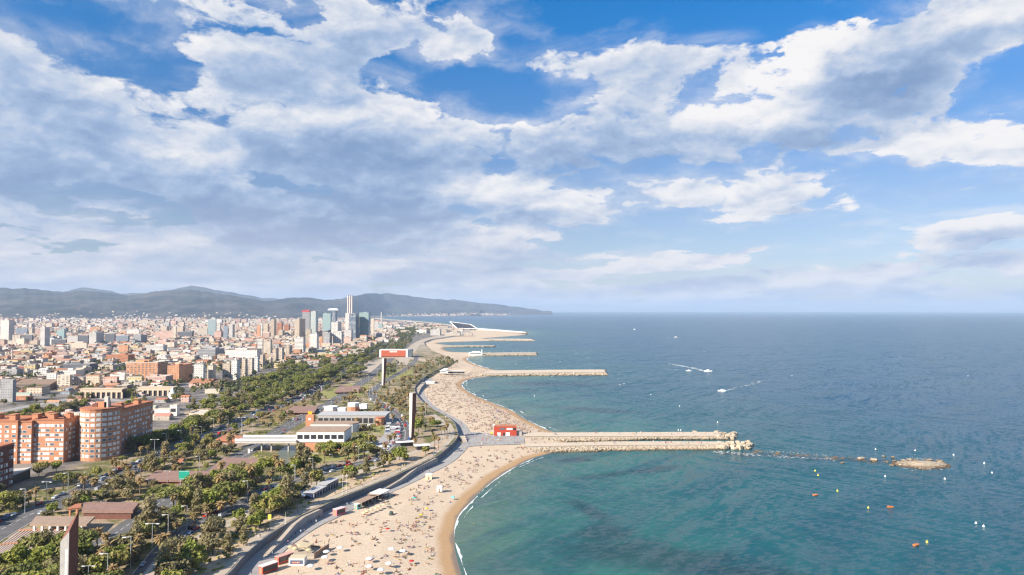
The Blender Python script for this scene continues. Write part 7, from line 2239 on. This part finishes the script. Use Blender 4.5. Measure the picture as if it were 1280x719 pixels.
# ---- parasols
def parasol_meshes():
    p = MB(); p.tube((0, 0, -.2), (0, 0, 2.35), .03, n=6)
    c = MB(); n = 8; r = 1.45
    for k in range(n):
        a, b = 2 * math.pi * k / n, 2 * math.pi * (k + 1) / n
        A_, B_ = Vector((math.cos(a) * r, math.sin(a) * r, 1.95)), Vector((math.cos(b) * r, math.sin(b) * r, 1.95))
        A2, B2 = Vector((math.cos(a) * r * .55, math.sin(a) * r * .55, 2.27)), Vector((math.cos(b) * r * .55, math.sin(b) * r * .55, 2.27))
        c.face([A_, B_, B2, A2]); c.face([A2, B2, (0, 0, 2.42)])
        c.face([A_ - Vector((0, 0, .2)), B_ - Vector((0, 0, .2)), B_, A_])
    return p.mesh('pole', [M['wood']]), c.mesh('canopy', [M['painted']])
PP, PC = parasol_meshes()
def parasol(px, py, tone, look, group, z=None, s=1.0):
    p = G(px, py, BEACH_Z); zz = beach_z(p.x, p.y)[0] if z is None else z
    p = G(px, py, zz)
    root = thing('parasol', 'parasol', loc=p, group=group, look=look, scale=s)
    a = bpy.data.objects.new('pole', PP); COL.objects.link(a); a.parent = root
    b = bpy.data.objects.new('canopy', PC); COL.objects.link(b); b.parent = root; b.color = (*tone, 1)
WHT = (.78, .76, .72)
for x, y in ((408, 695), (406, 702), (388, 713), (425, 690), (489.5, 691.5), (503.5, 694), (461.5, 704), (486, 710), (461.5, 713.5), (476, 718)):
    parasol(x, y, WHT, 'white parasol', 'white parasols on the sand', s=1.15)
for x, y in ((464, 641), (470, 639), (474, 637), (455, 645), (480, 634.5), (459, 643)):
    parasol(x, y, (.56, .48, .28), 'yellow beach bar parasol', 'yellow parasols of the beach bar')
for x, y in ((363, 688), (369, 690), (375, 686), (381, 689), (386, 692)):
    parasol(x, y, (.56, .46, .26), 'yellow terrace parasol', 'yellow parasols of the terrace', z=BEACH_Z + .55)
for k in range(12):
    parasol(363 + (k % 4) * 5 + sr.uniform(-1, 1), 623 + (k // 4) * 3.0 - (k % 4) * 1.6, WHT, 'white cafe parasol', 'white cafe parasols by the shelter', z=LAND_Z + .1, s=1.25)
for k in range(6):
    x, y = sr.uniform(590, 650), sr.uniform(515, 534)
    p = G(x, y, BEACH_Z)
    if beach_z(p.x, p.y)[1] > 12:
        cn, cc = sr.choice(CLOTH[1:])
        parasol(x, y, cc, '%s beach parasol in the crowd' % cn, 'coloured parasols of the second beach')
for k in range(7):
    x, y = sr.uniform(440, 560), sr.uniform(600, 710)
    p = G(x, y, BEACH_Z)
    if beach_z(p.x, p.y)[1] > 14 and not blocked(p.x, p.y):
        cn, cc = sr.choice(CLOTH[4:13])
        parasol(x, y, cc, '%s beach parasol' % cn, 'coloured parasols of the near beach', s=.85)
# beach posts
for x, yb, yt in ((437, 716, 701), (372, 719, 703), (586.5, 584, 570), (418, 646 + 26, 660)):
    p = G(x, yb, BEACH_Z); h = height_at(p.y, yt) - BEACH_Z
    root = thing('beach_post', 'post', loc=p, look='slim bare post on the sand', group='slim posts on the beach')
    m = MB(); m.tube((0, 0, -.3), (0, 0, h), .07, n=6); part(root, 'pole', m.mesh('pole', [M['metal']]))
    f = MB(); f.box(-.25, .25, -.05, .05, h + .01, h + .12); part(root, 'cap', f.mesh('cap', [M['white']]))
for x, yb, yt in ((428, 618, 592), (433, 615, 591.5), (357, 655, 640)):
    p = G(x, yb, LAND_Z); h = height_at(p.y, yt) - LAND_Z
    root = thing('flag_pole', 'flag pole', loc=p, look='bare pale flag pole on the promenade', group='flag poles on the promenade')
    m = MB(); m.tube((0, 0, -.3), (0, 0, h), .11, .06, n=6); part(root, 'pole', m.mesh('pole', [M['white']]))
    f = MB(); f.box(-.5, .5, -.5, .5, -.1, .35); part(root, 'base', f.mesh('base', [M['pale_concrete']]))

# ---- at sea: buoys, small boats, swimmers, wakes
def buoy(px, py, tone, look):
    p = G(px, py, 0)
    root = thing('buoy', 'buoy', loc=p, group='marker buoys off the beach', look=look)
    b = MB(); b.tube((0, 0, -.3), (0, 0, .65), .72, .5, 8); part(root, 'float', b.mesh('float', [M['painted']]), colour=tone)
    t = MB(); t.tube((0, 0, .64), (0, 0, 1.35), .16, .1, 6); part(root, 'top_mark', t.mesh('top_mark', [M['painted']]), colour=tone)
YB = (.72, .60, .10)
for x, y in ((1022.6, 594.5), (1046.8, 614), (1085.4, 635.2), (1158.8, 678), (1019, 589)): buoy(x, y, YB, 'pale yellow marker buoy')
for x, y in ((1094.5, 562), (1106.5, 596), (1181, 599), (1230.3, 579.4), (1192, 569), (1220, 654.5), (1229.5, 658.4), (1240, 591.5), (1144, 563.5), (897, 528), (849.5, 508), (813.5, 493.4), (848, 538), (851, 538), (775, 481), (780, 480), (700, 452), (735, 447), (720, 442), (752, 442), (690, 470.8), (661, 448), (645, 455), (835, 421), (838, 430), (905, 412), (960, 416), (1000, 422), (1070, 430), (880, 440), (1125, 447), (990, 470), (1210, 470), (604, 495), (668, 495)):
    buoy(x, y, (.78, .78, .76), 'white marker buoy')
def hull(name, px, py, L, W, H, tone, label, rot, cabin=None, rider=True, cat='boat', sy=1.0):
    p = G(px, py, 0)
    root = thing(name, cat, loc=p, rot=rot, label=label)
    m = MB(); n = 9
    st = []
    for i in range(n):
        t = i / (n - 1); x = -L / 2 + L * t
        w = W / 2 * (1 - max(0, (t - .45) / .55) ** 2.2) * (.82 + .18 * min(1, t * 4)) + .02
        sh = H * (1 + .35 * max(0, t - .5))
        st.append([(x, -w, sh), (x, -w * .7, -.15), (x, w * .7, -.15), (x, w, sh)])
    for a, b in zip(st[:-1], st[1:]):
        for j in range(3): m.face([a[j], b[j], b[j + 1], a[j + 1]])
        m.face([a[3], b[3], (b[3][0], b[3][1] * .8, b[3][2] - .12), (a[3][0], a[3][1] * .8, a[3][2] - .12)]); m.face([a[0], (a[0][0], a[0][1] * .8, a[0][2] - .12), (b[0][0], b[0][1] * .8, b[0][2] - .12), b[0]])
        m.face([(a[0][0], a[0][1] * .8, a[0][2] - .12), (a[3][0], a[3][1] * .8, a[3][2] - .12), (b[3][0], b[3][1] * .8, b[3][2] - .12), (b[0][0], b[0][1] * .8, b[0][2] - .12)])
    m.face(st[0]); part(root, 'hull', m.mesh('hull', [M['painted']]), colour=tone)
    if cabin:
        c = MB(); c.box(-L * .18, L * .14, -W * .3, W * .3, H * .85, H + cabin); part(root, 'cabin', c.mesh('cabin', [M['white']]))
        g = MB(); g.box(L * .141, L * .16, -W * .27, W * .27, H + .15, H + cabin * .8); part(root, 'windscreen', g.mesh('windscreen', [M['glass']]))
    return root
for x, y, rot, lb in ((1019.5, 619.3, .2, 'orange pedal boat drifting off the reef'), (1113, 634.3, -.3, 'orange and pink dinghy between two pale yellow buoys'), (1145.5, 682, .35, 'red orange dinghy closest to the camera on the open water')):
    r_ = hull('dinghy', x, y, 3.6, 1.9, .6, (.62, .19, .05), lb, rot)
    z_ = G(x, y, 0)
    put_person((z_.x, z_.y, .42), 5, '', 'people in the dinghies')
hull('motorboat', 885, 464.5, 16, 4.6, 1.8, (.75, .75, .74), 'white motorboat at the head of a broad foaming wake', -.25, 2.2)
hull('motorboat', 861, 464, 11, 3.4, 1.3, (.75, .75, .74), 'smaller white motorboat following a short thin wake', -.2, 1.6)
hull('motorboat', 902, 489, 11, 3.4, 1.3, (.75, .75, .74), 'white motorboat turning towards the beaches with a curved wake', math.pi - .15, 1.6)
hull('motorboat', 845, 422, 20, 5, 2, (.75, .75, .74), 'distant white motorboat with a short straight wake', .1, 2.6)
for x, y, L in ((1050, 394.2, 60), (793, 412, 16)):
    hull('sailing_boat', x, y, L, L * .25, L * .1, (.75, .75, .74), {1050: 'white ship far out just below the horizon', 793: 'tiny white boat far out beyond the long white mole', 812: 'second tiny white boat out beyond the mole, nearer the beaches', 904: 'lone tiny white boat between mole and horizon'}[x], sr.uniform(0, 3), L * .16)
for x, y in ((604, 651), (586, 665), (592, 655), (640, 600), (650, 612), (700, 590), (762, 573), (655, 598)):
    p = G(x, y, 0)
    put_person((p.x, p.y, -1.15), 2, '', 'swimmers in the near bay')
foam_patch([(884, 465), (870, 461), (852, 457.5), (838, 455)], 70, .8, 2.6, 31)
foam_patch([(861, 464.3), (846, 462.5), (830, 461)], 22, .6, 1.5, 32)
foam_patch([(903, 489), (920, 485), (940, 480.5), (952, 476)], 60, .6, 1.9, 33)
foam_patch([(952, 476), (975, 473), (1030, 472)], 26, .4, 1.0, 34)
foam_patch([(901, 489.5), (908, 488)], 26, 1.0, 2.4, 35)
foam_patch([(846, 422), (832, 421.6)], 12, .5, 1.2, 36)

# ------------------------------------------------------------------ labels: look, then the nearest thing one can find, then order
MARKS = [('the round brick tower', 125, 577), ('the shaded end brick block', 172, 556), ('the shaded brick house end', 15, 612), ('the pointed concrete slab tower', 88, 740), ('the striped pergola', 40, 682), ('the tan open pavilion', 80, 664),
         ('the pinkish covered deck', 135, 641), ('the green motorway sign', 230, 603), ('the rust brown motorway cover', 225, 600), ('the pink brick hut', 314, 603), ('the white footbridge', 335, 556), ('the brick based white pavilion', 400, 566), ('the rounded pavilion', 420, 541),
         ('the grey roofed pavilion', 445, 528), ('the curved blade pylon', 515.6, 549), ('the distant small pylon', 480, 483), ('the red fronted hall', 492, 448), ('the red beach house', 632, 545), ('the pink kiosk', 424, 645), ('the thatched beach bar', 468, 629),
         ('the red containers', 345, 710), ('the wooden terrace', 376, 698), ('the cream hut', 536, 599), ('the lone white hut', 550, 614), ('the dark green tent', 489, 643), ('the teal tent', 566, 622), ('the long blue glass shelter', 407, 617), ('the yellow poster panel', 337, 651),
         ('the white cubic building', 215, 520), ('the cemetery arcade', 194, 496), ('the cone spired chapel', 215, 499), ('the orange ribbed block', 177, 474), ('the brown shaded orange block', 224, 480), ('the white office slab', 300, 452), ('the bright white slab', 374, 444),
         ('the forest edge towers', 420, 434), ('the three chimneys', 437, 425), ('the tall white edge tower', 6, 434), ('the slim slab tower', 54, 437), ('the striped office', 118, 434), ('the brown shed', 40, 488), ('the grey glass tower', 265, 424),
         ('the yellow motorway sign', 387, 525), ('the white beach restaurant', 560, 466), ('the breakwater root', 655, 556), ('the breakwater tip', 925, 560), ('the rocky islet', 1152, 582), ('the curved grey ramp', 519, 490), ('the white cafe roofs', 518, 561), ('the near beach ramp', 350, 672),
         ('the green pond', 357, 570), ('the oval lawn', 435, 566), ('the second breakwater', 700, 468), ('the harbour building', 593, 443), ('the solar roof', 580, 410), ('the old factory chimney', 15, 455), ('the gallery roof', 20, 596), ('the far pinkish cover', 435, 488), ('the brown hall', 273, 484),
         ('the surf', 574, 690), ('the surf', 572, 652), ('the surf', 600, 615), ('the second beach', 610, 515), ('the second beach', 560, 490), ('the near promenade wall', 300, 705), ('the promenade wall bend', 460, 610)]
MARK_P = [(n, G(x, y, 3.0)) for n, x, y in MARKS]
ORD = ['nearest', 'second nearest', 'third nearest', 'fourth nearest', 'fifth nearest', 'sixth nearest', 'seventh nearest', 'eighth nearest', 'ninth nearest', 'tenth nearest', 'eleventh nearest', 'twelfth nearest', 'thirteenth nearest', 'fourteenth nearest', 'fifteenth nearest', 'sixteenth nearest']
groups = {}
for o, look, p in PENDING:
    best = min(MARK_P, key=lambda m: math.hypot(m[1].x - p.x, (m[1].y - p.y) * .8))
    dx, dy = p.x - best[1].x, p.y - best[1].y
    if best[0] in ('the surf',): rel = 'near'
    elif math.hypot(dx, dy) < 9: rel = 'close beside'
    elif dy > abs(dx): rel = 'beyond'
    elif dy < -abs(dx): rel = 'in front of'
    elif dx > 0: rel = 'on the sea side of'
    else: rel = 'on the city side of'
    groups.setdefault((look, rel, best[0]), []).append((math.hypot(dx, dy), o))
for (look, rel, mk), items in groups.items():
    items.sort(key=lambda t: t[0])
    for i, (d, o) in enumerate(items):
        base = '%s %s %s' % (look, rel, mk)
        if len(items) > 1:
            base += ', %s to it' % (ORD[i] if i < len(ORD) else 'number %d nearest' % (i + 1))
        w = base.split()
        if len(w) > 16:
            base = ' '.join(w).replace('on the sea side of', 'seaward of').replace('on the city side of', 'cityward of').replace(' with a ', ', ').replace('spread on the sand ', '').replace('with a long shadow on the sand', 'on sand')
        for cut in ('stuck in the open sand ', 'with a flat ', 'on sand ', ' to it'):
            if len(base.split()) > 16: base = base.replace(cut, '' if not cut.startswith('with') else 'under flat ')
        while len(base.split()) > 16 and ' the ' in base:
            base = base.replace(' the ', ' ', 1)
        o['label'] = base
for o in scene.objects:
    o.select_set(False)
